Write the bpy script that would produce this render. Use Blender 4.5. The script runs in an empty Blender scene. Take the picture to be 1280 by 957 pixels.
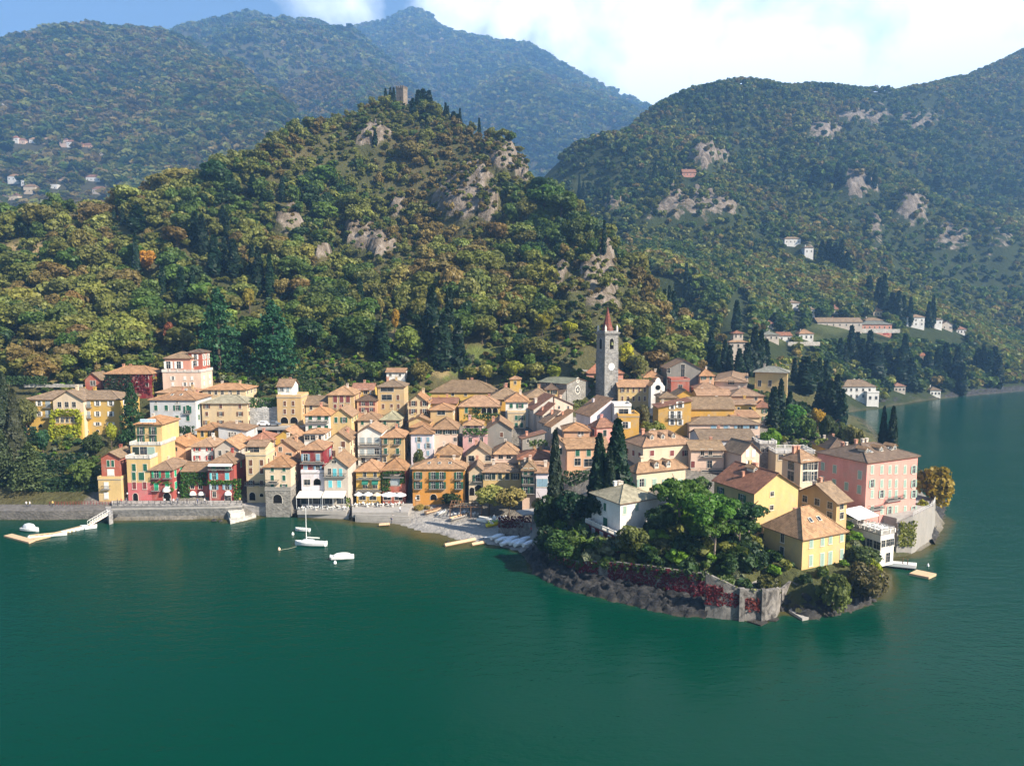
import bpy, math, random
import numpy as np
from mathutils import Vector
SC = bpy.context.scene
COL = SC.collection
random.seed(7)
RNG = np.random.default_rng(11)
R = math.radians
HAZE = 1.85e-4

# ------------------------------------------------------------ camera, sky, sun, exposure
H = 58.0
FPX = 900.0
PITCH = math.atan(88.5 / FPX)
CP, SP = math.cos(PITCH), math.sin(PITCH)
cam_d = bpy.data.cameras.new('camera')
cam_d.sensor_width = 36.0
cam_d.lens = 36.0 * FPX / 1280.0
cam_d.clip_start = 1.0
cam_d.clip_end = 30000.0
cam = bpy.data.objects.new('camera', cam_d)
COL.objects.link(cam)
cam.location = (0, 0, H)
cam.rotation_euler = (R(90) - PITCH, 0, 0)
SC.camera = cam

SUN_AZ = R(120.0)      # clockwise from +Y
SUN_EL = R(36.0)
world = bpy.data.worlds.new('World')
SC.world = world
world.use_nodes = True
wt = world.node_tree
wt.nodes.clear()
def wn(t, **kw):
    n = wt.nodes.new(t)
    for k, v in kw.items():
        setattr(n, k, v)
    return n
w_out = wn('ShaderNodeOutputWorld')
w_sky = wn('ShaderNodeTexSky', sky_type='NISHITA', sun_disc=False, sun_elevation=SUN_EL, sun_rotation=SUN_AZ,
           altitude=200.0, air_density=1.0, dust_density=0.6, ozone_density=0.8)
w_bg = wn('ShaderNodeBackground')
w_bg.inputs['Strength'].default_value = 0.075
w_cl = wn('ShaderNodeBackground')
w_cl.inputs['Color'].default_value = (0.93, 0.95, 0.97, 1)
w_cl.inputs['Strength'].default_value = 1.25
w_mix = wn('ShaderNodeMixShader')
w_tc = wn('ShaderNodeTexCoord')
def wmath(op, a, b=None, c=None, clamp=False):
    n = wn('ShaderNodeMath', operation=op)
    n.use_clamp = clamp
    for i, v in enumerate((a, b, c)):
        if v is None:
            continue
        if isinstance(v, (int, float)):
            n.inputs[i].default_value = v
        else:
            wt.links.new(v, n.inputs[i])
    return n.outputs[0]
w_sep = wn('ShaderNodeSeparateXYZ')
wt.links.new(w_tc.outputs['Generated'], w_sep.inputs[0])
w_n1 = wn('ShaderNodeTexNoise')
w_n1.inputs['Scale'].default_value = 7.0
w_n1.inputs['Detail'].default_value = 9.0
w_n1.inputs['Roughness'].default_value = 0.55
w_n1.inputs['Distortion'].default_value = 0.3
wt.links.new(w_tc.outputs['Generated'], w_n1.inputs['Vector'])
def blob(direction, radius, soft):
    """a cumulus: cloud cover that gathers round one heading in the sky"""
    d = Vector(direction).normalized()
    dp = wn('ShaderNodeVectorMath', operation='DOT_PRODUCT')
    dp.inputs[1].default_value = d
    nrm = wn('ShaderNodeVectorMath', operation='NORMALIZE')
    wt.links.new(w_tc.outputs['Generated'], nrm.inputs[0])
    wt.links.new(nrm.outputs[0], dp.inputs[0])
    ang = wmath('ARCCOSINE', dp.outputs['Value'])
    t = wmath('DIVIDE', wmath('SUBTRACT', radius, ang), soft)
    return wmath('MAXIMUM', wmath('MINIMUM', t, 1.0), -1.0)
def heading(px, py):
    u, v = (px - 640) / FPX, (478.5 - py) / FPX
    return (u, CP + v * SP, -SP + v * CP)
b_main = None
for (px, py, rad, soft) in ((1010, -150, 0.44, 0.2), (1300, 40, 0.42, 0.2), (560, 12, 0.075, 0.05), (425, 2, 0.06, 0.05),
                            (640, 45, 0.06, 0.05), (835, 100, 0.06, 0.05), (700, 70, 0.09, 0.07), (960, 60, 0.2, 0.1)):
    b = blob(heading(px, py), rad, soft)
    b_main = b if b_main is None else wmath('MAXIMUM', b_main, b)
w_cov = wmath('ADD', wmath('MULTIPLY', wmath('SUBTRACT', w_n1.outputs['Fac'], 0.5), 3.0), wmath('MULTIPLY', b_main, 0.85))
w_fac = wmath('MULTIPLY', wmath('ADD', w_cov, 0.15, clamp=True), 0.97)
wt.links.new(w_sky.outputs[0], w_bg.inputs['Color'])
wt.links.new(w_fac, w_mix.inputs[0])
wt.links.new(w_bg.outputs[0], w_mix.inputs[1])
wt.links.new(w_cl.outputs[0], w_mix.inputs[2])
wt.links.new(w_mix.outputs[0], w_out.inputs['Surface'])

sun_d = bpy.data.lights.new('sun', 'SUN')
sun_d.energy = 5.0
sun_d.angle = R(0.53)
sun_d.color = (1.0, 0.90, 0.76)
sun = bpy.data.objects.new('sun', sun_d)
COL.objects.link(sun)
_sd = Vector((math.sin(SUN_AZ) * math.cos(SUN_EL), math.cos(SUN_AZ) * math.cos(SUN_EL), math.sin(SUN_EL)))
sun.rotation_euler = _sd.to_track_quat('Z', 'Y').to_euler()
sun.location = _sd * 300

SC.view_settings.view_transform = 'Standard'
SC.view_settings.look = 'None'
SC.view_settings.exposure = 1.2
SC.view_settings.gamma = 1.0
SC.view_settings.use_curve_mapping = False
SC.render.engine = 'CYCLES'
cy = SC.cycles
cy.use_denoising = True
cy.max_bounces = 6
cy.diffuse_bounces = 2
cy.glossy_bounces = 2
cy.transmission_bounces = 2
cy.volume_bounces = 1
cy.transparent_max_bounces = 4
cy.caustics_reflective = False
cy.caustics_refractive = False
cy.use_adaptive_sampling = True
cy.adaptive_threshold = 0.015

# ------------------------------------------------------------ projection helpers (survey of the place)
def ray(px, py):
    u, v = (px - 640.0) / FPX, (478.5 - py) / FPX
    return np.array((u, CP + v * SP, -SP + v * CP))
def P(px, py, Y):
    d = ray(px, py)
    s = Y / d[1]
    return Vector((d[0] * s, Y, H + d[2] * s))
def onz(px, py, z=0.0):
    d = ray(px, py)
    s = (z - H) / d[2]
    return Vector((d[0] * s, d[1] * s, z))
def zc(Y, z):
    return Y * CP + (H - z) * SP
def X_at(px, Y, z):
    return (px - 640.0) / FPX * zc(Y, z)
def proj(x, y, z):
    c = y * CP + (H - z) * SP
    v = y * SP - (H - z) * CP
    return 640 + FPX * x / c, 478.5 - FPX * v / c
def run_to(x, y, z, c, s, px):
    """length along the ground heading (c, s) from (x, y) until the picture column px"""
    z0 = zc(y, z)
    k = px - 640.0
    return (k * z0 - FPX * x) / (FPX * c - k * s * CP)

# ------------------------------------------------------------ noise
_perm = np.random.default_rng(5).permutation(512)
def _hash(ix, iy):
    return _perm[(_perm[ix & 511] + iy) & 511]
def vnoise(x, y):
    xi = np.floor(x).astype(np.int64); yi = np.floor(y).astype(np.int64)
    fx = x - xi; fy = y - yi
    ux = fx * fx * fx * (fx * (fx * 6 - 15) + 10); uy = fy * fy * fy * (fy * (fy * 6 - 15) + 10)
    def g(ix, iy, dx, dy):
        a = _hash(ix, iy) * (2 * np.pi / 512.0)
        return np.cos(a) * dx + np.sin(a) * dy
    n00 = g(xi, yi, fx, fy); n10 = g(xi + 1, yi, fx - 1, fy)
    n01 = g(xi, yi + 1, fx, fy - 1); n11 = g(xi + 1, yi + 1, fx - 1, fy - 1)
    return (n00 * (1 - ux) + n10 * ux) * (1 - uy) + (n01 * (1 - ux) + n11 * ux) * uy
def fbm(x, y, oct=4, lac=2.03, gain=0.5):
    a, s, t = 1.0, 0.0, 0.0
    x = np.asarray(x, float); y = np.asarray(y, float)
    for i in range(oct):
        s = s + a * vnoise(x + 17.3 * i, y - 9.1 * i)
        x = x * lac; y = y * lac; a *= gain
    return s
def ridged(x, y, oct=4):
    a, s = 1.0, 0.0
    x = np.asarray(x, float); y = np.asarray(y, float)
    for i in range(oct):
        s = s + a * (1 - 2.2 * np.abs(vnoise(x + 31.7 * i, y + 3.3 * i)))
        x = x * 2.1; y = y * 2.1; a *= 0.5
    return s
def smooth(a, b, x):
    t = np.clip((x - a) / (b - a), 0, 1)
    return t * t * (3 - 2 * t)

class TPS:
    def __init__(self, pts, lam=1e-3):
        pts = np.array(pts, float)
        self.c = pts[:, :2].mean(0); self.s = np.ptp(pts[:, :2], axis=0).max()
        q = (pts[:, :2] - self.c) / self.s
        self.q = q
        n = len(q)
        K = self._k(q, q) + lam * np.eye(n)
        Pm = np.hstack([np.ones((n, 1)), q])
        A = np.zeros((n + 3, n + 3)); A[:n, :n] = K; A[:n, n:] = Pm; A[n:, :n] = Pm.T
        b = np.zeros(n + 3); b[:n] = pts[:, 2]
        self.w = np.linalg.solve(A, b)
    def _k(self, a, b):
        d2 = ((a[:, None, :] - b[None, :, :]) ** 2).sum(-1)
        return 0.5 * d2 * np.log(d2 + 1e-12)
    def __call__(self, x, y):
        shp = np.shape(x)
        q = (np.stack([np.ravel(x), np.ravel(y)], 1) - self.c) / self.s
        out = np.empty(len(q))
        for i in range(0, len(q), 40000):
            k = self._k(q[i:i + 40000], self.q)
            out[i:i + 40000] = k @ self.w[:-3] + self.w[-3] + q[i:i + 40000] @ self.w[-2:]
        return out.reshape(shp)

def sdist(poly, x, y):
    """signed distance to a polygon, positive inside"""
    poly = np.array(poly, float)
    X = np.ravel(x); Y = np.ravel(y)
    d = np.full(X.shape, 1e18); ins = np.zeros(X.shape, bool)
    for i in range(len(poly)):
        a = poly[i]; b = poly[(i + 1) % len(poly)]
        e = b - a; l2 = (e ** 2).sum() + 1e-9
        t = np.clip(((X - a[0]) * e[0] + (Y - a[1]) * e[1]) / l2, 0, 1)
        d = np.minimum(d, (X - a[0] - t * e[0]) ** 2 + (Y - a[1] - t * e[1]) ** 2)
        c = ((a[1] > Y) != (b[1] > Y))
        xx = a[0] + (Y - a[1]) / (b[1] - a[1] + 1e-12) * e[0]
        ins ^= c & (X < xx)
    d = np.sqrt(d)
    return np.where(ins, d, -d).reshape(np.shape(x))

# ------------------------------------------------------------ materials
MATS = {}
class NT:
    """small node-tree writer"""
    def __init__(self, name):
        self.m = bpy.data.materials.new(name)
        self.m.use_nodes = True
        self.t = self.m.node_tree
        self.t.nodes.clear()
        self.out = self.t.nodes.new('ShaderNodeOutputMaterial')
        MATS[name] = self.m
    def n(self, typ, inp=None, **kw):
        nd = self.t.nodes.new(typ)
        for k, v in kw.items():
            setattr(nd, k, v)
        for k, v in (inp or {}).items():
            self.set(nd.inputs[k], v)
        return nd
    def set(self, sock, v):
        if hasattr(v, 'is_output') or isinstance(v, bpy.types.NodeSocket):
            self.t.links.new(v, sock)
        else:
            if isinstance(v, tuple) and len(v) == 3 and sock.type == 'RGBA':
                v = (*v, 1.0)
            sock.default_value = v
    def math(self, op, a, b=0.0, clamp=False):
        nd = self.t.nodes.new('ShaderNodeMath'); nd.operation = op; nd.use_clamp = clamp
        self.set(nd.inputs[0], a); self.set(nd.inputs[1], b)
        return nd.outputs[0]
    def mix(self, f, a, b, blend='MIX'):
        nd = self.t.nodes.new('ShaderNodeMix'); nd.data_type = 'RGBA'; nd.blend_type = blend
        self.set(nd.inputs['Factor'], f); self.set(nd.inputs['A'], a); self.set(nd.inputs['B'], b)
        return nd.outputs['Result']
    def ramp(self, f, *stops):
        nd = self.t.nodes.new('ShaderNodeValToRGB')
        el = nd.color_ramp.elements
        while len(el) < len(stops):
            el.new(0.5)
        for e, (p, c) in zip(el, stops):
            e.position = p; e.color = (*c, 1) if len(c) == 3 else c
        self.set(nd.inputs[0], f)
        return nd.outputs[0]
    def noise(self, scale, detail=4, rough=0.5, vec=None, dist=0.0):
        nd = self.t.nodes.new('ShaderNodeTexNoise')
        nd.inputs['Scale'].default_value = scale; nd.inputs['Detail'].default_value = detail
        nd.inputs['Roughness'].default_value = rough; nd.inputs['Distortion'].default_value = dist
        if vec is not None:
            self.t.links.new(vec, nd.inputs['Vector'])
        return nd.outputs['Fac']
    def coord(self, which='Object', scale=(1, 1, 1)):
        tc = self.t.nodes.new('ShaderNodeTexCoord')
        mp = self.t.nodes.new('ShaderNodeMapping')
        mp.inputs['Scale'].default_value = scale
        self.t.links.new(tc.outputs[which], mp.inputs['Vector'])
        return mp.outputs[0]
    def wpos(self, scale=(1, 1, 1)):
        g = self.t.nodes.new('ShaderNodeNewGeometry')
        mp = self.t.nodes.new('ShaderNodeMapping')
        mp.inputs['Scale'].default_value = scale
        self.t.links.new(g.outputs['Position'], mp.inputs['Vector'])
        return mp.outputs[0]
    def attr(self, name):
        a = self.t.nodes.new('ShaderNodeAttribute'); a.attribute_name = name
        return a
    def ocol(self):
        return self.t.nodes.new('ShaderNodeObjectInfo').outputs['Color']
    def bsdf(self, color, rough=0.8, spec=0.3, normal=None, metal=0.0, **kw):
        b = self.t.nodes.new('ShaderNodeBsdfPrincipled')
        self.set(b.inputs['Base Color'], color); self.set(b.inputs['Roughness'], rough)
        b.inputs['Specular IOR Level'].default_value = spec
        b.inputs['Metallic'].default_value = metal
        if normal is not None:
            self.t.links.new(normal, b.inputs['Normal'])
        for k, v in kw.items():
            self.set(b.inputs[k], v)
        return b.outputs[0]
    def bump(self, h, strength=0.5, dist=0.1):
        b = self.t.nodes.new('ShaderNodeBump')
        b.inputs['Strength'].default_value = strength; b.inputs['Distance'].default_value = dist
        self.set(b.inputs['Height'], h)
        return b.outputs[0]
    def done(self, sh):
        self.t.links.new(sh, self.out.inputs['Surface'])
        return self.m

def hsv_jit(n, col, f, amt):
    """brightness mottling by factor socket f"""
    v = n.math('ADD', n.math('MULTIPLY', f, amt), 1.0 - amt * 0.5)
    comb = n.n('ShaderNodeCombineXYZ', {0: v, 1: v, 2: v}).outputs[0]
    return n.mix(1.0, col, comb, 'MULTIPLY')

# plaster: the wall colour is the object's own colour
n = NT('plaster')
c = n.ocol()
w = n.wpos((1, 1, 0.35))
st = n.noise(0.55, 5, 0.6, w)
fine = n.noise(2.6, 3, 0.6, n.wpos())
c = hsv_jit(n, c, st, 0.5)
c = hsv_jit(n, c, fine, 0.25)
blot = n.ramp(n.noise(0.33, 6, 0.68, n.wpos((1, 1, 0.6))), (0.50, (0, 0, 0)), (0.70, (1, 1, 1)))
c = n.mix(n.math('MULTIPLY', blot, 0.5), c, (0.36, 0.31, 0.25))
n.done(n.bsdf(c, 0.9, 0.15, n.bump(fine, 0.3, 0.05)))

n = NT('stone')
c = n.ocol()
vor = n.n('ShaderNodeTexVoronoi', {'Vector': n.wpos((1, 1, 1.7)), 'Scale': 1.5})
c = hsv_jit(n, c, n.n('ShaderNodeSeparateColor', {0: vor.outputs['Color']}).outputs[0], .5)
big = n.noise(0.35, 5, 0.65, n.wpos())
c = hsv_jit(n, c, big, .8)
n.done(n.bsdf(c, 0.92, 0.15, n.bump(vor.outputs['Distance'], 0.6, 0.15)))

n = NT('roof_tile')
c = n.ocol()
cell = n.n('ShaderNodeTexVoronoi', {'Vector': n.coord('Object'), 'Scale': 1.7})
f1 = n.noise(0.45, 5, 0.65, n.wpos())
f2 = n.noise(3.0, 3, 0.7, n.wpos())
c = hsv_jit(n, c, n.n('ShaderNodeSeparateColor', {0: cell.outputs['Color']}).outputs[0], 0.42)
c = hsv_jit(n, c, f1, 0.95)
c = hsv_jit(n, c, f2, 0.35)
lich = n.ramp(n.noise(0.7, 6, 0.7, n.wpos()), (0.57, (0, 0, 0)), (0.73, (1, 1, 1)))
c = n.mix(n.math('MULTIPLY', lich, 0.65), c, (0.20, 0.165, 0.125))
uv = n.n('ShaderNodeTexCoord').outputs['UV']
wv = n.n('ShaderNodeTexWave', {'Vector': uv, 'Scale': 0.9, 'Distortion': 0.6, 'Detail': 1.0}, wave_type='BANDS', bands_direction='X')
n.done(n.bsdf(c, 0.85, 0.2, n.bump(n.math('ADD', wv.outputs['Fac'], f2), 0.55, 0.12)))

def simple(name, col, rough=0.7, spec=0.3, metal=0.0, jit=0.25, scale=2.0):
    n = NT(name)
    cc = n.ocol() if col is None else n.n('ShaderNodeRGB').outputs[0]
    if col is not None:
        cc.default_value = (*col, 1)
    cc = hsv_jit(n, cc, n.noise(scale, 4, 0.6, n.wpos()), jit)
    n.done(n.bsdf(cc, rough, spec, metal=metal))
simple('painted', None, 0.6, 0.3)
simple('trim', (0.62, 0.58, 0.50), 0.85, 0.15)
simple('iron', (0.035, 0.033, 0.03), 0.5, 0.4)
simple('wood', (0.16, 0.09, 0.05), 0.75, 0.2, jit=0.6, scale=3)
simple('plank', (0.50, 0.34, 0.21), 0.8, 0.15, jit=0.45, scale=2.2)
simple('hull_white', (0.68, 0.68, 0.66), 0.28, 0.5, jit=0.08)
simple('canvas', (0.78, 0.75, 0.68), 0.9, 0.1, jit=0.2)
simple('skin', (0.45, 0.27, 0.19), 0.6)
simple('concrete', (0.31, 0.29, 0.265), 0.9, 0.15, jit=0.6, scale=0.8)
simple('bark', (0.10, 0.075, 0.055), 0.95, 0.05, jit=0.6, scale=3)
simple('bark_pale', (0.24, 0.19, 0.16), 0.95, 0.05, jit=0.6, scale=3)
simple('rope', (0.5, 0.45, 0.35), 0.9)
n = NT('glass_pane')
f = n.noise(0.8, 2, 0.5, n.wpos())
n.done(n.bsdf(n.ramp(f, (0.35, (0.008, 0.011, 0.014)), (0.7, (0.045, 0.055, 0.065))), 0.12, 0.5))
n = NT('boat_glass'); n.done(n.bsdf((0.02, 0.03, 0.04), 0.1, 0.6))
n = NT('opening_shade'); n.done(n.bsdf((0.012, 0.011, 0.010), 0.95, 0.05))  # flat near-black colour standing in for the shade inside arches and slits

# foliage: colour comes from the object (single trees) or from the plant's own attribute (woods)
def foliage(name, from_attr):
    n = NT(name)
    c = n.attr('tint').outputs['Color'] if from_attr else n.ocol()
    if not from_attr:
        c = n.mix(1.0, c, n.attr('leaf').outputs['Color'], 'MULTIPLY')
    f = n.noise(0.55, 3, 0.6, n.wpos())
    c = hsv_jit(n, c, f, 0.55)
    d = n.n('ShaderNodeBsdfDiffuse', {'Color': c}).outputs[0]
    tr = n.n('ShaderNodeBsdfTranslucent', {'Color': n.mix(1.0, c, (1.25, 1.3, 0.55), 'MULTIPLY')}).outputs[0]
    gl = n.n('ShaderNodeBsdfGlossy', {'Color': (0.6, 0.62, 0.6), 'Roughness': 0.5}).outputs[0]
    m1 = n.n('ShaderNodeMixShader', {0: 0.32, 1: d, 2: tr}).outputs[0]
    n.done(n.n('ShaderNodeMixShader', {0: 0.018, 1: m1, 2: gl}).outputs[0])
foliage('foliage', False)
foliage('foliage_wood', True)

# ground of the land: colour of soil, rock, beach, turf per place
n = NT('ground')
a = n.attr('soil').outputs['Color']
c = hsv_jit(n, a, n.noise(0.09, 6, 0.65, n.wpos()), 0.9)
c = hsv_jit(n, c, n.noise(0.9, 5, 0.65, n.wpos()), 0.5)
rk = n.attr('rock').outputs['Fac']
cr = n.noise(0.12, 8, 0.72, n.wpos((1, 1, 0.45)), 1.2)
rc = n.ramp(cr, (0.32, (0.06, 0.05, 0.038)), (0.48, (0.17, 0.135, 0.10)), (0.66, (0.33, 0.28, 0.235)))
edge = n.noise(0.10, 5, 0.6, n.wpos())
rm = n.ramp(n.math('ADD', rk, n.math('MULTIPLY', n.math('SUBTRACT', edge, 0.5), 1.3)), (0.40, (0, 0, 0)), (0.56, (1, 1, 1)))
c = n.mix(rm, c, rc)
n.done(n.bsdf(c, 0.95, 0.1, n.bump(n.math('ADD', n.noise(0.35, 7, 0.65, n.wpos()), n.math('MULTIPLY', cr, rk)), 1.0, 2.0)))

n = NT('shore_rock')
w = n.wpos((1, 1, 1.6))
f = n.noise(0.30, 8, 0.7, w, 1.5)
c = n.ramp(f, (0.34, (0.014, 0.014, 0.015)), (0.55, (0.038, 0.037, 0.037)), (0.78, (0.125, 0.118, 0.11)))
z = n.n('ShaderNodeSeparateXYZ', {0: n.wpos()}).outputs[2]
wet = n.ramp(n.math('ADD', n.math('MULTIPLY', z, 0.5), n.math('MULTIPLY', f, 0.8)), (0.35, (1, 1, 1)), (0.75, (0, 0, 0)))
c = n.mix(n.math('MULTIPLY', wet, 0.75), c, (0.06, 0.052, 0.04))
n.done(n.bsdf(c, 0.85, 0.25, n.bump(f, 1.0, 0.8)))

n = NT('ivy_wall')           # old bastion masonry
w = n.wpos((1, 1, 1))
f = n.noise(0.55, 8, 0.7, w, 0.8)
c = n.ramp(f, (0.36, (0.05, 0.046, 0.043)), (0.52, (0.18, 0.165, 0.15)), (0.70, (0.30, 0.275, 0.25)))
n.done(n.bsdf(c, 0.92, 0.15, n.bump(f, 0.8, 0.25)))

n = NT('lake')
dep = n.attr('depth').outputs['Fac']
sh = n.ramp(n.math('ADD', dep, n.math('MULTIPLY', n.math('SUBTRACT', n.noise(0.12, 5, 0.65, n.wpos()), 0.5), 0.38)),
            (0.0, (0.075, 0.064, 0.026)), (0.16, (0.048, 0.048, 0.016)), (0.32, (0.006, 0.038, 0.020)), (0.75, (0.0, 0.031, 0.018)))
w1 = n.noise(0.40, 3, 0.55, n.wpos((0.7, 1.4, 1)), 0.3)
w2 = n.noise(1.5, 3, 0.6, n.wpos((0.8, 1.3, 1)), 0.2)
w3 = n.noise(0.028, 4, 0.5, n.wpos((0.6, 1.5, 1)))
hgt = n.math('ADD', n.math('MULTIPLY', w1, 0.7), n.math('MULTIPLY', w2, 0.30))
hgt = n.math('MULTIPLY', hgt, n.math('ADD', -0.15, n.math('MULTIPLY', w3, 2.3)))
n.done(n.bsdf(sh, 0.12, 0.07, n.bump(hgt, 0.75, 0.26), IOR=1.33))

# ------------------------------------------------------------ mesh writing
class MB:
    def __init__(self):
        self.v = []; self.f = []; self.mi = []; self.uv = []
    def face(self, pts, mi=0, uv=None):
        i = len(self.v)
        self.v.extend([tuple(p) for p in pts])
        self.f.append(tuple(range(i, i + len(pts)))); self.mi.append(mi)
        self.uv.extend(uv if uv else [(0, 0)] * len(pts))
    def box(self, x0, y0, z0, x1, y1, z1, mi=0, skip=''):
        a = [(x0, y0, z0), (x1, y0, z0), (x1, y1, z0), (x0, y1, z0), (x0, y0, z1), (x1, y0, z1), (x1, y1, z1), (x0, y1, z1)]
        for k, q in (('b', (3, 2, 1, 0)), ('t', (4, 5, 6, 7)), ('f', (0, 1, 5, 4)), ('r', (1, 2, 6, 5)), ('k', (2, 3, 7, 6)), ('l', (3, 0, 4, 7))):
            if k not in skip:
                self.face([a[j] for j in q], mi)
    def prism(self, poly, z0, z1, mi=0, top=True, bottom=True):
        n = len(poly)
        for i in range(n):
            a, b = poly[i], poly[(i + 1) % n]
            self.face([(a[0], a[1], z0), (b[0], b[1], z0), (b[0], b[1], z1), (a[0], a[1], z1)], mi)
        if top:
            self.face([(p[0], p[1], z1) for p in poly], mi)
        if bottom:
            self.face([(p[0], p[1], z0) for p in reversed(poly)], mi)
    def tube(self, pts, radii, seg=6, mi=0, cap=True):
        pts = [Vector(p) for p in pts]
        rings = []
        for i, p in enumerate(pts):
            t = (pts[min(i + 1, len(pts) - 1)] - pts[max(i - 1, 0)])
            if t.length < 1e-6:
                t = Vector((0, 0, 1))
            t.normalize()
            a = t.cross(Vector((1, 0, 0)) if abs(t.x) < 0.8 else Vector((0, 1, 0))).normalized()
            b = t.cross(a)
            r = radii[i] if isinstance(radii, (list, tuple)) else radii
            rings.append([p + (a * math.cos(k * 2 * math.pi / seg) + b * math.sin(k * 2 * math.pi / seg)) * r for k in range(seg)])
        for r0, r1 in zip(rings, rings[1:]):
            for k in range(seg):
                self.face([r0[k], r0[(k + 1) % seg], r1[(k + 1) % seg], r1[k]], mi)
        if cap:
            self.face(list(reversed(rings[0])), mi); self.face(rings[-1], mi)
    def lathe(self, prof, seg=10, mi=0, cx=0, cy=0):
        rr = [[(cx + r * math.cos(k * 2 * math.pi / seg), cy + r * math.sin(k * 2 * math.pi / seg), z) for k in range(seg)] for r, z in prof]
        for a, b in zip(rr, rr[1:]):
            for k in range(seg):
                self.face([a[k], a[(k + 1) % seg], b[(k + 1) % seg], b[k]], mi)
        self.face(list(reversed(rr[0])), mi); self.face(rr[-1], mi)
    def mesh(self, name, mats, smooth_=False, weld=False):
        me = bpy.data.meshes.new(name)
        v, f = self.v, self.f
        me.from_pydata(v, [], f)
        for m in (mats if isinstance(mats, (list, tuple)) else [mats]):
            me.materials.append(MATS[m])
        if len(set(self.mi)) > 1:
            me.polygons.foreach_set('material_index', self.mi)
        uvl = me.uv_layers.new(name='UVMap')
        uvl.data.foreach_set('uv', np.array(self.uv, np.float32).ravel())
        if smooth_:
            me.polygons.foreach_set('use_smooth', [True] * len(f))
        me.update()
        return me

def link(name, data, parent=None, color=None, loc=None, rot=None):
    o = bpy.data.objects.new(name, data)
    COL.objects.link(o)
    if parent is not None:
        o.parent = parent
    if color is not None:
        o.color = (*color, 1.0)
    if loc is not None:
        o.location = loc
    if rot is not None:
        o.rotation_euler = rot
    return o
def tag(o, label=None, cat=None, group=None, kind=None):
    if label: o['label'] = label
    if cat: o['category'] = cat
    if group: o['group'] = group
    if kind: o['kind'] = kind
    return o
def thing(name, label, cat, loc, rz=0.0, group=None):
    o = link(name, None, loc=loc, rot=(0, 0, rz))
    o.empty_display_size = 0.3
    return tag(o, label, cat, group)
def raw_mesh(name, verts, faces, mats, smooth_=False, attrs=None):
    """numpy quads or tris"""
    me = bpy.data.meshes.new(name)
    verts = np.asarray(verts, np.float32); faces = np.asarray(faces, np.int32)
    k = faces.shape[1]
    me.vertices.add(len(verts)); me.vertices.foreach_set('co', verts.ravel())
    me.loops.add(faces.size); me.loops.foreach_set('vertex_index', faces.ravel())
    me.polygons.add(len(faces))
    me.polygons.foreach_set('loop_start', np.arange(0, faces.size, k, dtype=np.int32))
    me.polygons.foreach_set('loop_total', np.full(len(faces), k, np.int32))
    if smooth_:
        me.polygons.foreach_set('use_smooth', np.ones(len(faces), bool))
    for m in (mats if isinstance(mats, (list, tuple)) else [mats]):
        me.materials.append(MATS[m])
    for an, (typ, arr) in (attrs or {}).items():
        at = me.attributes.new(an, typ, 'POINT')
        if typ == 'FLOAT':
            at.data.foreach_set('value', np.asarray(arr, np.float32).ravel())
        else:
            arr = np.asarray(arr, np.float32)
            if arr.shape[1] == 3:
                arr = np.hstack([arr, np.ones((len(arr), 1), np.float32)])
            at.data.foreach_set('color', arr.ravel())
    me.update()
    me.validate()
    return me
# ------------------------------------------------------------ shoreline and land
def shore_pts():
    px = [(-400, 640), (-120, 646), (0, 647.5), (60, 647.5), (100, 646), (128, 647), (140, 651), (282, 648), (288, 652), (318, 648), (324, 640), (330, 641),
          (364, 642), (376, 642.5), (405, 643.5), (440, 647), (480, 653), (500, 657), (530, 666), (548, 668), (566, 675), (590, 677), (612, 681), (640, 688), (660, 694),
          (666, 706), (666, 715), (688, 725), (710, 735), (750, 745), (790, 754), (826, 763), (863, 769), (881, 770.5), (927, 775), (955, 776), (971, 772), (975, 762),
          (986, 760), (996, 770), (1011, 772), (1030, 768), (1056, 763), (1084, 754), (1103, 738), (1106, 728), (1098, 712), (1103, 698), (1118, 695), (1139, 693), (1164, 678)]
    out = [tuple(onz(*p)[:2]) for p in px]
    for p, Y in ((1172, 184), (1180, 194), (1160, 212), (1130, 236), (1106, 270), (1094, 330), (1074, 390)):
        out.append((X_at(p, Y, 0), Y))
    for p in ((1050, 516), (1075, 513), (1100, 510), (1150, 501), (1200, 495), (1280, 488), (1400, 481), (1700, 472)):
        out.append(tuple(onz(*p)[:2]))
    return out
SHORE = shore_pts()
LAND = SHORE + [(3000, 1100), (3000, 7000), (-4000, 7000), (-4000, 260), (-900, 230)]
BX0, BX1 = X_at(374, 200, 0), X_at(664, 165, 0)

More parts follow.
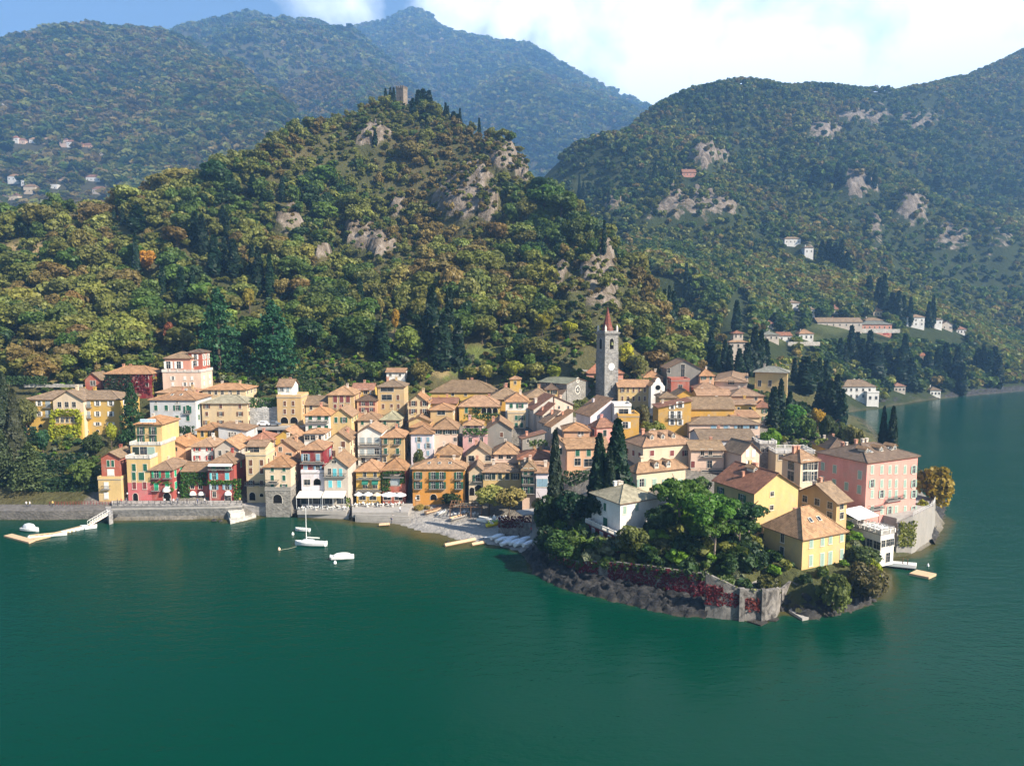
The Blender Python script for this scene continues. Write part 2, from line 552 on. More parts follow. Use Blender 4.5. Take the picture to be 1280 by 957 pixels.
def C(px, py, Y):
    v = P(px, py, Y); return (v.x, v.y, v.z)
def W(px, Y, z):
    return (X_at(px, Y, z), Y, z)
ctl = []
for px in (-350, -100, 30, 150, 270, 390):
    ctl += [W(px, 206, 3), W(px, 241, 17.3), W(px, 265, 28), W(px, 300, 43)]
for px in (470, 560):
    ctl += [W(px, 207, 3.6), W(px, 225, 12), W(px, 250, 21)]
ctl += [W(440, 272, 27.5), W(495, 278, 32), W(560, 272, 23.5), W(610, 272, 23.5), W(580, 288, 28), W(500, 262, 25)]
ctl += [W(640, 198, 3.2), W(690, 190, 4), W(640, 215, 8.5), W(650, 235, 16), W(640, 262, 23), W(670, 175, 4.5),
        W(730, 200, 14), W(745, 220, 17.5), W(720, 268, 21.5), W(760, 272, 22), W(800, 270, 21.5), W(840, 290, 25),
        W(780, 180, 12), W(830, 178, 13), W(840, 196, 14.5), W(920, 196, 12.5), W(840, 240, 17), W(900, 250, 18.5), W(930, 222, 14), W(950, 290, 24), W(970, 300, 22.5),
        W(745, 155, 5.5), W(790, 156, 7.2), W(820, 148, 8), W(860, 148, 8.2), W(900, 142, 6.8), W(930, 137, 5.6), W(1000, 141, 5.6), W(1050, 146, 5.6), W(960, 158, 9), W(1040, 160, 7),
        W(1085, 167, 8.5), W(1145, 180, 8.8), W(1110, 175, 8.8), W(1000, 178, 10), W(1010, 205, 11.5), W(1060, 205, 10), W(1000, 235, 14), W(1060, 235, 10), W(1110, 235, 7.5),
        W(1010, 290, 18), W(1060, 300, 10), W(1020, 340, 24), W(1060, 350, 5), W(960, 340, 27), W(1000, 400, 26), W(1050, 410, 4), W(1040, 430, 8), W(1080, 450, 3),
        W(880, 320, 30), W(820, 310, 28), W(830, 350, 42)]
# the castle hill, from its foot up to the crest
ctl += [C(0, 450, 290), C(0, 380, 340), C(0, 310, 400), C(60, 400, 325), C(60, 330, 380), C(120, 440, 295), C(150, 300, 395), C(200, 340, 365), C(200, 400, 322),
        C(300, 300, 395), C(300, 385, 330), C(400, 300, 412), C(400, 400, 322), C(450, 440, 292), C(500, 350, 382), C(500, 255, 468), C(560, 405, 318), C(560, 445, 290),
        C(600, 300, 412), C(640, 350, 362), C(690, 405, 322), C(690, 445, 290), C(750, 420, 305), C(740, 350, 350), C(700, 300, 392), C(640, 250, 440), C(400, 220, 470), C(580, 220, 485),
        C(800, 420, 312)]
crest = [(-200, 272, 430), (0, 282, 432), (60, 274, 428), (105, 270, 430), (150, 262, 436), (220, 240, 455), (300, 208, 480), (360, 182, 505), (420, 152, 532), (470, 133, 552),
         (500, 126, 562), (540, 150, 556), (600, 172, 535), (635, 196, 500), (660, 226, 470), (700, 256, 446), (740, 292, 420), (775, 322, 402), (800, 352, 385), (830, 400, 362)]
for (px, py, Y) in crest:
    a = C(px, py, Y); ctl.append(a)
    ctl.append((a[0] * 1.12 + 8, Y + 70, a[2] - 34)); ctl.append((a[0] * 1.3 + 30, Y + 200, a[2] - 110))
ctl += [W(880, 380, 34), W(900, 440, 36), W(980, 480, 36), W(1100, 520, 2), W(1200, 580, 2), W(900, 560, 60)]
T1F = TPS(ctl, 2e-4)

# sites that are worn bare: limestone (rock) and clearings (turf), surveyed on the slope
ROCKS1 = [(573, 255, 26, 26), (596, 232, 16, 16), (628, 203, 22, 13), (465, 312, 26, 15), (444, 300, 12, 10), (362, 286, 13, 13), (498, 266, 9, 9), (466, 176, 20, 10), (752, 380, 20, 32),
          (735, 345, 12, 14), (702, 352, 10, 10), (757, 330, 9, 14), (768, 268, 12, 8), (655, 216, 10, 12), (715, 385, 10, 18), (400, 330, 8, 8), (610, 262, 10, 16)]
CLEAR1 = [(40, 312, 32, 12), (86, 280, 22, 10), (505, 425, 34, 18), (395, 455, 40, 10), (560, 460, 40, 10), (600, 445, 22, 14), (300, 474, 40, 6), (60, 472, 30, 6),
          (165, 358, 26, 5), (300, 458, 60, 9)]
ROCKS2 = [(1085, 150, 34, 10), (1150, 150, 26, 12), (1030, 170, 20, 8), (860, 275, 50, 8), (1200, 395, 24, 10), (1120, 330, 8, 26), (1225, 360, 10, 20), (840, 262, 13, 16), (878, 266, 16, 18), (905, 268, 18, 14), (886, 204, 22, 9), (1100, 132, 14, 22), (1158, 132, 18, 16), (1190, 330, 26, 40), (1250, 330, 20, 36), (1095, 300, 9, 20),
          (1012, 316, 12, 9), (765, 265, 10, 10), (1075, 235, 20, 16), (1140, 270, 16, 20)]
CLEAR2 = [(885, 352, 30, 14), (745, 228, 34, 10), (1060, 408, 50, 6), (985, 422, 45, 6), (905, 205, 30, 6)]
def patch_mask(px, py, pat, soft=0.6):
    m = np.zeros(np.shape(px)); px = px + 9 * fbm(px / 14, py / 14, 3); py = py + 9 * fbm(px / 14 + 7, py / 14, 3)
    for (cx, cy, rx, ry) in pat:
        d = np.sqrt(((px - cx) / rx) ** 2 + ((py - cy) / ry) ** 2)
        m = np.maximum(m, 1 - smooth(1 - soft * 0.5, 1 + soft, d))
    return m

def axis(*segs):
    out = []
    for a, b, st in segs:
        out += list(np.arange(a, b, st))
    return np.array(out + [segs[-1][1]], float)
def sheet(gx, gy):
    nx, ny = len(gx), len(gy)
    i = np.arange(nx * ny).reshape(ny, nx)
    return np.stack([i[:-1, :-1], i[:-1, 1:], i[1:, 1:], i[1:, :-1]], -1).reshape(-1, 4)
g1x = axis((-640, -170, 7), (-170, 176, 2.0), (176, 420, 5))
g1y = axis((100, 128, 6), (128, 300, 2.0), (300, 620, 4), (620, 860, 10))
GX, GY = np.meshgrid(g1x, g1y)
Z = T1F(GX, GY)
d_in = sdist(LAND, GX, GY)
hill = smooth(285, 380, GY)
Z = Z + hill * (fbm(GX / 60, GY / 60, 4) * 9 + fbm(GX / 17, GY / 17, 3) * 2.5)
Z = np.maximum(Z, 1.6)
beach = ((GX > BX0) & (GX < BX1)).astype(float) * (GY < 214)
lim_c = np.where((GX < 54) & (GY < 172), 0.2 + .36 * np.minimum(np.maximum(d_in, 0), 5.4) + 5.0 * np.maximum(d_in - 5.4, 0), 0.4 + 1.5 * np.maximum(d_in, 0))
lim_b = 0.02 + 0.125 * np.maximum(d_in, 0)
lim_l = 0.1 + 0.55 * np.maximum(d_in, 0)
lim_g = 0.3 + 0.35 * np.maximum(d_in, 0)
lim = np.where(beach > 0, lim_b, np.where(GX < BX0, lim_l, np.where(GY > 300, lim_g, lim_c))) + 4 * np.maximum(d_in - np.where(beach > 0, 26, 14), 0)
Z = np.where(d_in > 0, np.minimum(Z, lim), np.maximum(-0.25 + 0.45 * d_in, -7.0))
_q = GX - 60 - (GY - 330) * .16
Z = Z - 70 * smooth(45, 95, _q) * smooth(395, 440, GY)
PX, PY = proj(GX, GY, Z)
rock1 = patch_mask(PX, PY, ROCKS1) * hill
clear1 = patch_mask(PX, PY, CLEAR1, 0.3)
# crags stand a little proud of the slope and are rough
Z = Z + rock1 * (4.0 + 5.0 * ridged(GX / 16, GY / 16, 4))
soil = np.empty(GX.shape + (3,))
soil[:] = (0.075, 0.072, 0.03)
soil += (fbm(GX / 40, GY / 40, 3)[..., None]) * np.array((0.03, 0.015, 0.01))
def paint(mask, col):
    global soil
    soil = soil * (1 - mask[..., None]) + np.array(col) * mask[..., None]
paint(clear1 * (fbm(GX / 12 + 5, GY / 12, 2) > -0.05), (0.10, 0.12, 0.035))
paint(clear1 * (fbm(GX / 12 + 5, GY / 12, 2) <= -0.05), (0.22, 0.17, 0.08))
paint(patch_mask(PX, PY, [(40, 312, 32, 12)], .3), (0.30, 0.22, 0.11))
town = ((GY < 262) & (GX > X_at(160, 230, 10)) & (GX < 120)).astype(float) * (1 - clear1)
paint(town * 0.9, (0.20, 0.18, 0.155))
pen = ((GY < 172) & (GX > 12)).astype(float)
paint(pen, (0.07, 0.075, 0.03))
paint(beach * (d_in < 17), (0.31, 0.29, 0.265))
paint((d_in < 0).astype(float), (0.09, 0.08, 0.05))
me = raw_mesh('terrain', np.stack([GX, GY, Z], -1).reshape(-1, 3), sheet(g1x, g1y), 'ground', True,
              {'soil': ('FLOAT_COLOR', soil.reshape(-1, 3)), 'rock': ('FLOAT', rock1.ravel())})
terrain = tag(link('terrain', me), kind='structure')
Z1 = Z
def zt(x, y):
    """height of the land"""
    i = np.clip(np.searchsorted(g1x, x) - 1, 0, len(g1x) - 2); j = np.clip(np.searchsorted(g1y, y) - 1, 0, len(g1y) - 2)
    fx = (x - g1x[i]) / (g1x[i + 1] - g1x[i]); fy = (y - g1y[j]) / (g1y[j + 1] - g1y[j])
    return (Z1[j, i] * (1 - fx) + Z1[j, i + 1] * fx) * (1 - fy) + (Z1[j + 1, i] * (1 - fx) + Z1[j + 1, i + 1] * fx) * fy

# the lake
lx = axis((-900, -240, 30), (-240, 200, 4), (200, 520, 12), (520, 3000, 120))
ly = axis((20, 110, 10), (110, 300, 4), (300, 620, 10), (620, 1300, 60))
LX, LY = np.meshgrid(lx, ly)
ld = -sdist(LAND, LX, LY)
slope = np.where((LX > X_at(370, 200, 0)) & (LX < -8), 22.0, np.where(LX > 75, 11.0, np.where(LX > -8, 3.5, np.where(LX < -60, 8.5, 7.0))))
me = raw_mesh('lake_water', np.stack([LX, LY, np.zeros_like(LX)], -1).reshape(-1, 3), sheet(lx, ly), 'lake', True,
              {'depth': ('FLOAT', np.clip(ld / slope, 0, 1).ravel())})
lake = tag(link('lake_water', me), kind='structure')

# the wooded mountain on the far side of the bay
c2 = []
for p in ((1062, 513), (1100, 506), (1150, 500), (1200, 495), (1280, 488), (1400, 481), (1700, 472)):
    q = onz(*p); c2.append((q.x, q.y, 0.8)); c2.append((q.x - 5, q.y - 60, -22))
c2 += [C(1060, 480, 455), C(1150, 470, 500), C(1230, 468, 540), C(1350, 460, 620), C(1060, 412, 520), C(1170, 406, 585), C(950, 424, 440), C(920, 446, 372), C(1250, 425, 650), C(1010, 450, 430),
       C(870, 440, 380), C(990, 300, 760), C(990, 375, 600), C(860, 216, 860), C(1000, 200, 1000), C(1150, 250, 950), C(1250, 300, 880), C(1280, 380, 760), C(1120, 340, 740), C(1060, 180, 1150),
       C(690, 214, 900), C(740, 194, 950), C(800, 153, 1100), C(850, 128, 1200), C(900, 118, 1260), C(950, 113, 1300), C(1000, 115, 1350), C(1040, 120, 1380), C(1070, 124, 1400), C(1120, 120, 1450), C(1160, 115, 1500),
       C(1200, 109, 1600), C(1235, 102, 1700), C(1280, 86, 1800), C(1400, 54, 1900), C(1600, 34, 1900), C(1500, 208, 1300), C(1500, 350, 900),
       C(830, 405, 430), C(850, 335, 560), C(790, 275, 740), C(730, 235, 850), C(900, 300, 720), C(920, 380, 560), C(1060, 250, 900), C(1180, 320, 830), C(680, 260, 860),
       C(930, 250, 860), C(1160, 188, 1180), C(1250, 208, 1200), C(870, 168, 1060), C(640, 300, 900)]
for (px, py, Y) in ((690, 206, 900), (800, 145, 1100), (900, 104, 1260), (1000, 101, 1350), (1120, 106, 1450), (1235, 88, 1700), (1400, 40, 1900)):
    a = C(px, py + 14, Y); c2.append((a[0] * 1.1, Y + 200, a[2] - 120)); c2.append((a[0] * 1.25, Y + 500, a[2] - 330))
T2F = TPS(c2, 2e-4)
g2x = axis((40, 420, 6), (420, 1700, 13)); g2y = axis((330, 620, 6), (620, 2100, 13))
G2X, G2Y = np.meshgrid(g2x, g2y)
Z2 = T2F(G2X, G2Y)
up = smooth(70, 190, Z2) * (1 - .75 * smooth(300, 430, Z2))
Z2 = Z2 + up * ((ridged(G2X / 230 + 3, G2Y / 300, 3) - 0.95) * 24 + fbm(G2X / 60, G2Y / 60, 3) * 9)
d2 = sdist(LAND, G2X, G2Y)
Z2 = np.where(d2 > 0, np.minimum(np.maximum(Z2, 1.2), 0.4 + 1.2 * d2), np.maximum(-0.3 + 0.5 * d2, -9))
# give way to the castle hill's own slope on the near side
Z2 = Z2 - 60 * (1 - smooth(0, 60, G2X - 60 - (G2Y - 330) * 0.16)) * (G2Y < 520)
P2X, P2Y = proj(G2X, G2Y, Z2)
rock2 = patch_mask(P2X, P2Y, ROCKS2) * up
clear2 = patch_mask(P2X, P2Y, CLEAR2, 0.3)
Z2 = Z2 + rock2 * (6 + 12 * ridged(G2X / 40, G2Y / 40, 4))
soil = np.empty(G2X.shape + (3,)); soil[:] = (0.032, 0.042, 0.015)
paint(clear2, (0.07, 0.08, 0.03))
paint((d2 < 0).astype(float), (0.09, 0.08, 0.05))
me = raw_mesh('mountain', np.stack([G2X, G2Y, Z2], -1).reshape(-1, 3), sheet(g2x, g2y), 'ground', True,
              {'soil': ('FLOAT_COLOR', soil.reshape(-1, 3)), 'rock': ('FLOAT', rock2.ravel())})
tag(link('mountain', me), kind='structure')
def zt2(x, y):
    i = np.clip(np.searchsorted(g2x, x) - 1, 0, len(g2x) - 2); j = np.clip(np.searchsorted(g2y, y) - 1, 0, len(g2y) - 2)
    fx = (x - g2x[i]) / (g2x[i + 1] - g2x[i]); fy = (y - g2y[j]) / (g2y[j + 1] - g2y[j])
    return (Z2[j, i] * (1 - fx) + Z2[j, i + 1] * fx) * (1 - fy) + (Z2[j + 1, i] * (1 - fx) + Z2[j + 1, i + 1] * fx) * fy

# the ranges behind: each is a sheet laid from its foot over its crest and down the back
def mountain(ridge, foot, rocks=(), nu=260, nv=90, gully=60, seed=0, bow=0.08, soilc=(0.065, 0.06, 0.03), drop=7):
    r = np.array([C(a, b + drop, c_ * 1.3) for a, b, c_ in ridge]); f = np.array([C(a, b, c_ * 1.3) for a, b, c_ in foot])
    t = np.linspace(0, 1, nu)
    def along(a):
        L = np.concatenate([[0], np.cumsum(np.linalg.norm(np.diff(a[:, :2], axis=0), axis=1))]); L /= L[-1]
        return np.stack([np.interp(t, L, a[:, k]) for k in range(3)], 1)
    rr, ff = along(r), along(f)
    v = np.linspace(0, 1.45, nv)[:, None, None]
    front = ff[None] * (1 - v) + rr[None] * v
    ext = rr[None] + (rr[None] - ff[None]) * (v - 1)
    S = np.where(v <= 1, front, ext)
    zz = np.where(v[..., 0] <= 1, front[..., 2] + bow * (rr[None, :, 2] - ff[None, :, 2]) * np.sin(np.pi * v[..., 0]),
                  rr[None, :, 2] - (rr[None, :, 2] - ff[None, :, 2]) * (v[..., 0] - 1) * 1.5)
    fall = np.clip(1 - np.abs(v[..., 0] - 0.5) * 2, 0, 1) ** 0.6
    gx, gy = S[..., 0], S[..., 1]
    zz = zz + fall * gully * (ridged(gx / (gully * 9) + seed, gy / (gully * 13), 4) - 0.6) + 0.16 * gully * fbm(gx / (gully * 1.6), gy / (gully * 1.6) + seed, 3)
    px, py = proj(gx, gy, zz)
    rk = patch_mask(px, py, rocks) if len(rocks) else np.zeros(gx.shape)
    sl = np.empty(gx.shape + (3,)); sl[:] = soilc
    sl *= 1 + 0.35 * fbm(gx / (gully * 5), gy / (gully * 5), 3)[..., None]
    V = np.stack([gx, gy, zz], -1)
    me = raw_mesh('mountain', V.reshape(-1, 3), sheet(np.zeros(nu), np.zeros(nv)), 'ground', True,
                  {'soil': ('FLOAT_COLOR', sl.reshape(-1, 3)), 'rock': ('FLOAT', rk.ravel())})
    tag(link('mountain', me), kind='structure')
    return V
M_LEFT = mountain([(-500, 150, 1900), (-200, 112, 2100), (0, 68, 2250), (40, 50, 2300), (80, 37, 2350), (130, 35, 2400), (165, 40, 2350), (205, 38, 2300), (235, 52, 2200), (265, 74, 2100), (300, 96, 1950), (330, 120, 1850), (350, 150, 1750), (365, 190, 1650)],
                  [(-500, 330, 800), (-200, 310, 820), (0, 300, 850), (60, 296, 860), (120, 292, 880), (200, 285, 900), (300, 280, 920), (400, 280, 950), (430, 290, 1000)], nu=300, nv=130, gully=70, seed=2)
M_MID = mountain([(150, 60, 2700), (210, 38, 2800), (260, 24, 2850), (320, 18, 2900), (350, 24, 2950), (400, 29, 3000), (430, 40, 2900), (470, 70, 2700), (500, 100, 2600)],
                 [(200, 330, 1300), (300, 320, 1300), (400, 310, 1350), (520, 300, 1400), (600, 300, 1400)], nu=200, nv=100, gully=110, seed=5)
M_SPUR = mountain([(340, 120, 2000), (370, 98, 2000), (400, 85, 2000), (440, 88, 2000), (470, 83, 1980), (490, 95, 1960), (515, 118, 1900), (545, 150, 1850), (560, 190, 1800)],
                  [(320, 320, 1250), (420, 310, 1250), (520, 305, 1280), (600, 300, 1300)], nu=150, nv=80, gully=60, seed=9, soilc=(0.085, 0.065, 0.035))
M_PEAK = mountain([(360, 60, 3500), (420, 34, 3600), (450, 26, 3650), (480, 20, 3700), (500, 12, 3700), (518, 8, 3700), (532, 13, 3700), (548, 29, 3650), (560, 37, 3600), (590, 45, 3600), (620, 52, 3550), (660, 62, 3500), (700, 84, 3400), (740, 105, 3300), (775, 121, 3200), (805, 132, 3100), (850, 170, 3000), (900, 220, 2900)],
                  [(300, 320, 1900), (450, 310, 1900), (600, 290, 1900), (700, 280, 1950), (850, 290, 2000), (900, 300, 2000)], rocks=[(548, 42, 5, 7), (585, 52, 5, 5), (560, 30, 3, 4)], nu=260, nv=110, gully=170, seed=1)
M_SPUR2 = mountain([(520, 175, 2300), (560, 138, 2450), (600, 104, 2600), (630, 84, 2650), (650, 80, 2650), (680, 90, 2600), (720, 108, 2550), (760, 122, 2500), (800, 146, 2400), (840, 180, 2300)],
                   [(520, 320, 1700), (620, 310, 1700), (700, 300, 1700), (800, 300, 1700), (860, 300, 1700)], nu=180, nv=90, gully=95, seed=14)
# ------------------------------------------------------------ houses
CACHE = {}
def win_mesh(w, h, closed=False, arch=False):
    k = ('w', round(w, 2), round(h, 2), closed, arch)
    if k in CACHE: return CACHE[k]
    m = MB(); f = 0.09; hw = w / 2
    if arch:
        pts = [(hw * math.cos(a), h / 2 - hw + hw * math.sin(a)) for a in [math.pi * i / 8 for i in range(9)]]
        pts = [(hw, -h / 2)] + pts + [(-hw, -h / 2)]
        s = 1 + 2 * f / w
        o = [(x * s, z * (1 + 1.2 * f / h)) for x, z in pts]
        for i in range(len(pts) - 1):
            a, b, c, d = pts[i], pts[i + 1], o[i + 1], o[i]
            m.face([(d[0], -.07, d[1]), (c[0], -.07, c[1]), (b[0], -.07, b[1]), (a[0], -.07, a[1])][::-1], 0)
            m.face([(c[0], -.07, c[1]), (d[0], -.07, d[1]), (d[0], .05, d[1]), (c[0], .05, c[1])], 0)
            m.face([(a[0], -.07, a[1]), (b[0], -.07, b[1]), (b[0], .0, b[1]), (a[0], .0, a[1])], 0)
        m.face([(x, -.015, z) for x, z in reversed(pts)][::-1], 1)
    else:
        m.box(-hw - f, -.07, -h / 2 - f, -hw, .04, h / 2 + f, 0); m.box(hw, -.07, -h / 2 - f, hw + f, .04, h / 2 + f, 0)
        m.box(-hw, -.07, h / 2, hw, .04, h / 2 + f, 0); m.box(-hw - .16, -.14, -h / 2 - f - .1, hw + .16, .04, -h / 2 - f + .002, 0)
        m.face([(-hw, -.015, -h / 2), (hw, -.015, -h / 2), (hw, -.015, h / 2), (-hw, -.015, h / 2)], 1)
        if not closed:
            m.box(-.035, -.05, -h / 2, .035, -.018, h / 2, 2)
            m.box(-hw, -.045, h * .12, -.036, -.018, h * .12 + .05, 2); m.box(.036, -.045, h * .12, hw, -.018, h * .12 + .05, 2)
    CACHE[k] = m.mesh('window', ['trim', 'opening_shade' if arch else 'glass_pane', 'painted'])
    return CACHE[k]
def shut_mesh(w, h):
    k = ('s', round(w, 2), round(h, 2))
    if k in CACHE: return CACHE[k]
    m = MB(); m.box(-w / 2, -.12, -h / 2, w / 2, -.075, h / 2)
    for i in range(5):
        z = -h / 2 + .12 + i * (h - .2) / 5
        m.box(-w / 2 + .06, -.135, z, w / 2 - .06, -.121, z + (h - .2) / 9)
    CACHE[k] = m.mesh('shutter', ['painted']); return CACHE[k]
def rail_mesh(w, dep, solid=False):
    k = ('r', round(w, 2), round(dep, 2), solid)
    if k in CACHE: return CACHE[k]
    s = MB(); s.box(-w / 2, -dep, -.14, w / 2, 0, 0)
    r = MB()
    r.box(-w / 2, -dep, .92, w / 2, -dep + .06, 1.0); r.box(-w / 2, -dep, .06, w / 2, -dep + .05, .11)
    n_ = max(3, int(w / .22))
    for i in range(n_ + 1):
        x = -w / 2 + (w - .04) * i / n_
        r.box(x, -dep + .01, .11, x + .04, -dep + .05, .92)
    for x in (-w / 2, w / 2 - .05):
        r.box(x, -dep + .06, .92, x + .05, 0, 1.0)
        r.box(x, -dep + .06, .06, x + .05, 0, .11)
    if solid:
        r.box(-w / 2 + .01, -dep + .02, .1, w / 2 - .01, -dep + .04, .9)
    CACHE[k] = (s.mesh('balcony', ['concrete']), r.mesh('railing', ['painted'])); return CACHE[k]
def chimney_mesh(kind):
    k = ('c', kind)
    if k in CACHE: return CACHE[k]
    m = MB(); w = (.26, .34, .42)[kind]; h = (1.2, 1.45, 1.75)[kind]
    m.box(-w, -w * .8, -1.0, w, w * .8, h - .5, 0); m.box(-w - .08, -w * .8 - .08, h - .5, w + .08, w * .8 + .08, h - .38, 0)
    for sx in (-1, 1):
        for sy in (-1, 1):
            m.box(sx * w - (.12 if sx > 0 else 0), sy * w * .8 - (.12 if sy > 0 else 0), h - .38, sx * w + (0 if sx > 0 else .12), sy * w * .8 + (0 if sy > 0 else .12), h - .12, 0)
    m.box(-w - .1, -w * .8 - .1, h - .12, w + .1, w * .8 + .1, h, 1)
    CACHE[k] = m.mesh('chimney', ['plaster', 'roof_tile']); return CACHE[k]

def roof_mesh(kind, w, d, rise, o=.55, t=.16, hl=None):
    """closed roof body over a w x d plan centred on the origin, eaves at z = 0"""
    m = MB(); X, Y = w / 2 + o, d / 2 + o
    drop = -o * rise / max(min(w, d) / 2, 1) * (0 if kind in ('flat',) else 1)
    def slab(pts):
        pts = [Vector(p) for p in pts]
        e = (pts[1] - pts[0]); e.normalize()
        nrm = (pts[1] - pts[0]).cross(pts[2] - pts[0]).normalized(); g = nrm.cross(e)
        uv = [((p - pts[0]).dot(e), (p - pts[0]).dot(g)) for p in pts]
        m.face(pts, 0, uv)
    def skirt(loop):
        n_ = len(loop)
        for i in range(n_):
            a, b = Vector(loop[i]), Vector(loop[(i + 1) % n_])
            dn = Vector((0, 0, -t)); m.face([a + dn, b + dn, b, a], 1)
        m.face([Vector(p) + Vector((0, 0, -t)) for p in reversed(loop)], 1)
    z0 = drop + t
    if kind == 'hip':
        A, B, Cc, D = (-X, -Y, z0), (X, -Y, z0), (X, Y, z0), (-X, Y, z0)
        if X >= Y:
            r = X - Y * .95; E, F = (-r, 0, rise + t), (r, 0, rise + t)
            slab([A, B, F, E]); slab([Cc, D, E, F]); slab([B, Cc, F]); slab([D, A, E])
        else:
            r = Y - X * .95; E, F = (0, -r, rise + t), (0, r, rise + t)
            slab([A, B, E]); slab([B, Cc, F, E]); slab([Cc, D, F]); slab([D, A, E, F])
        skirt([A, B, Cc, D])
        ridges = [(A, E), (E, F)] + ([(B, F), (Cc, F), (D, E)] if X >= Y else [(B, E), (Cc, F), (D, F)])
    elif kind == 'gs':
        z0 = -o * rise / (d / 2) + t
        A, B, Cc, D = (-X, -Y, z0), (X, -Y, z0), (X, Y, z0), (-X, Y, z0); E, F = (-X, 0, rise + t), (X, 0, rise + t)
        slab([A, B, F, E]); slab([Cc, D, E, F])
        for s in (1,):
            low = [Vector(p) + Vector((0, 0, -t)) for p in (A, B, Cc, D, E, F)]
            a, b, c_, d_, e, f = low
            for q in ([a, b, Vector(B), Vector(A)], [c_, d_, Vector(D), Vector(Cc)], [b, f, Vector(F), Vector(B)], [f, c_, Vector(Cc), Vector(F)], [d_, e, Vector(E), Vector(D)], [e, a, Vector(A), Vector(E)],
                      [a, e, f, b], [c_, f, e, d_]):
                m.face(q, 1)
        ridges = [(E, F)]
    elif kind == 'gf':
        z0 = -o * rise / (w / 2) + t
        A, B, Cc, D = (-X, -Y, z0), (X, -Y, z0), (X, Y, z0), (-X, Y, z0); E, F = (0, -Y, rise + t), (0, Y, rise + t)
        slab([B, Cc, F, E]); slab([D, A, E, F])
        low = [Vector(p) + Vector((0, 0, -t)) for p in (A, B, Cc, D, E, F)]
        a, b, c_, d_, e, f = low
        for q in ([b, c_, Vector(Cc), Vector(B)], [d_, a, Vector(A), Vector(D)], [a, e, Vector(E), Vector(A)], [e, b, Vector(B), Vector(E)], [c_, f, Vector(F), Vector(Cc)], [f, d_, Vector(D), Vector(F)],
                  [a, d_, f, e], [b, e, f, c_]):
            m.face(q, 1)
        ridges = [(E, F)]
    elif kind in ('sr', 'sl', 'sb'):          # one slope: rising to the right, left or back
        zl, zh = t - o * rise / w, rise + t + o * rise / w
        if kind == 'sr': q = [(-X, -Y, zl), (X, -Y, zh), (X, Y, zh), (-X, Y, zl)]
        elif kind == 'sl': q = [(-X, -Y, zh), (X, -Y, zl), (X, Y, zl), (-X, Y, zh)]
        else: q = [(-X, -Y, t - o * rise / d), (X, -Y, t - o * rise / d), (X, Y, rise + t), (-X, Y, rise + t)]
        slab(q); skirt(q); ridges = []
    else:
        m.box(-w / 2 - .12, -d / 2 - .12, 0, w / 2 + .12, d / 2 + .12, .22, 1); ridges = []
    for a, b in ridges:
        a, b = Vector(a), Vector(b); dn = Vector((0, 0, .03))
        m.tube([a + dn, b + dn], .13, 5, 0)
    return m.mesh('roof', ['concrete' if kind == 'flat' else 'roof_tile', 'concrete' if kind == 'flat' else 'wood'])

WALL = dict(cream=(.60, .46, .28), cream2=(.64, .51, .36), yellow=(.58, .37, .095), paleyellow=(.61, .43, .19), ochre=(.55, .32, .07), orange=(.56, .26, .06), peach=(.60, .35, .21), pink=(.66, .30, .25),
            rose=(.62, .36, .34), white=(.74, .71, .66), grey=(.46, .43, .39), warmgrey=(.52, .45, .38), red=(.35, .085, .07), darkred=(.22, .025, .03), rust=(.40, .12, .08), beige=(.58, .45, .30),
            tan=(.52, .36, .18), lilac=(.66, .60, .63), stone=(.24, .225, .20), darkstone=(.26, .24, .22), salmon=(.60, .28, .20), pinkbeige=(.68, .49, .38), coolgrey=(.50, .51, .52))
ROOF = dict(T=(.44, .235, .14), O=(.50, .235, .12), B=(.33, .20, .13), D=(.20, .12, .09), P=(.52, .43, .31), S=(.30, .29, .22), R=(.40, .155, .10), G=(.25, .23, .21))
SHUT = dict(green=(.02, .10, .06), bright=(.03, .33, .17), turq=(.12, .46, .52), brown=(.14, .065, .04), red=(.42, .06, .05), grey=(.30, .34, .35), blue=(.22, .34, .42), sage=(.26, .36, .30), dark=(.02, .035, .03), white=(.7, .68, .64), maroon=(.18, .05, .045))
FOOT = []           # footprints, so that trees keep out of the houses
WALL = {k: tuple(c * .88 for c in v) for k, v in WALL.items()}; ROOF = {k: tuple(c * k_ for c, k_ in zip(v, (.68, .76, .68))) for k, v in ROOF.items()}

def put_window(root, x, z, face, w, d, ww, wh, st, sh, extra=''):
    """face: f front, r right, l left"""
    if face == 'f': loc, rz = (x, -d / 2 - .004, z), 0
    elif face == 'r': loc, rz = (w / 2 + .004, x, z), R(90)
    else: loc, rz = (-w / 2 - .004, x, z), R(-90)
    if 'a' in st:
        o = link('archway', win_mesh(ww, wh, arch=True), root, loc=loc, rot=(0, 0, rz)); return o
    o = link('window', win_mesh(ww, wh, closed='c' in st), root, (.62, .60, .56) if 'o' in st else (.30, .26, .22), loc, (0, 0, rz))
    if 'o' in st and sh:
        for s in (-1, 1):
            link('shutter', shut_mesh(ww / 2, wh), o, SHUT[sh], (s * (ww * .75 + .1), 0, 0))
    elif 'c' in st and sh:
        for s in (-1, 1):
            link('shutter', shut_mesh(ww / 2 - .02, wh - .03), o, SHUT[sh], (s * ww * .25, .04, 0))
    if 'b' in st:
        bw = ww + 1.1
        b, rl = rail_mesh(bw, .8)
        bb = link('balcony', b, root, loc=(loc[0], loc[1], z - wh / 2 - .02) if face == 'f' else (loc[0], loc[1], z - wh / 2 - .02), rot=(0, 0, rz))
        link('railing', rl, bb, (.05, .05, .045))
    return o

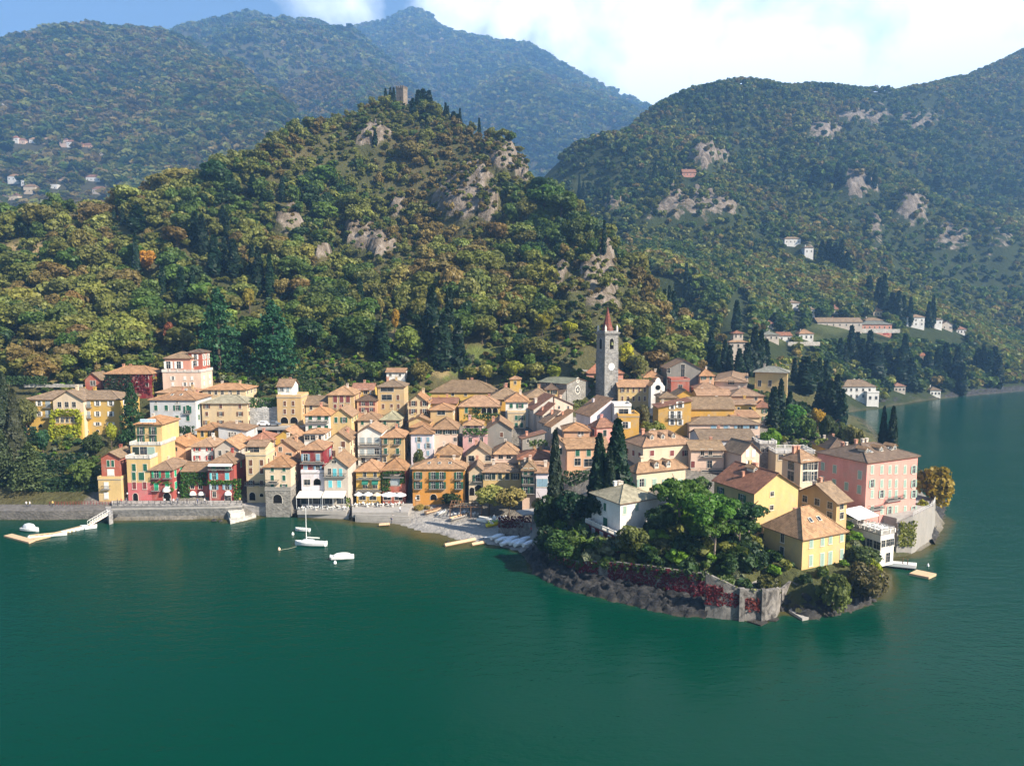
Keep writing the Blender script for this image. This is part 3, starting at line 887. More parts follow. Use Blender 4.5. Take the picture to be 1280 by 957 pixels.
def house(label, x0, x1, ye, Y, wall, roof='T', rt='hip', yr=None, yb=None, d=None, yaw=0, xs=None, rows=(), cols=3, st='c', sh='green', ws=(.95, 1.5), side=None,
          name='village_house', cat='house', o=.5, ch=1, group=None, stone=False, zb=None, plinth=None, rise=None, wins=None, zoff=0):
    phi = R(yaw); c, s = math.cos(phi), math.sin(phi)
    if yaw >= 0:      # near corner is the left end of the front
        nx = x0
        a = P(x0, ye, Y); ax, ay, ze = a.x, a.y, a.z
        w = run_to(ax, ay, ze, c, s, x1)
        if xs is not None: d = run_to(ax, ay, ze, -s, c, xs)
        fl = (ax, ay)
    else:
        a = P(x1, ye, Y); ax, ay, ze = a.x, a.y, a.z
        w = run_to(ax, ay, ze, -c, -s, x0)
        if xs is not None: d = run_to(ax, ay, ze, -s, c, xs)
        fl = (ax - c * w, ay - s * w)
    if d is None: d = min(max(w * .95, 7.0), 11.0)
    w, d = abs(w), abs(d)
    cx, cy = fl[0] + c * w / 2 - s * d / 2, fl[1] + s * w / 2 + c * d / 2
    corners = [(cx + c * u * w / 2 - s * v * d / 2, cy + s * u * w / 2 + c * v * d / 2) for u, v in ((-1, -1), (1, -1), (1, 1), (-1, 1))]
    gz = [float(zt(*q)) for q in corners]
    if zb is None:
        zb = min(gz) - .4
        if yb is not None: zb = min(zb, P((x0 + x1) / 2, yb, Y).z)
    zb = min(zb, ze - 2.2)
    FOOT.append((cx, cy, w / 2, d / 2, phi))
    hh = ze - zb
    if rise is None:
        span = d if (rt == 'gs' or (rt == 'hip' and w >= d)) else w
        if yr is not None and rt != 'flat':
            yq = Y if rt in ('gf',) else Y + (d * .5 * c)
            rise = P((x0 + x1) / 2, yr, yq).z - ze
            rise = min(max(rise, span * .12), span * .42)
        else:
            rise = span * .21 if rt not in ('sr', 'sl', 'sb') else span * .25
    root = thing(name, label, cat, (cx, cy, zb), phi, group)
    rv = random.Random(len(label) * 31 + int(x0)); f_ = rv.uniform(.74, 1.1); q_ = rv.uniform(0, .35); g_ = sum(ROOF[roof]) / 3; RC = tuple(f_ * (k * (1 - q_) + g_ * c_ * q_) for k, c_ in zip(ROOF[roof], (1.2, 1, .85)))
    m = MB(); X, Yh = w / 2, d / 2
    if rt in ('sr', 'sl'):
        zl, zr = (hh, hh + rise) if rt == 'sr' else (hh + rise, hh)
        q = [(-X, zl), (X, zr)]
        m.face([(-X, -Yh, 0), (X, -Yh, 0), (X, -Yh, zr), (-X, -Yh, zl)]); m.face([(X, Yh, 0), (-X, Yh, 0), (-X, Yh, zl), (X, Yh, zr)])
        m.face([(X, -Yh, 0), (X, Yh, 0), (X, Yh, zr), (X, -Yh, zr)]); m.face([(-X, Yh, 0), (-X, -Yh, 0), (-X, -Yh, zl), (-X, Yh, zl)])
    elif rt == 'sb':
        m.face([(-X, -Yh, 0), (X, -Yh, 0), (X, -Yh, hh), (-X, -Yh, hh)]); m.face([(X, Yh, 0), (-X, Yh, 0), (-X, Yh, hh + rise), (X, Yh, hh + rise)])
        m.face([(X, -Yh, 0), (X, Yh, 0), (X, Yh, hh + rise), (X, -Yh, hh)]); m.face([(-X, Yh, 0), (-X, -Yh, 0), (-X, -Yh, hh), (-X, Yh, hh + rise)])
    else:
        m.box(-X, -Yh, 0, X, Yh, hh, 0, 'b')
        if rt == 'gf':
            for yy, k in ((-Yh, 1), (Yh, -1)):
                q = [(-X, yy, hh), (X, yy, hh), (0, yy, hh + rise)]; m.face(q if k > 0 else q[::-1])
        elif rt == 'gs':
            for xx, k in ((X, 1), (-X, -1)):
                q = [(xx, -Yh, hh), (xx, Yh, hh), (xx, 0, hh + rise)]; m.face(q if k > 0 else q[::-1])
    link('wall', m.mesh('wall', ['stone' if stone else 'plaster']), root, WALL[wall])
    ro = link('roof', roof_mesh(rt, w, d, rise, o), root, RC, (0, 0, hh - .14 if rt != 'flat' else hh + .004))
    if rt == 'flat':
        p = MB(); t_ = .22
        p.box(-X - .1, -Yh - .1, .22, X + .1, -Yh + t_, 1.0); p.box(-X - .1, Yh - t_, .22, X + .1, Yh + .1, 1.0)
        p.box(-X - .1, -Yh + t_, .22, -X + t_, Yh - t_, 1.0); p.box(X - t_, -Yh + t_, .22, X + .1, Yh - t_, 1.0)
        bal = 'hotel' in label or 'balustrad' in label or 'basement' in label
        if bal:
            p = MB(); L4 = [(-X, -Yh), (X, -Yh), (X, Yh), (-X, Yh)]
            for (ax_, ay_), (bx_, by_) in zip(L4, L4[1:] + L4[:1]):
                q = max(2, int(math.hypot(bx_ - ax_, by_ - ay_) / .38))
                for i in range(q):
                    x, y = ax_ + (bx_ - ax_) * i / q, ay_ + (by_ - ay_) * i / q; r_ = .2 if i % 7 == 0 else .075
                    p.box(x - r_, y - r_, .22, x + r_, y + r_, 1.12 if i % 7 == 0 else .95)
                x0_, x1_, y0_, y1_ = min(ax_, bx_), max(ax_, bx_), min(ay_, by_), max(ay_, by_)
                p.box(x0_ - (.13 if y0_ == y1_ else .13), y0_ - (.13 if y0_ == y1_ else -.14), .951, x1_ + .13, y1_ + (.13 if y0_ == y1_ else -.14), 1.06)
        link('balustrade' if bal else 'parapet', p.mesh('parapet', ['plaster']), root, (.60, .57, .52) if bal else tuple(min(1, k * 1.1) for k in WALL[wall]), (0, 0, hh))
        ch = 0
    rr = random.Random(int(x0 * 7 + ye * 13))
    for i in range(ch):
        u, v = rr.uniform(-.32, .32), rr.uniform(.0, .3)
        if rt in ('sr', 'sl'): zz = rise * ((u + .5) if rt == 'sr' else (.5 - u))
        elif rt == 'sb': zz = rise * (v + .5)
        elif rt == 'gf': zz = rise * (1 - abs(u) * 2)
        elif rt == 'gs': zz = rise * (1 - abs(v) * 2)
        else: zz = rise * min(1, (1 - abs(u) * 2) * w / min(w, d), (1 - abs(v) * 2) * d / min(w, d))
        link('chimney', chimney_mesh(rr.choice((0, 1, 1, 2))), ro, rr.choice([(.58, .50, .42), (.5, .25, .17), WALL[wall]]), (u * w, v * d, zz + .1))
    # openings
    ww, wh = ws
    inv = lambda px, py: None
    def on_front(px, py):
        r_ = ray(px, py); nrm = np.array((s, -c)); t_ = (fl[0] * nrm[0] + fl[1] * nrm[1]) / (r_[0] * nrm[0] + r_[1] * nrm[1])
        qx, qy, qz = r_[0] * t_, r_[1] * t_, H + r_[2] * t_
        return (qx - cx) * c + (qy - cy) * s, qz - zb
    rz_ = []
    for py in rows:
        if isinstance(cols, int):
            xs_ = [x0 + (x1 - x0) * (i + .5) / cols for i in range(cols)]
        else:
            xs_ = cols
        zq = None
        for px in xs_:
            u, zq = on_front(px, py)
            s2 = st.replace('c', 'o') if rv.random() < .3 else (st.replace('o', 'c') if rv.random() < .25 else st)
            put_window(root, max(-X + ww * .6, min(X - ww * .6, u)), zq, 'f', w, d, ww, wh, s2, sh)
        if zq is not None: rz_.append(zq)
    for q in (wins or ()):
        px, py, w_, h_, st_ = q[:5]; sh_ = q[5] if len(q) > 5 else sh
        u, zq = on_front(px, py)
        put_window(root, u, zq, 'f', w, d, w_, h_, st_, sh_)
    if side is None: side = max(1, int(d / 3.4)) if rz_ else 0
    fc = ('r' if (x0 + x1) / 2 < 660 else 'l') if yaw == 0 else ('l' if yaw > 0 else 'r')
    for zq in rz_:
        if zq < 1.2: continue
        for i in range(side):
            if rv.random() < .12: continue
            put_window(root, -Yh + d * (i + .5) / side, zq, fc, w, d, ww, wh, st.replace('b', ''), sh)
    root['_w'], root['_d'], root['_h'] = w, d, hh
    return root
# ------------------------------------------------------------ trees and plants
def quads(c, nrm, size, rng, aspect=1.0):
    """leaf sprays: one small quad per centre, facing nrm"""
    k = len(c)
    nrm = nrm / (np.linalg.norm(nrm, axis=1, keepdims=True) + 1e-9)
    r = rng.normal(size=(k, 3)); a = np.cross(nrm, r); a /= np.linalg.norm(a, axis=1, keepdims=True) + 1e-9
    b = np.cross(nrm, a)
    s = (size * rng.uniform(0.6, 1.35, k))[:, None]
    a = a * s; b = b * s * aspect
    bend = nrm * s * 0.25
    return np.stack([c - a - b * .6, c + a * .7 - b + bend, c + a + b * .7, c - a * .6 + b + bend], 1)
def sph(rng, k, up=0.0):
    v = rng.normal(size=(k, 3)); v[:, 2] += up
    return v / np.linalg.norm(v, axis=1, keepdims=True)
def crown_round(seed, lobes=18, per=40, size=.13, flat=1.0, spread=.62, lr=(.26, .42), jit=.55, clear=.0):
    rng = np.random.default_rng(seed); out = []; lf = []
    for i in range(lobes):
        d = sph(rng, 1, .25)[0]
        rad = rng.uniform(.35, 1.0) ** .6 * spread
        c = d * rad * np.array((1, 1, .85 * flat)); r = rng.uniform(*lr)
        e = sph(rng, per, .35)
        p = c + e * (r * rng.uniform(.72, 1.05, per))[:, None] * np.array((1, 1, .8))
        out.append(quads(p, e + jit * rng.normal(size=(per, 3)), size, rng)); lf.append(np.full(per, rng.uniform(.78, 1.22)))
    return np.concatenate(out), np.concatenate(lf)
def crown_spire(seed, k=420, size=.05, ragged=.16, belly=.30, power=.75):
    """cypress: unit height from 0 to 1, half-width 1 at its widest"""
    rng = np.random.default_rng(seed)
    z = rng.uniform(0, 1, k) ** .85; th = rng.uniform(0, 2 * np.pi, k)
    prof = np.clip(np.where(z < belly, .55 + .45 * np.sin(z / belly * np.pi / 2), np.clip(1 - (z - belly) / (1 - belly), 0, 1) ** power), .04, 1)
    lob = 1 + ragged * np.sin(th * 3 + z * 9 + seed) + ragged * .8 * np.sin(th * 5 - z * 23 + seed * 2) + rng.normal(0, ragged * .5, k)
    r = prof * lob
    p = np.stack([r * np.cos(th), r * np.sin(th), z], 1)
    nrm = np.stack([np.cos(th), np.sin(th), np.full(k, .35)], 1) + .4 * rng.normal(size=(k, 3))
    return p, nrm, rng.uniform(.75, 1.25, k)
def crown_cedar(seed, tiers=15, per=300, size=.042):
    rng = np.random.default_rng(seed); P_, N_, L_ = [], [], []
    for t in range(tiers):
        z = t / (tiers - 1); R_ = (1 - z) ** .7 * .95 + .06
        for k in range(rng.integers(5, 8)):
            a = rng.uniform(0, 6.28); rr = R_ * rng.uniform(.7, 1.1); w = .28 * R_ + .07
            m = per // 6
            u = rng.uniform(.25, 1, m); lat = rng.normal(0, 1, m) * w * (.35 + u * .65)
            x = np.cos(a) * u * rr - np.sin(a) * lat; y = np.sin(a) * u * rr + np.cos(a) * lat
            zz = z * 1.5 - .12 * u + rng.normal(0, .022, m) + rng.uniform(-.05, .05)
            P_.append(np.stack([x, y, zz], 1)); N_.append(np.array((0.15 * np.cos(a), .15 * np.sin(a), 1)) + .45 * rng.normal(size=(m, 3))); L_.append(np.full(m, rng.uniform(.75, 1.2)))
    Pq = np.concatenate(P_); return quads(Pq, np.concatenate(N_), size, rng), np.concatenate(L_)
def crown_umbrella(seed, lobes=34, per=150, size=.046):
    rng = np.random.default_rng(seed); out, lf = [], []
    for i in range(lobes):
        a = rng.uniform(0, 6.28); rad = rng.uniform(0, 1) ** .5 * .85
        c = np.array((np.cos(a) * rad, np.sin(a) * rad, .30 * (1 - rad ** 2) + rng.uniform(-.12, .08))); r = rng.uniform(.18, .30)
        e = sph(rng, per, .7); p = c + e * r * np.array((1, 1, .62)) * rng.uniform(.8, 1.05, (per, 1))
        out.append(quads(p, e + .5 * rng.normal(size=(per, 3)), size, rng)); lf.append(np.full(per, rng.uniform(.8, 1.2)))
    return np.concatenate(out), np.concatenate(lf)
def crown_mesh(name, Q, leaf):
    k = len(Q)
    lf = np.repeat(leaf, 4)[:, None] * np.ones((1, 3))
    return raw_mesh(name, Q.reshape(-1, 3), np.arange(k * 4).reshape(-1, 4), 'foliage', False, {'leaf': ('FLOAT_COLOR', lf)})

def hit(px, py, f=None, y0=120, y1=1500):
    f = f or zt
    ys = np.arange(y0, y1, 1.0); d = ray(px, py)
    s = ys / d[1]; xs = d[0] * s; zs = H + d[2] * s
    g = f(xs, ys)
    i = np.argmax(zs < g)
    return float(xs[i]), float(ys[i]), float(g[i])
h = house
# --- west end, up the slope
villa = h('long yellow villa above the terraced garden with ivy-covered terrace', 31, 149, 498.5, 240, 'yellow', 'B', 'hip', 488, 552, 13, rows=(504, 517), cols=(34, 49, 122, 138.5), sh='white', ws=(1.0, 1.6), st='o', side=2, name='villa', cat='villa', ch=3,
  wins=[(122, 529.5, 1.2, 1.1, 'o', 'white'), (138.5, 529.5, 1.2, 1.1, 'o', 'white'), (35, 532, 1.2, 1.0, 'a'), (51, 532, 1.2, 1.0, 'a'), (109, 538.5, 1.1, .9, 'a'), (122, 538.5, 1.1, .9, 'a'), (60, 505, 1.5, 2.0, 'cb', 'grey'), (60, 517, 1.5, 2.2, 'cb', 'grey'), (110, 505, 1.6, 2.0, 'cb', 'grey'), (110, 518, 1.6, 2.2, 'cb', 'grey')])
h('dark house smothered in ivy under a bright orange hipped roof', 131, 189, 466.5, 262, 'darkred', 'O', 'hip', 457, 490, 11, rows=(470.5, 480), cols=(143, 158, 172, 184), sh='dark', ch=2)
h('small brick gabled outbuilding beside the ivy-covered dark house', 106, 126, 474, 267, 'rust', 'B', 'gf', 465.5, 484, 7, rows=(478.5,), cols=(114.5, 118), ws=(.9, 1.7), st='n', ch=0)
h('pale block with balustraded terrace below the pink-red upper house', 203, 251, 465.5, 260, 'pinkbeige', 'T', 'flat', None, 488, 10, rows=(472.5, 480), cols=(216, 231, 240), sh='white', ws=(.8, 1.3))
h('pink-red house with brown pyramid roof set back on a terrace', 206, 238, 447, 263.5, 'salmon', 'B', 'hip', 439.5, 466, 9, rows=(456,), cols=(210.5, 223.5), ws=(1.5, 2.6), sh='white', st='o', ch=1)
h('square red tower house with flat dark roof behind the pink-red house', 235, 252, 440, 266, 'rust', 'D', 'hip', 436.5, 466, 7, rows=(446, 454), cols=(244,), ws=(1.1, 1.9), sh='white', st='o', ch=0)
h('large pale grey house with dark green shutters and broad orange roof', 187, 244, 499, 240, 'coolgrey', 'O', 'hip', 488.5, 540, 13, rows=(509.5, 522.5), cols=(195, 208, 221.5, 235), sh='green', ws=(1.1, 1.75), ch=3, wins=[(222, 537, 2.0, 2.4, 'a'), (235, 537, 2.0, 2.4, 'a'), (234.5, 512, 1.2, 2.3, 'ob', 'green'), (195, 502.5, .7, .5, 'n'), (221.5, 502.5, .7, .5, 'n')])
h('low house whose terracotta roof shows behind the large pale grey house', 196, 243, 490, 252, 'tan', 'T', 'hip', 483.5, 505, 9, ch=1)
h('upper cream house with a row of small windows under the eaves', 253, 307, 486.5, 255, 'cream', 'O', 'hip', 479, 500, 11, rows=(490.5,), cols=(262, 270, 278, 288, 298), ws=(1.0, 1.4), sh='dark', st='n', ch=2)
h('lower cream house with brown shutters and wide pale tiled roof', 252, 309, 503.5, 243, 'cream', 'P', 'hip', 493.5, 534, 12, rows=(507.5, 517, 528), cols=(258.5, 276, 300), sh='brown', ws=(1.0, 1.4), st='o', ch=1)
# --- west waterfront
hot = h('tall narrow yellow hotel tower with sign on its orange roof', 169, 202, 529.5, 214, 'paleyellow', 'O', 'hip', 519.5, 552, 11, rows=(), side=0, name='hotel', cat='hotel', ch=1,
  wins=[(176.5, 538, 1.0, 2.2, 'ob', 'green'), (191.5, 538, 1.0, 2.2, 'ob', 'green'), (176.5, 547.5, 1.0, 2.0, 'o', 'green'), (191.5, 547.5, 1.0, 2.0, 'o', 'green')])
h('middle terrace block of the yellow hotel, with glazed loggia and balustrade', 163, 201, 556.5, 210.5, 'paleyellow', 'T', 'flat', None, 572, 9, rows=(), side=1, wins=[(170, 563, 2.0, 2.3, 'c', 'dark'), (180, 563, 2.4, 2.3, 'n'), (189, 563, 2.2, 2.2, 'c', 'sage')])
low = h('lower yellow hotel front with pink ground floors and green shutters', 158, 187.5, 573.5, 206, 'paleyellow', 'T', 'flat', None, 627, 10, rows=(), side=1, cat='hotel', name='hotel',
  wins=[(167.5, 584, 1.1, 2.1, 'c', 'green'), (181.5, 584, 1.1, 2.1, 'c', 'green'), (167.5, 595, 1.1, 2.3, 'c', 'green'), (177, 595, 1.6, 2.3, 'c', 'green'), (168, 606.5, 1.1, 2.0, 'c', 'maroon'), (181, 606.5, 1.1, 2.0, 'c', 'maroon'), (169.5, 621, 1.5, 2.4, 'a')])
_m = MB(); _m.box(-low['_w'] / 2 - .008, -low['_d'] / 2 - .008, 0, low['_w'] / 2 + .008, -low['_d'] / 2 + 3, low['_h'] * .46)
link('pink_base', _m.mesh('pink_base', ['plaster']), low, (.46, .13, .13))
west = h('small gabled house, red above and pale yellow below, nearest the gangway', 126, 150, 571, 207, 'rust', 'B', 'gf', 564.5, 598, 15, rows=(), side=2, ch=1,
  wins=[(135.5, 579, .8, 1.8, 'c', 'green'), (141, 579, .8, 1.8, 'c', 'green'), (138.5, 590, 1.9, 1.8, 'c', 'white')])
h('pale yellow ground storeys with white shutters under the small red gable', 122.5, 151, 599.5, 205.8, 'paleyellow', 'T', 'flat', None, 627, 9, rows=(), side=0, wins=[(133, 606.5, 1.2, 2.0, 'cb', 'white'), (133, 619, 1.2, 1.8, 'c', 'white')])
h('red waterfront house with bright green shutters and a white porch', 187.5, 215, 586, 206, 'red', 'T', 'hip', 573.5, 626, 11, rows=(592.5, 608), cols=(195.5, 209.5), sh='bright', ws=(1.25, 2.1), st='cb', ch=1, wins=[(209, 621, 2.2, 2.6, 'a')])
h('peach gabled house between the yellow hotel and white red-shuttered house', 202, 232, 557, 220, 'peach', 'O', 'gf', 549, 574, 12, rows=(), side=1, ch=2, wins=[(207.5, 561, 1.3, 1.1, 'o', 'dark'), (216, 561, 1.3, 1.1, 'o', 'dark')])
h('white house with red shutters above the red waterfront house', 239, 266, 557, 218, 'white', 'T', 'hip', 546.5, 582, 10, rows=(560.5, 572), cols=(246.5, 262), sh='red', ws=(.95, 1.4), ch=2)
h('rough grey house with long orange roof beside the white red-shuttered house', 268, 298, 560, 216.5, 'warmgrey', 'T', 'gf', 549.5, 585, 14, rows=(566,), cols=(275, 284), sh='dark', st='n', ch=1)
h('ivy-hung lower red waterfront house with two white dome awnings', 228, 260, 588, 208, 'red', 'T', 'gs', 577, 625, 9, rows=(592.5, 607), cols=(240.5, 250.5), sh='white', ws=(1.1, 1.6), st='n', ch=1, wins=[(241, 621, 2.0, 2.0, 'n'), (252, 621, 2.0, 2.0, 'n')])
h('taller red waterfront house with pyramid roof and balcony under the eaves', 260, 292, 578.5, 206, 'red', 'T', 'hip', 565.5, 626, 11, rows=(584,), cols=(267.5, 284), sh='bright', ws=(1.1, 1.9), st='c', ch=1, side=1,
  wins=[(276, 584.5, 6.0, .6, 'b'), (267.5, 595, 1.1, 1.9, 'o', 'turq'), (284, 595, 1.1, 1.9, 'c', 'turq'), (267.5, 608, 1.2, 1.7, 'o', 'blue'), (284, 608, 1.2, 1.7, 'o', 'blue'), (268, 617.5, 1.0, 1.6, 'n'), (285, 622, 1.8, 1.6, 'n')])
h('small yellow house tucked between the pale grey and cream houses', 246, 272, 536.5, 231, 'yellow', 'O', 'hip', 528, 550, 8, rows=(541.5,), cols=(253, 264), sh='dark', ws=(.9, 2.0), ch=1)
h('plain grey house with one orange slope falling to the right', 273, 308, 537.5, 229, 'coolgrey', 'T', 'sl', 529, 556, 10, rows=(543,), cols=(287, 290.5, 294), ws=(.6, 1.6), st='n', ch=1)
h('tan house with two arched garages below a planted roof terrace', 346, 376, 497, 243, 'tan', 'T', 'flat', None, 529, 9, rows=(504, 514), cols=(356, 366.5), sh='brown', ws=(.9, 1.6), wins=[(355.5, 525, 2.6, 2.2, 'a'), (367.5, 525, 2.6, 2.2, 'a')])
h('little white house standing on the terrace of the tan house', 347, 365, 482, 246.5, 'white', 'T', 'gs', 473.5, 499, 7, rows=(486.5,), cols=(352, 360), sh='grey', ws=(.9, 1.4), ch=1)
h('narrow cream waterfront house with stone ground floor and flat terrace', 307, 332, 569.5, 206, 'cream', 'T', 'flat', None, 628, 9, rows=(578, 588, 604), cols=(313.5, 327), sh='brown', ws=(1.0, 1.7), side=2, wins=[(315.5, 620, 1.8, 2.4, 'a'), (327, 618.5, 1.1, 1.0, 'a'), (320, 604.5, 5.2, .5, 'b')])
h('cream penthouse with open loggia on top of the narrow waterfront house', 309, 332, 557, 209, 'cream', 'T', 'gs', 549.5, 571, 7, rows=(), wins=[(317, 562.5, 3.4, 2.1, 'n')], ch=1, side=0)
arc = h('beige waterfront house on a stone base with one large arch', 331, 363, 582, 201, 'cream2', 'O', 'hip', 568.5, 614, 9, rows=(585.5, 597, 608), cols=(340.5, 355), sh='green', ws=(.9, 1.5), ch=0, side=1, wins=[(341, 602.3, 2.6, .4, 'b')])
h('rough stone vaulted base standing in the lake under the beige house', 331.5, 363, 613, 200.2, 'stone', 'T', 'flat', None, 645, 8.5, rows=(), wins=[(347, 623, 2.6, 2.6, 'a')], side=0, stone=True, zb=-.6)
h('pinkish house with long low roof behind the beige arched house', 341, 370, 560.5, 214, 'peach', 'T', 'gf', 550, 580, 12, rows=(), wins=[(343, 567, 1.0, 1.2, 'n'), (350.5, 561, 1.0, 1.3, 'n'), (361, 568.5, 1.8, 1.3, 'n')], ch=2, side=1)
h('bright yellow gabled house behind the pinkish roofs', 343, 372, 546, 225, 'yellow', 'O', 'gf', 536.5, 565, 11, rows=(551,), cols=(353, 364), sh='brown', ws=(.8, 1.2), ch=1)
h('small terracotta-roofed house left of the bright yellow gable', 310, 340, 549, 222, 'rose', 'R', 'hip', 539.5, 572, 9, rows=(554,), cols=2, st='n', ch=1)
# --- middle waterfront
h('dark red waterfront house with pale shutters over a grey terrace', 376, 404, 561, 205, 'darkred', 'O', 'hip', 550.5, 592, 10, rows=(571.5, 586), cols=(382, 397.5), sh='blue', ws=(1.1, 2.1), st='o', side=2, ch=1, wins=[(391, 577.8, 6.0, .3, 'b')])
h('pale pink base storey below the dark red house, with dark openings', 376.5, 405, 591.5, 204, 'lilac', 'T', 'flat', None, 633, 9, rows=(), wins=[(384, 602.5, 1.8, 1.6, 'n'), (396.5, 602, 2.1, 2.0, 'a'), (383, 624.5, 3.2, 2.4, 'n'), (398, 624.5, 3.2, 2.4, 'n')], side=0)
h('grey waterfront house with turquoise shutters and orange bands', 405, 434.5, 582, 203, 'warmgrey', 'T', 'gf', 570.5, 633, 11, rows=(), ch=1, side=2,
  wins=[(412, 590, .9, 2.2, 'n', ), (418.5, 590, 1.1, 2.2, 'c', 'turq'), (426, 590, .9, 2.2, 'c', 'turq'), (419, 594.2, 5.4, .3, 'b'), (413, 604.5, 1.1, 2.0, 'c', 'turq'), (424, 604.5, 1.1, 2.0, 'c', 'turq'), (417.5, 577, 1.3, .8, 'n'), (412, 624.5, 2.8, 2.4, 'n'), (427, 624.5, 2.8, 2.4, 'n')])
h('cream gabled house with brown shutters behind the turquoise-shuttered house', 409.5, 437, 549, 216, 'cream', 'T', 'gf', 539, 585, 11, rows=(555, 566.5), cols=(414, 429), sh='brown', ws=(1.2, 1.8), ch=1)
h('white house with green shutters and balcony, below the tan three-window house', 381.5, 412, 518, 233, 'white', 'O', 'hip', 508, 542, 9, rows=(521.5, 534.5), cols=(388, 399, 408), sh='green', ws=(1.2, 1.6), ch=1, wins=[(397, 527, 6.3, .3, 'b')])
h('low white house with red roof and glazed terrace under the white house', 380, 405, 541, 222, 'white', 'O', 'hip', 536, 555, 8, rows=(547,), cols=(384, 391, 398), sh='sage', ws=(1.7, 1.5), ch=0, st='n')
h('plain yellow gabled house right of the white balcony house', 413.5, 439, 519.5, 234, 'paleyellow', 'T', 'gf', 510, 542, 11, rows=(524.5,), cols=(420, 430), sh='green', ws=(1.0, 1.7), ch=1)
h('low building with a faded red roof below the tan three-window house', 382, 409, 505, 247, 'cream', 'B', 'gs', 494.5, 520, 8, rows=(509,), cols=2, st='n', ch=2)
h('tan villa with three tall brown windows and pyramid roof', 410, 442, 492.5, 247, 'tan', 'T', 'hip', 482, 520, 11, rows=(498.5,), cols=(419, 427, 435), sh='maroon', ws=(1.4, 2.3), ch=1, wins=[(419, 507.5, 1.0, 1.3, 'c', 'maroon'), (427, 507.5, 1.2, 1.3, 'n'), (436, 507.5, 1.0, 1.3, 'c', 'maroon')])
h('yellow corner house with red roof at the top row beside the green trees', 440, 466, 486.5, 258, 'yellow', 'R', 'gs', 479, 500, 8, rows=(489.5,), cols=(449, 457), sh='blue', ws=(1.4, 1.7), st='n', ch=1)
h('house with dark brown pyramid roof below the yellow corner house', 446, 471, 499.5, 248.5, 'peach', 'D', 'hip', 492.5, 518, 9, rows=(504, 512), cols=(454, 464), sh='maroon', ws=(1.2, 1.5), ch=1)
h('tall ochre block with recessed dark terraces', 472, 505, 482.5, 250, 'tan', 'B', 'hip', 474, 518, 10, rows=(507.5,), cols=(479, 489.5, 498), sh='brown', ws=(.9, 1.5), ch=2, wins=[(484, 486, 4.6, 1.7, 'n'), (483.5, 496.5, 3.6, 1.9, 'n'), (497.5, 496.5, 1.0, 1.8, 'c', 'brown')])
h('pale house with white dormer gable, left of its cream twin', 447, 473, 524, 238, 'cream2', 'T', 'hip', 514.5, 542, 9, rows=(528,), cols=(453, 466.5), sh='green', ws=(.9, 1.4), ch=1)
h('cream house with small dormer and iron balcony, right of its pale twin', 476, 500.5, 523.5, 238, 'cream', 'P', 'hip', 513.5, 540, 9, rows=(529,), cols=(481, 497), sh='green', ws=(.9, 1.7), st='cb', ch=1)
h('big grey-white gabled house with tall arched windows on two floors', 447, 476.5, 540, 222, 'white', 'T', 'gf', 532, 582, 11, rows=(550, 564), cols=(453, 462, 471), sh='grey', ws=(1.4, 1.9), st='c', ch=1, wins=[(462, 555.7, 6.0, .3, 'b'), (462, 569.7, 6.0, .3, 'b'), (454, 575, 1.2, 1.6, 'n'), (469, 575, 1.2, 1.6, 'n')])
h('ochre house with green shutters and red roof beside the grey-white gable', 477, 505, 545.5, 221.5, 'tan', 'O', 'hip', 535.5, 582, 10, rows=(551, 563.5), cols=(482, 497), sh='green', ws=(1.0, 1.8), st='cb', ch=1, wins=[(481, 574, .9, 1.4, 'n'), (497, 574, .9, 1.4, 'n')])
h('small bright yellow waterfront house with two green awnings', 445, 475, 587.5, 208, 'yellow', 'O', 'hip', 574.5, 628, 9, rows=(592.5,), cols=(456, 469), sh='brown', ws=(.9, 1.8), st='n', ch=0, side=1, wins=[(461, 597.3, 6.0, .3, 'b'), (456.5, 607, 1.3, 1.3, 'n'), (469, 607, 1.3, 1.3, 'n'), (461, 612.5, 6.6, .3, 'b'), (453, 620, 2.0, 2.2, 'n'), (466, 620, 2.0, 2.2, 'n')])
h('dark red waterfront house half covered in creeper above white umbrellas', 477.5, 506.5, 586, 208, 'rust', 'O', 'hip', 572, 628, 9, rows=(), side=1, ch=0, wins=[(492, 589.5, 3.3, 1.5, 'n'), (494, 602, 2.8, 1.9, 'c', 'grey'), (492, 595, 5.0, .3, 'b'), (484, 620, 2.2, 2.2, 'n'), (498, 620, 2.2, 2.2, 'n')])
h('large orange waterfront house with four bays and dark green shutters', 515.5, 581, 585, 206, 'orange', 'T', 'hip', 573, 629, 12, rows=(594, 606), cols=(522.5, 541.5, 552, 573.5), sh='green', ws=(1.15, 2.0), st='ob', ch=3, side=2, wins=[(522.5, 621.5, .9, 1.4, 'n'), (542, 621, 1.9, 1.8, 'a')])
h('pale lilac-white house with orange roof behind the large orange house', 513.5, 541, 541, 222, 'lilac', 'O', 'hip', 532.5, 574, 9, rows=(549, 557, 566), cols=(523.5, 535), sh='blue', ws=(.9, 1.5), ch=0)
h('house of which only the red roof shows behind the lilac-white house', 514, 538, 533, 231, 'cream', 'O', 'hip', 525, 545, 9, ch=0)
h('beige house with three square windows right of the lilac-white house', 541, 571, 535, 226, 'pinkbeige', 'T', 'hip', 522, 556, 11, rows=(539.5,), cols=(547, 559.5, 569), sh='dark', ws=(1.3, 1.4), st='o', ch=0, wins=[(569, 549, 1.0, 1.2, 'n')])
h('low beige annex with broad orange roof behind the orange house', 545, 575, 567, 214.5, 'beige', 'T', 'hip', 554.5, 585, 9, ch=1)
h('yellow gabled house with brown shutters above the lilac-white house', 510, 535, 502.5, 242, 'cream', 'O', 'gf', 492.5, 530, 11, rows=(504, 514), cols=(516.5, 530.5), sh='brown', ws=(1.2, 1.7), st='o', ch=1)
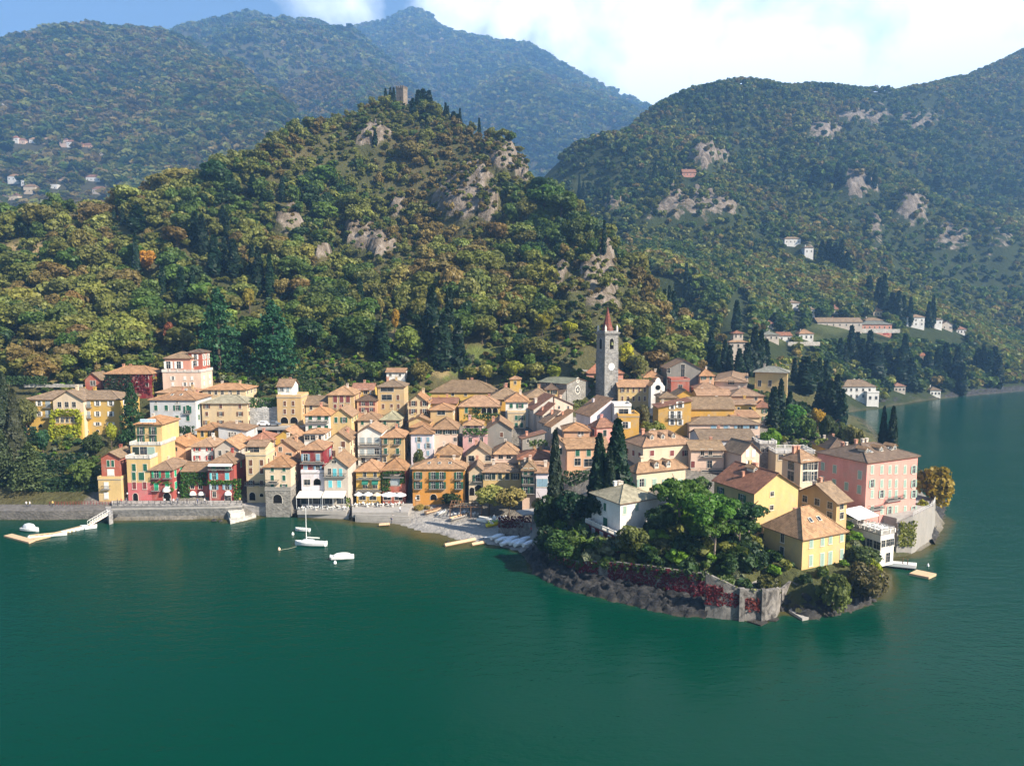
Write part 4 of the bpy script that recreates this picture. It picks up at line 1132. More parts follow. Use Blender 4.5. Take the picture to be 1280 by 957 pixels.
h('small yellow gabled house squeezed under the yellow house with brown shutters', 511, 538, 526, 234, 'paleyellow', 'T', 'gf', 520, 540, 8, ch=1)
h('small brown house with dark terrace under a bright red pyramid roof', 538, 566, 511.5, 238, 'tan', 'O', 'hip', 504, 530, 9, rows=(515,), cols=(551.5,), ws=(2.6, 1.7), st='n', ch=0)
h('house with a long red roof behind the bright red pyramid roof', 537, 571, 503.5, 249, 'ochre', 'R', 'gs', 497, 520, 9, ch=2)
h('long yellow building with wide brown roof at the foot of the wooded hill', 538, 621, 489.5, 271, 'yellow', 'B', 'hip', 475, 500, 16, rows=(492.5,), cols=(566, 582, 612), sh='blue', ws=(1.0, 1.3), st='n', ch=3)
h('small white cottage with orange roof alone above the top row', 483, 506, 464.5, 275, 'white', 'O', 'gs', 460, 474, 7, rows=(468.5,), cols=(488, 500), ws=(.9, 1.0), st='n', ch=0)
h('yellow house with arcaded loggia and orange roof above a hedge terrace', 574, 625, 507, 246, 'yellow', 'O', 'hip', 494, 530, 11, rows=(512.5,), cols=(583,), sh='green', ws=(1.0, 2.0), ch=1, wins=[(605, 513, 1.8, 2.0, 'a'), (611.5, 513, 1.8, 2.0, 'a'), (619, 513, 1.8, 2.0, 'a')])
h('pink house with planted terrace below the arcaded yellow house', 578.5, 609, 545, 226, 'rose', 'T', 'flat', None, 566, 9, rows=(549.5,), cols=(588, 602), ws=(1.0, 1.5), st='n', ch=0)
h('upper storey of the pink terrace house under a faded orange roof', 580, 603, 530.5, 229, 'rose', 'T', 'hip', 523.5, 547, 7, rows=(535.5,), cols=(585, 595), ws=(1.2, 1.8), st='n', ch=1)
h('rough grey gabled house with one small window beside the pink house', 609, 640, 535, 228, 'stone', 'T', 'gf', 525, 560, 12, rows=(543,), cols=(627,), ws=(1.0, 1.5), sh='brown', ch=1)
h('open-sided house with broad orange roof right of the white gabled cottage', 618, 648, 566, 214, 'pinkbeige', 'T', 'hip', 552.5, 580, 10, rows=(570,), cols=(626, 636), ws=(1.4, 1.6), st='n', ch=1)
h('small white gabled cottage with a dark roof in the middle of the roofs', 583, 615, 569, 214, 'cream2', 'B', 'gf', 557.5, 580, 10, rows=(572.5,), cols=(589, 610), ws=(1.7, 1.6), st='n', ch=1)
h('narrow beige house with arched doorway at the top of the beach', 586, 606, 589, 205, 'beige', 'T', 'gf', 576, 622, 12, rows=(597,), cols=(597,), sh='green', ws=(1.3, 1.8), st='ob', ch=1, wins=[(590, 614, 1.6, 2.4, 'a'), (598, 612, 2.2, 3.0, 'a')])
h('cream house with long pale roof behind the yellowing plane trees', 604, 651, 589, 204, 'paleyellow', 'T', 'hip', 578.5, 615, 10, rows=(595,), cols=(609, 617, 625, 634, 644), sh='dark', ws=(1.1, 1.8), ch=1)
h('white and yellow house with bright orange roof below the brown roofs', 632, 660, 501, 246, 'white', 'O', 'hip', 490.5, 517, 10, rows=(507,), cols=(639, 650), sh='green', ws=(1.1, 1.5), ch=1)
h('cream lower half of the white house, with dark green shutters', 634.5, 657, 516.5, 244.5, 'cream', 'T', 'flat', None, 535, 7, rows=(522, 531), cols=(645.5, 652), sh='green', ws=(1.0, 1.6), ch=0)
# --- round the church
h('brown-roofed ochre house with broad slopes left of the church', 609, 655, 498, 260, 'ochre', 'B', 'hip', 484, 512, 14, yaw=0, ch=3)
h('brown-roofed house behind the white house, with two chimneys', 656, 690, 496, 256, 'tan', 'B', 'hip', 484.5, 512, 12, ch=2)
h('tiny yellow roof turret with a pyramid top', 637.5, 651, 473.5, 270, 'yellow', 'O', 'hip', 470, 490, 4, rows=(478,), cols=(644,), ws=(.9, 1.2), st='n', ch=0, o=.35, name='turret_house')
h('small yellow house with dark roof tucked against the church', 681.5, 697, 485.5, 264, 'paleyellow', 'D', 'hip', 479, 502, 8, rows=(489.5,), cols=(685.5, 692.5), sh='dark', ws=(1.0, 1.6), ch=0)
h('red and blue-white house partly hidden behind the bell tower', 733, 779, 465.5, 284, 'salmon', 'R', 'hip', 451.5, 495, 12, rows=(477,), cols=(741, 745, 776), sh='blue', ws=(1.0, 2.2), st='c', ch=1)
h('long cream building with rows of small windows right of the bell tower', 773, 813, 483, 270, 'paleyellow', 'O', 'gs', 474.5, 502, 11, rows=(487, 498), cols=(778, 785, 792, 799, 806), sh='brown', ws=(.7, 1.7), st='c', ch=0)
h('reddish box-like house above the long cream building', 794, 804, 460, 294, 'salmon', 'D', 'flat', None, 474, 8, ch=0)
h('pale house with lean roof left of the reddish box-like house', 779, 794, 463, 296, 'white', 'B', 'gs', 457, 478, 8, rows=(468,), cols=2, st='n', ch=1)
h('orange-roofed house right of the reddish box-like house', 805, 829, 471, 292, 'peach', 'O', 'hip', 463, 484, 9, rows=(474,), cols=2, ws=(.9, 1.3), st='n', ch=1)
h('grey gabled house with a dark glazed strip, high behind the chapel', 834, 876, 460, 290, 'stone', 'T', 'gf', 449.5, 480, 12, rows=(), side=1, ch=0, wins=[(836, 463, 1.3, 2.0, 'n'), (853.5, 463, 1.6, 5.0, 'n')])
h('orange-roofed house to the right of the grey gabled house', 875, 893, 468.5, 287, 'peach', 'O', 'hip', 460.5, 482, 9, rows=(472,), cols=2, ws=(.9, 1.3), ch=1)
h('dull red cube house with roof terrace below the grey gabled house', 839, 862, 476, 278, 'rust', 'T', 'flat', None, 490, 7, rows=(483.5,), cols=(850.5,), sh='blue', ws=(1.6, 1.8), st='n')
h('pale house with wide brown pyramid roof left of the square yellow villa', 894, 934, 477.5, 290, 'pinkbeige', 'T', 'hip', 464.5, 492, 12, yaw=-18, xs=945, rows=(478,), cols=(914,), sh='dark', ws=(1.1, 1.4), ch=1)
h('low house with orange hipped roof below the wide brown pyramid roof', 871, 900, 485, 275, 'peach', 'O', 'hip', 478, 497, 8, ch=1)
h('long house with two orange roofs in front of the pale pyramid-roofed house', 872, 914, 493.5, 266, 'ochre', 'O', 'gs', 486, 505, 9, ch=1)
h('house with a mottled orange roof below the square yellow villa', 915, 955, 494, 264, 'peach', 'T', 'hip', 485, 505, 10, ch=2, rows=(498,), cols=(945,), ws=(1.1, 1.2), st='n')
h('strong yellow gabled house with white shutters above the olive bushes', 823, 864, 509, 238, 'ochre', 'R', 'sr', 500, 540, 9, rows=(), side=1, ch=1, rise=2.2, wins=[(850, 505.5, 1.2, 2.0, 'o', 'white'), (840, 508.5, .9, 1.4, 'o', 'white'), (840, 518, 1.0, 2.4, 'ob', 'white'), (848.5, 518, 1.0, 2.4, 'ob', 'white'), (840, 527.5, 1.0, 1.8, 'o', 'white'), (850, 527.5, 1.0, 1.8, 'o', 'white')])
h('small brown-roofed house behind the strong yellow gabled house', 825, 847, 496, 252, 'tan', 'B', 'hip', 489, 512, 8, ch=1)
h('house with yellowish gable right of the small brown-roofed house', 845, 869, 494, 256, 'ochre', 'B', 'gf', 487, 508, 9, ch=0)
h('low ochre house under a curved greyish-brown roof', 864, 918, 510, 249, 'ochre', 'B', 'gs', 496, 522, 11, ch=1, side=0)
h('yellow block with flat eaves behind the low ochre house', 916, 945, 505, 257, 'yellow', 'T', 'gs', 499, 522, 8, rows=(511,), cols=2, sh='dark', ws=(.8, 1.3), ch=2)
h('small pale house with reddish hip roof next to the cypress garden', 945, 966, 508, 260, 'cream', 'R', 'hip', 500, 530, 9, rows=(513.5, 523), cols=(955.5,), sh='green', ws=(.9, 1.5), ch=1)
h('long pinkish house with weathered brown roof, right of the yellow gable', 862, 950, 529.5, 235, 'pinkbeige', 'B', 'hip', 520.5, 542, 11, rows=(533.5,), cols=(892, 908, 925, 940), sh='blue', ws=(1.8, 1.2), st='o', ch=2)
h('house with a pale terracotta lean roof below the yellow block', 916, 950, 521, 246, 'cream', 'O', 'sb', 514, 530, 8, ch=0)
h('grey-sided house under the biggest brown roof of the eastern quarter', 876, 945, 549, 211, 'coolgrey', 'B', 'gs', 536, 584, 13, xs=None, yaw=0, rows=(), ch=2)
# --- the lanes in the middle, sheds stepping down
for (lab, x0, x1, ye, Y, wl, rf, yaw, xs, rise) in (
    ('upper grey lane house with a red roof sloping down to the left', 667, 691, 511, 242, 'grey', 'R', 24, 656, 4.2),
    ('narrow dark-fronted lane house below the upper grey lane house', 678, 692, 518, 236, 'warmgrey', 'R', 24, 671, 3.2),
    ('pinkish lane house with two stepped lean roofs near the church', 693, 716, 506, 246, 'pinkbeige', 'R', 20, 686, -3.2),
    ('lane house with orange-brown lean roof, left of a similar taller one', 682, 699, 528, 230, 'warmgrey', 'T', 24, 675, 3.2),
    ('taller lane house with orange-brown lean roof and tiny windows', 689, 716, 532.5, 226, 'grey', 'O', 24, 682, 4.4),
    ('low grey shed with a red lean roof above the potted terrace', 653, 681, 547.5, 221, 'stone', 'R', 14, 649, 1.6)):
    h(lab, x0, x1, ye, Y, wl, rf, 'sr' if rise > 0 else 'sl', None, ye + 30, None, yaw, xs, rows=(ye + 3,), cols=2, ws=(.8, 1.1), st='n', sh='brown', side=1, rise=abs(rise), ch=1)
h('white-walled house with orange lean roof, in front of the bell tower', 738, 764, 519, 231, 'lilac', 'O', 'sr', None, 535, None, 22, 720, rows=(), rise=5.0, ch=2, side=0)
h('ochre square house with glazed penthouse and roof plants', 773, 799, 521, 226, 'ochre', 'T', 'flat', None, 542, 9, rows=(531,), cols=(781.5,), sh='white', ws=(1.6, 2.0), st='o', ch=0)
h('white glazed penthouse on the roof of the ochre square house', 768, 789, 508.5, 229, 'white', 'G', 'flat', None, 521, 7, rows=(514,), cols=(779.5,), ws=(3.0, 1.6), st='n', ch=0, side=0)
h('pink house with deep red hip roof above the twin cypresses', 746, 769, 532.5, 219, 'pink', 'R', 'hip', 519, 552, None, 18, 738, rows=(541,), cols=(756,), sh='dark', ws=(1.2, 2.0), ch=1)
h('salmon cube house with orange pyramid roof in front of the lane sheds', 705, 737, 537.5, 217, 'peach', 'O', 'hip', 528, 552, 9, rows=(541,), cols=(724, 728), sh='white', ws=(.7, 1.2), st='n', ch=1)
h('long tan house with pale orange roof behind the thin dark fir', 709, 761, 560, 201, 'peach', 'T', 'gs', 547.5, 592, None, 8, 700, rows=(565.5,), cols=(722, 736, 750), sh='green', ws=(1.2, 2.0), ch=1, wins=[(722, 577, 1.8, 2.0, 'n'), (736, 578, 2.8, 2.2, 'n')])
h('tan gabled annex at the left end of the long tan house', 690, 709, 557, 203, 'pinkbeige', 'T', 'gf', 548.5, 590, 9, rows=(563.5,), cols=(694, 700.5), sh='dark', ws=(.9, 1.8), ch=0)
h('pinkish house with iron balcony facing the beach, left of the thin fir', 653, 669, 585.5, 196, 'pinkbeige', 'B', 'hip', 574, 630, 10, rows=(589, 600, 612), cols=(657, 664.5), sh='green', ws=(1.0, 1.8), st='cb', ch=2)
h('small house with blue-grey glazed front under red roof tiles, beside the fir', 670, 686, 590, 195, 'lilac', 'O', 'sb', 580, 632, 9, rows=(603,), cols=(674.5, 681), ws=(1.6, 2.2), st='c', sh='blue', ch=1)
h('huddled house with brown roofs between the low grey shed and the beach', 648, 690, 573, 207, 'tan', 'R', 'hip', 562, 592, 11, ch=3)
# --- east quarter
h('long pale house with orange roof and white dormers above the villa terrace', 804, 866, 557, 196, 'cream2', 'O', 'hip', 540, 584, None, 20, 781, rows=(566,), cols=(815, 840, 858), sh='maroon', ws=(1.3, 1.5), ch=4)
corner = h('cream house with two roof dormers right of the twin cypresses', 796, 857, 589, 178, 'cream2', 'T', 'hip', 565.5, 618, None, 24, 785, rows=(603,), cols=(802, 818, 833, 850), sh='sage', ws=(1.3, 2.0), st='o', ch=1)
h('pinkish house with balconies in the notch and brown roof, left block', 864, 905, 561.5, 197, 'pinkbeige', 'B', 'gs', 550, 596, 10, rows=(565,), cols=(878, 888), sh='dark', ws=(1.0, 1.7), ch=1, st='n', side=1, wins=[(891, 569.5, 4.6, .3, 'b'), (866, 580, 1.1, 1.8, 'c', 'maroon'), (887, 580, 1.4, 2.0, 'n'), (891, 588, 6.2, .3, 'b')])
h('pinkish gable-ended block with pale shutters, right of the balcony notch', 927, 949.5, 566, 192, 'pinkbeige', 'B', 'gf', 552, 597, None, 24, 904, rows=(566, 580), cols=(934, 942), sh='white', ws=(1.0, 1.9), ch=0, side=0)
h('long terrace building with white balustrade and tall chimneys, behind the hotel', 970, 1018, 567, 200, 'cream', 'T', 'flat', None, 580, 8, rows=(571,), cols=4, ws=(1.3, 1.5), st='n', side=0)
h('low house with dark brown roof behind the pink hotel', 1037, 1070, 560.5, 201, 'ochre', 'D', 'hip', 546, 575, 12, ch=2)
h('ruined grey stone building with square openings left of the balustraded terrace', 950, 970, 555, 206, 'darkstone', 'G', 'flat', None, 585, 9, rows=(562,), cols=3, ws=(1.0, 1.2), st='n', stone=True)
hotel = h('large pink hotel of four storeys with dark hipped roof by the lake', 1084, 1147.5, 577, 168, 'pink', 'D', 'hip', 557, 652, None, 26, 1022, rows=(586.5, 604, 617, 637), cols=(1090, 1102, 1112, 1120, 1131, 1142), sh='sage', ws=(1.0, 1.9), ch=5, side=4, name='hotel', cat='hotel',
   wins=[(1117, 623.3, 5.0, .3, 'b'), (1094, 634.5, 4.0, .3, 'b')])
h('cream wing with glazed loggia joined to the pink hotel', 1001, 1023, 576, 169, 'cream2', 'T', 'hip', 563, 606, None, 26, 978, rows=(581, 595), cols=(1007, 1013, 1019), sh='blue', ws=(2.0, 2.4), st='n', ch=2, side=1)
h('tan chalet with overhanging brown gable between the two yellow houses', 1046, 1059, 625, 157, 'tan', 'B', 'gs', 604, 655, None, 30, 999, rows=(632, 644), cols=(1052,), sh='white', ws=(1.3, 1.5), st='n', ch=3, side=3, o=1.0)
h('pale yellow house with big blank gable and rusty roof', 943, 998, 615, 154.5, 'paleyellow', 'R', 'gf', 594, 642, None, 24, 893, rows=(), ch=4, side=0, wins=[(965, 617, 1.0, 1.0, 'n'), (964.5, 634, 1.0, 1.0, 'n')])
point = h('square yellow house with hipped roof on the tip of the point', 1003.5, 1057, 671.6, 142, 'paleyellow', 'T', 'hip', 632.5, 716, None, 26, 955, rows=(), ch=1, side=0, name='villa', cat='villa',
   wins=[(1014, 678, .95, 2.0, 'c', 'sage'), (1028, 675.5, .95, 2.0, 'c', 'sage'), (1038, 673, .95, 2.0, 'c', 'sage'), (1052, 670, .95, 2.0, 'c', 'sage'), (1013.5, 700, .95, 2.2, 'c', 'sage'), (1027.5, 699.5, 1.1, 2.9, 'c', 'sage'), (1037.5, 697.5, 1.1, 2.9, 'c', 'sage'), (1052, 692, .95, 2.0, 'c', 'sage')])
white = h('pale villa with weathered tan hip roof above its red-ivied basement', 775.5, 823, 628, 154, 'white', 'P', 'hip', 609, 672, None, 29, 740, rows=(), ch=3, side=0, name='villa', cat='villa', zb=None,
   wins=[(781, 637, .9, 1.7, 'c', 'sage'), (796, 633.5, .9, 1.7, 'c', 'sage')])
# side windows of the two corner villas (their left faces)
def left_win(root, frac, zfrac, ww, wh, st, sh):
    put_window(root, root['_d'] * (frac - .5), root['_h'] * zfrac, 'l', root['_w'], root['_d'], ww, wh, st, sh)
left_win(white, .52, .78, .95, 1.8, 'c', 'green'); left_win(white, .50, .42, 1.6, 2.6, 'c', 'green')
left_win(point, .50, .80, .95, 2.0, 'n', 'dark'); left_win(point, .50, .34, 1.0, 2.8, 'n', 'dark')
ph = [o for o in bpy.data.objects if o.parent == None and o.get('label', '').startswith('pale yellow house with big blank gable')][0]
left_win(ph, .28, .80, 1.1, 1.7, 'o', 'green'); left_win(ph, .82, .80, 1.1, 1.7, 'o', 'green')
yv = h('square yellow villa with heavy white cornice among the cypresses', 944, 984.5, 465, 300, 'paleyellow', 'G', 'hip', 458, 495, 11, -22, None, rows=(479,), cols=(949.5, 962.5), sh='dark', ws=(1.3, 2.5), st='n', ch=3, side=2, name='villa', cat='villa', o=.9)
# --- villas on the far shore and up the slopes (many are a few pixels high)
far = []; FARPX = []
def ymesh(V, px, py):
    a, b = proj(V[..., 0], V[..., 1], V[..., 2]); k = int(V.shape[0] * .7); q = (a[:k] - px) ** 2 + (b[:k] - py) ** 2
    return float(V[:k, :, 1].ravel()[np.argmin(q)])
def fh(label, x0, x1, ye, yb, Y, wall, roof='T', rt='hip', yr=None, rows=(), cols=2, d=9, st='n', **k):
    if x1 < 140: Y = ymesh(M_LEFT, (x0 + x1) / 2, yb) if Y > 500 else Y
    elif Y > 400: Y = hit((x0 + x1) / 2, yb, zt2, 335, 1900)[1]
    FARPX.append((x0, x1, ye, yb, Y))
    r_ = h(label, x0, x1, ye, Y, wall, roof, rt, yr, yb, d, rows=rows, cols=cols, st=st, side=0, ch=k.pop('ch', 1), zb=P((x0 + x1) / 2, yb, Y).z - 4, name='villa', cat='villa', **k)
    far.append(r_); return r_
fh('white lakeside villa with long reddish roof across the little bay', 1053, 1095, 482.5, 502, 424, 'white', 'B', 'hip', 474.5, rows=(487, 495), cols=(1058, 1064, 1071, 1079, 1087), d=12, ws=(1.2, 1.8), ch=3)
fh('pavilion wing with terrace beside the white lakeside villa', 1084, 1099, 491, 508, 420, 'white', 'T', 'flat', rows=(497,), cols=2, ws=(1.5, 2.0))
fh('stone villa with a stout square tower above the cypresses', 912, 934, 427, 448, 362, 'warmgrey', 'T', 'hip', 423, rows=(432, 440), cols=3, ws=(1.0, 1.6))
fh('square tower of the stone villa with small red cap', 917, 929, 416, 432, 364, 'warmgrey', 'R', 'hip', 413, rows=(420,), cols=2, d=5, ws=(.8, 1.5), ch=0)
fh('grey-roofed villa left of the white one beside the road', 954, 974, 418, 427, 450, 'warmgrey', 'G', 'hip', 414, rows=(422,), cols=3)
fh('low villa with reddish roof beside the road', 973, 990, 419, 427, 452, 'white', 'R', 'gs', 415, rows=(423,), cols=2)
fh('white villa with orange roof and arches beside the road', 999, 1017, 416.5, 426, 455, 'white', 'O', 'hip', 411.5, rows=(421,), cols=3, ws=(1.2, 1.8))
fh('tall white villa in the trees above the road', 986, 1000, 378, 388, 560, 'white', 'B', 'hip', rows=(382,), cols=2)
fh('slim white tower house beside the upper road', 1012, 1019, 386, 397, 545, 'white', 'B', 'hip', rows=(390,), cols=1, d=5)
fh('long pale terrace building along the road, left of the red hall', 1022, 1078, 402, 410, 540, 'warmgrey', 'B', 'gs', 397, rows=(406,), cols=7, d=10)
fh('dull red hall with white upper floor beside the road', 1078, 1115, 405, 417, 545, 'salmon', 'G', 'hip', 401, rows=(409,), cols=6, d=12)
fh('white upper floor standing behind the dull red hall', 1082, 1104, 400, 407, 553, 'white', 'B', 'hip', rows=(403,), cols=4)
fh('white terraced villa between dark cypresses, left one of a pair', 1134, 1156, 396, 411, 585, 'white', 'B', 'hip', rows=(400, 405), cols=3)
fh('white stepped villa between dark cypresses, right one of a pair', 1161, 1178, 399, 411, 588, 'white', 'B', 'hip', rows=(403,), cols=3)
fh('villa with steep brown gable right of the stepped white villa', 1177, 1191, 405, 413, 590, 'warmgrey', 'B', 'gf', 401, rows=(409,), cols=2)
fh('white villa high in the woods of the far mountain', 981, 1001, 298, 308, 760, 'white', 'B', 'hip', rows=(302,), cols=4)
fh('pair of white boxes below the white villa high in the woods', 1006, 1017, 309, 323, 730, 'white', 'B', 'hip', rows=(314,), cols=2)
for lab, x0, x1, ye, yb, wl, rf in (('small white house above the long pale terrace building', 1040, 1050, 386, 393, 'white', 'R'), ('cream house among cypresses above the dull red hall', 1092, 1103, 388, 396, 'cream', 'O'), ('white house right of the steep brown gable villa', 1196, 1208, 411, 418, 'white', 'R'), ('pale house low by the far shore wall', 1118, 1132, 482, 491, 'warmgrey', 'R'), ('white boathouse at the waterline of the far shore', 1163, 1176, 487, 496, 'white', 'B'), ('tan house halfway down to the far shore', 1150, 1160, 444, 452, 'tan', 'R'), ('white cottage left of the slim white tower house', 957, 967, 404, 410, 'white', 'R')):
    fh(lab, x0, x1, ye, yb, 500, wl, rf, 'hip', ye - 4, rows=((ye + yb) / 2,), cols=3, ws=(1.1, 1.6))
fh('pink farmhouse with red roof on the terraces high on the far mountain', 853, 870, 215, 222, 850, 'salmon', 'R', 'gs', 211, rows=(218,), cols=4)
fh('solitary tan house by cypresses high on the far mountain', 978, 984, 211, 219, 930, 'tan', 'T', 'hip', 208, rows=(214,), cols=1)
fh('white chapel-like house on the hill edge above the dry field', 78, 92, 278.5, 289, 420, 'white', 'B', 'gf', 272.5, rows=(283,), cols=2)
fh('old house with broad grey roof behind the chapel-like house', 95, 123, 271, 282, 432, 'warmgrey', 'B', 'gs', 263, rows=(276,), cols=2, d=10)
for i, (lab, x0, x1, ye, yb, wl, rf) in enumerate((
    ('row of red-roofed houses highest in the hillside hamlet, leftmost one', 14, 22, 172, 177, 'white', 'R'), ('second red-roofed house in the highest row of the hamlet', 21, 31, 175, 181, 'pinkbeige', 'R'),
    ('white house standing alone in the highest row of the hamlet', 36, 46, 174, 181, 'white', 'T'), ('low brown-roofed house in the middle of the highest row', 52, 64, 174, 178, 'tan', 'T'),
    ('tall pale house with red roof in the highest row of the hamlet', 74, 84, 174.5, 182, 'pinkbeige', 'R'), ('narrow white house at the right of the tall pale house', 83, 92, 177, 183, 'white', 'R'),
    ('reddish house near the right end of the highest row', 97, 104, 180, 184, 'peach', 'R'), ('long reddish house at the right end of the highest row', 103, 115, 181, 186, 'peach', 'R'),
    ('white house with flat roof at the left edge of the lower hamlet', 9, 24, 220, 227, 'white', 'T'), ('small white house beside the dark fir in the lower hamlet', 26, 36, 226, 232, 'white', 'G'),
    ('large cream house with three storeys in the lower hamlet', 29, 44, 233, 244, 'cream2', 'T'), ('low white house right of the large cream house', 60, 71, 231, 238, 'white', 'G'),
    ('square pinkish house in the middle of the lower hamlet', 71, 82, 223.5, 231, 'pinkbeige', 'B'), ('long white house with red roof at the right of the lower hamlet', 107, 125, 221, 228, 'white', 'R'),
    ('reddish-roofed house below the long white house', 115, 131, 236, 242, 'warmgrey', 'R'), ('big orange-roofed building at the bottom left of the hamlet', 3, 22, 244, 254, 'cream2', 'R'),
    ('tiny white cabin near the top left of the wooded slope', 2, 8, 129, 134, 'white', 'T'), ('small cottage hidden among trees between the two rows', 124, 131, 190, 194, 'warmgrey', 'T'))):
    fh(lab, x0, x1, ye, yb, 745 if ye > 205 else (880 if ye > 150 else 1100), wl, rf, 'hip' if rf != 'G' else 'flat', ye - 3.4, rows=((ye + yb) / 2,), cols=max(2, int((x1 - x0) / 4)), d=11, ws=(1.6, 2.2), ch=0)
# ------------------------------------------------------------ landmarks
def stone_box(m, x0, y0, z0, x1, y1, z1): m.box(x0, y0, z0, x1, y1, z1)
def bell_tower():
    Y, yaw = 271.0, R(26); c, s = math.cos(yaw), math.sin(yaw)
    a = P(756.5, 416, Y); w = run_to(a.x, a.y, a.z, c, s, 773.2)
    d = w
    cx, cy = a.x + c * w / 2 - s * d / 2, a.y + s * w / 2 + c * d / 2
    zb = P(760, 505, Y).z - 1.5; hh = a.z - zb
    FOOT.append((cx, cy, w / 2, d / 2, yaw))
    t = thing('bell_tower', 'tall grey stone church bell tower with clock and red pointed spire', 'bell tower', (cx, cy, zb), yaw)
    zz = lambda py: P(760, py, Y).z - zb
    m = MB(); h_ = w / 2
    m.box(-h_, -h_, 0, h_, h_, zz(441.5)); m.box(-h_ - .12, -h_ - .12, zz(441.5), h_ + .12, h_ + .12, zz(440))
    m.box(-h_ + .05, -h_ + .05, zz(440), h_ - .05, h_ - .05, zz(418.5)); m.box(-h_ - .3, -h_ - .3, zz(418.5), h_ + .3, h_ + .3, zz(417)); m.box(-h_ - .55, -h_ - .55, zz(417), h_ + .55, h_ + .55, zz(415.4))
    m.box(-h_ + .15, -h_ + .15, zz(415.4), h_ - .15, h_ - .15, zz(413.5))
    for k in range(4):                 # quoin strips
        sx, sy = (-1, 1, 1, -1)[k], (-1, -1, 1, 1)[k]
        m.box(sx * h_ - .5 if sx > 0 else -h_ - .06, sy * h_ - .5 if sy > 0 else -h_ - .06, .1, h_ + .06 if sx > 0 else -h_ + .5, h_ + .06 if sy > 0 else -h_ + .5, zz(441.6))
    link('shaft', m.mesh('shaft', ['stone']), t, (.215, .208, .195))
    sp = MB(); z0, z1 = zz(413.5), zz(383.5)
    sp.lathe([(h_ * .78, z0), (h_ * .70, z0 + .9), (.62 * h_, z0 + 1.2), (.04, z1)], 8)
    so = link('spire', sp.mesh('spire', ['roof_tile']), t, (.17, .055, .04)); so.rotation_euler = (0, 0, R(22.5))
    cr = MB(); cr.box(-.05, -.05, z1 - .2, .05, .05, z1 + 2.0); cr.box(-.45, -.049, z1 + 1.2, .45, .049, z1 + 1.32); cr.lathe([(.05, z1 - .1), (.22, z1 + .1), (.05, z1 + .35)], 6)
    link('cross', cr.mesh('cross', ['iron']), t)
    for sx in (-1, 1):
        for sy in (-1, 1):
            p = MB(); p.box(-.32, -.32, 0, .32, .32, 1.5); p.face([(-.32, -.32, 1.5), (.32, -.32, 1.5), (0, 0, 2.7)]); p.face([(.32, -.32, 1.5), (.32, .32, 1.5), (0, 0, 2.7)]); p.face([(.32, .32, 1.5), (-.32, .32, 1.5), (0, 0, 2.7)]); p.face([(-.32, .32, 1.5), (-.32, -.32, 1.5), (0, 0, 2.7)])
            link('pinnacle', p.mesh('pinnacle', ['trim']), t, loc=(sx * (h_ - .45), sy * (h_ - .45), z0 - .3))
    zo = (zz(436.5) + zz(423)) / 2; oh = zz(423) - zz(436.5)
    for k, (lx, ly, rz) in enumerate(((0, -h_ + .04, 0), (-h_ + .04, 0, -90), (h_ - .04, 0, 90))):
        o = link('belfry_opening', win_mesh(1.9, oh, arch=True), t, loc=(lx, ly, zo), rot=(0, 0, R(rz)))
        b = MB(); b.lathe([(.62, -.6), (.52, -.3), (.38, .3), (.12, .55)], 10)
        if k == 0: link('bell', b.mesh('bell', ['painted']), o, (.16, .17, .06), (0, -.1, .1))
    ck = MB()
    n_ = 20
    ck.prism([(1.35 * math.cos(i * 6.283 / n_), 1.35 * math.sin(i * 6.283 / n_)) for i in range(n_)], 0, .08)
    f = link('clock_face', ck.mesh('clock_face', ['painted']), t, (.74, .73, .70), (0, -h_ - .001, zz(458.6)), (R(90), 0, 0))
    hd = MB(); hd.box(-.05, -.15, .085, .05, .95, .11); hd.box(-.06, -.55, .112, .06, .1, .13)
    for i in range(12):
        a_ = i * math.pi / 6; x, y = 1.12 * math.cos(a_), 1.12 * math.sin(a_); hd.box(x - .05, y - .05, .085, x + .05, y + .05, .1)
    link('clock_hand', hd.mesh('clock_hand', ['iron']), f)
    d2_ = MB(); d2_.prism([(1.05 * math.cos(i * 6.283 / n_), 1.05 * math.sin(i * 6.283 / n_)) for i in range(n_)], 0, .06)
    link('faded_dial', d2_.mesh('faded_dial', ['plaster']), t, (.28, .265, .24), (0, -h_ - .001, zz(472)), (R(90), 0, 0))
    sl = MB(); sl.box(-.18, -.02, -.9, .18, .02, .9); link('slit_window', sl.mesh('slit_window', ['opening_shade']), t, loc=(0, -h_ - .005, zz(485)))
bell_tower()

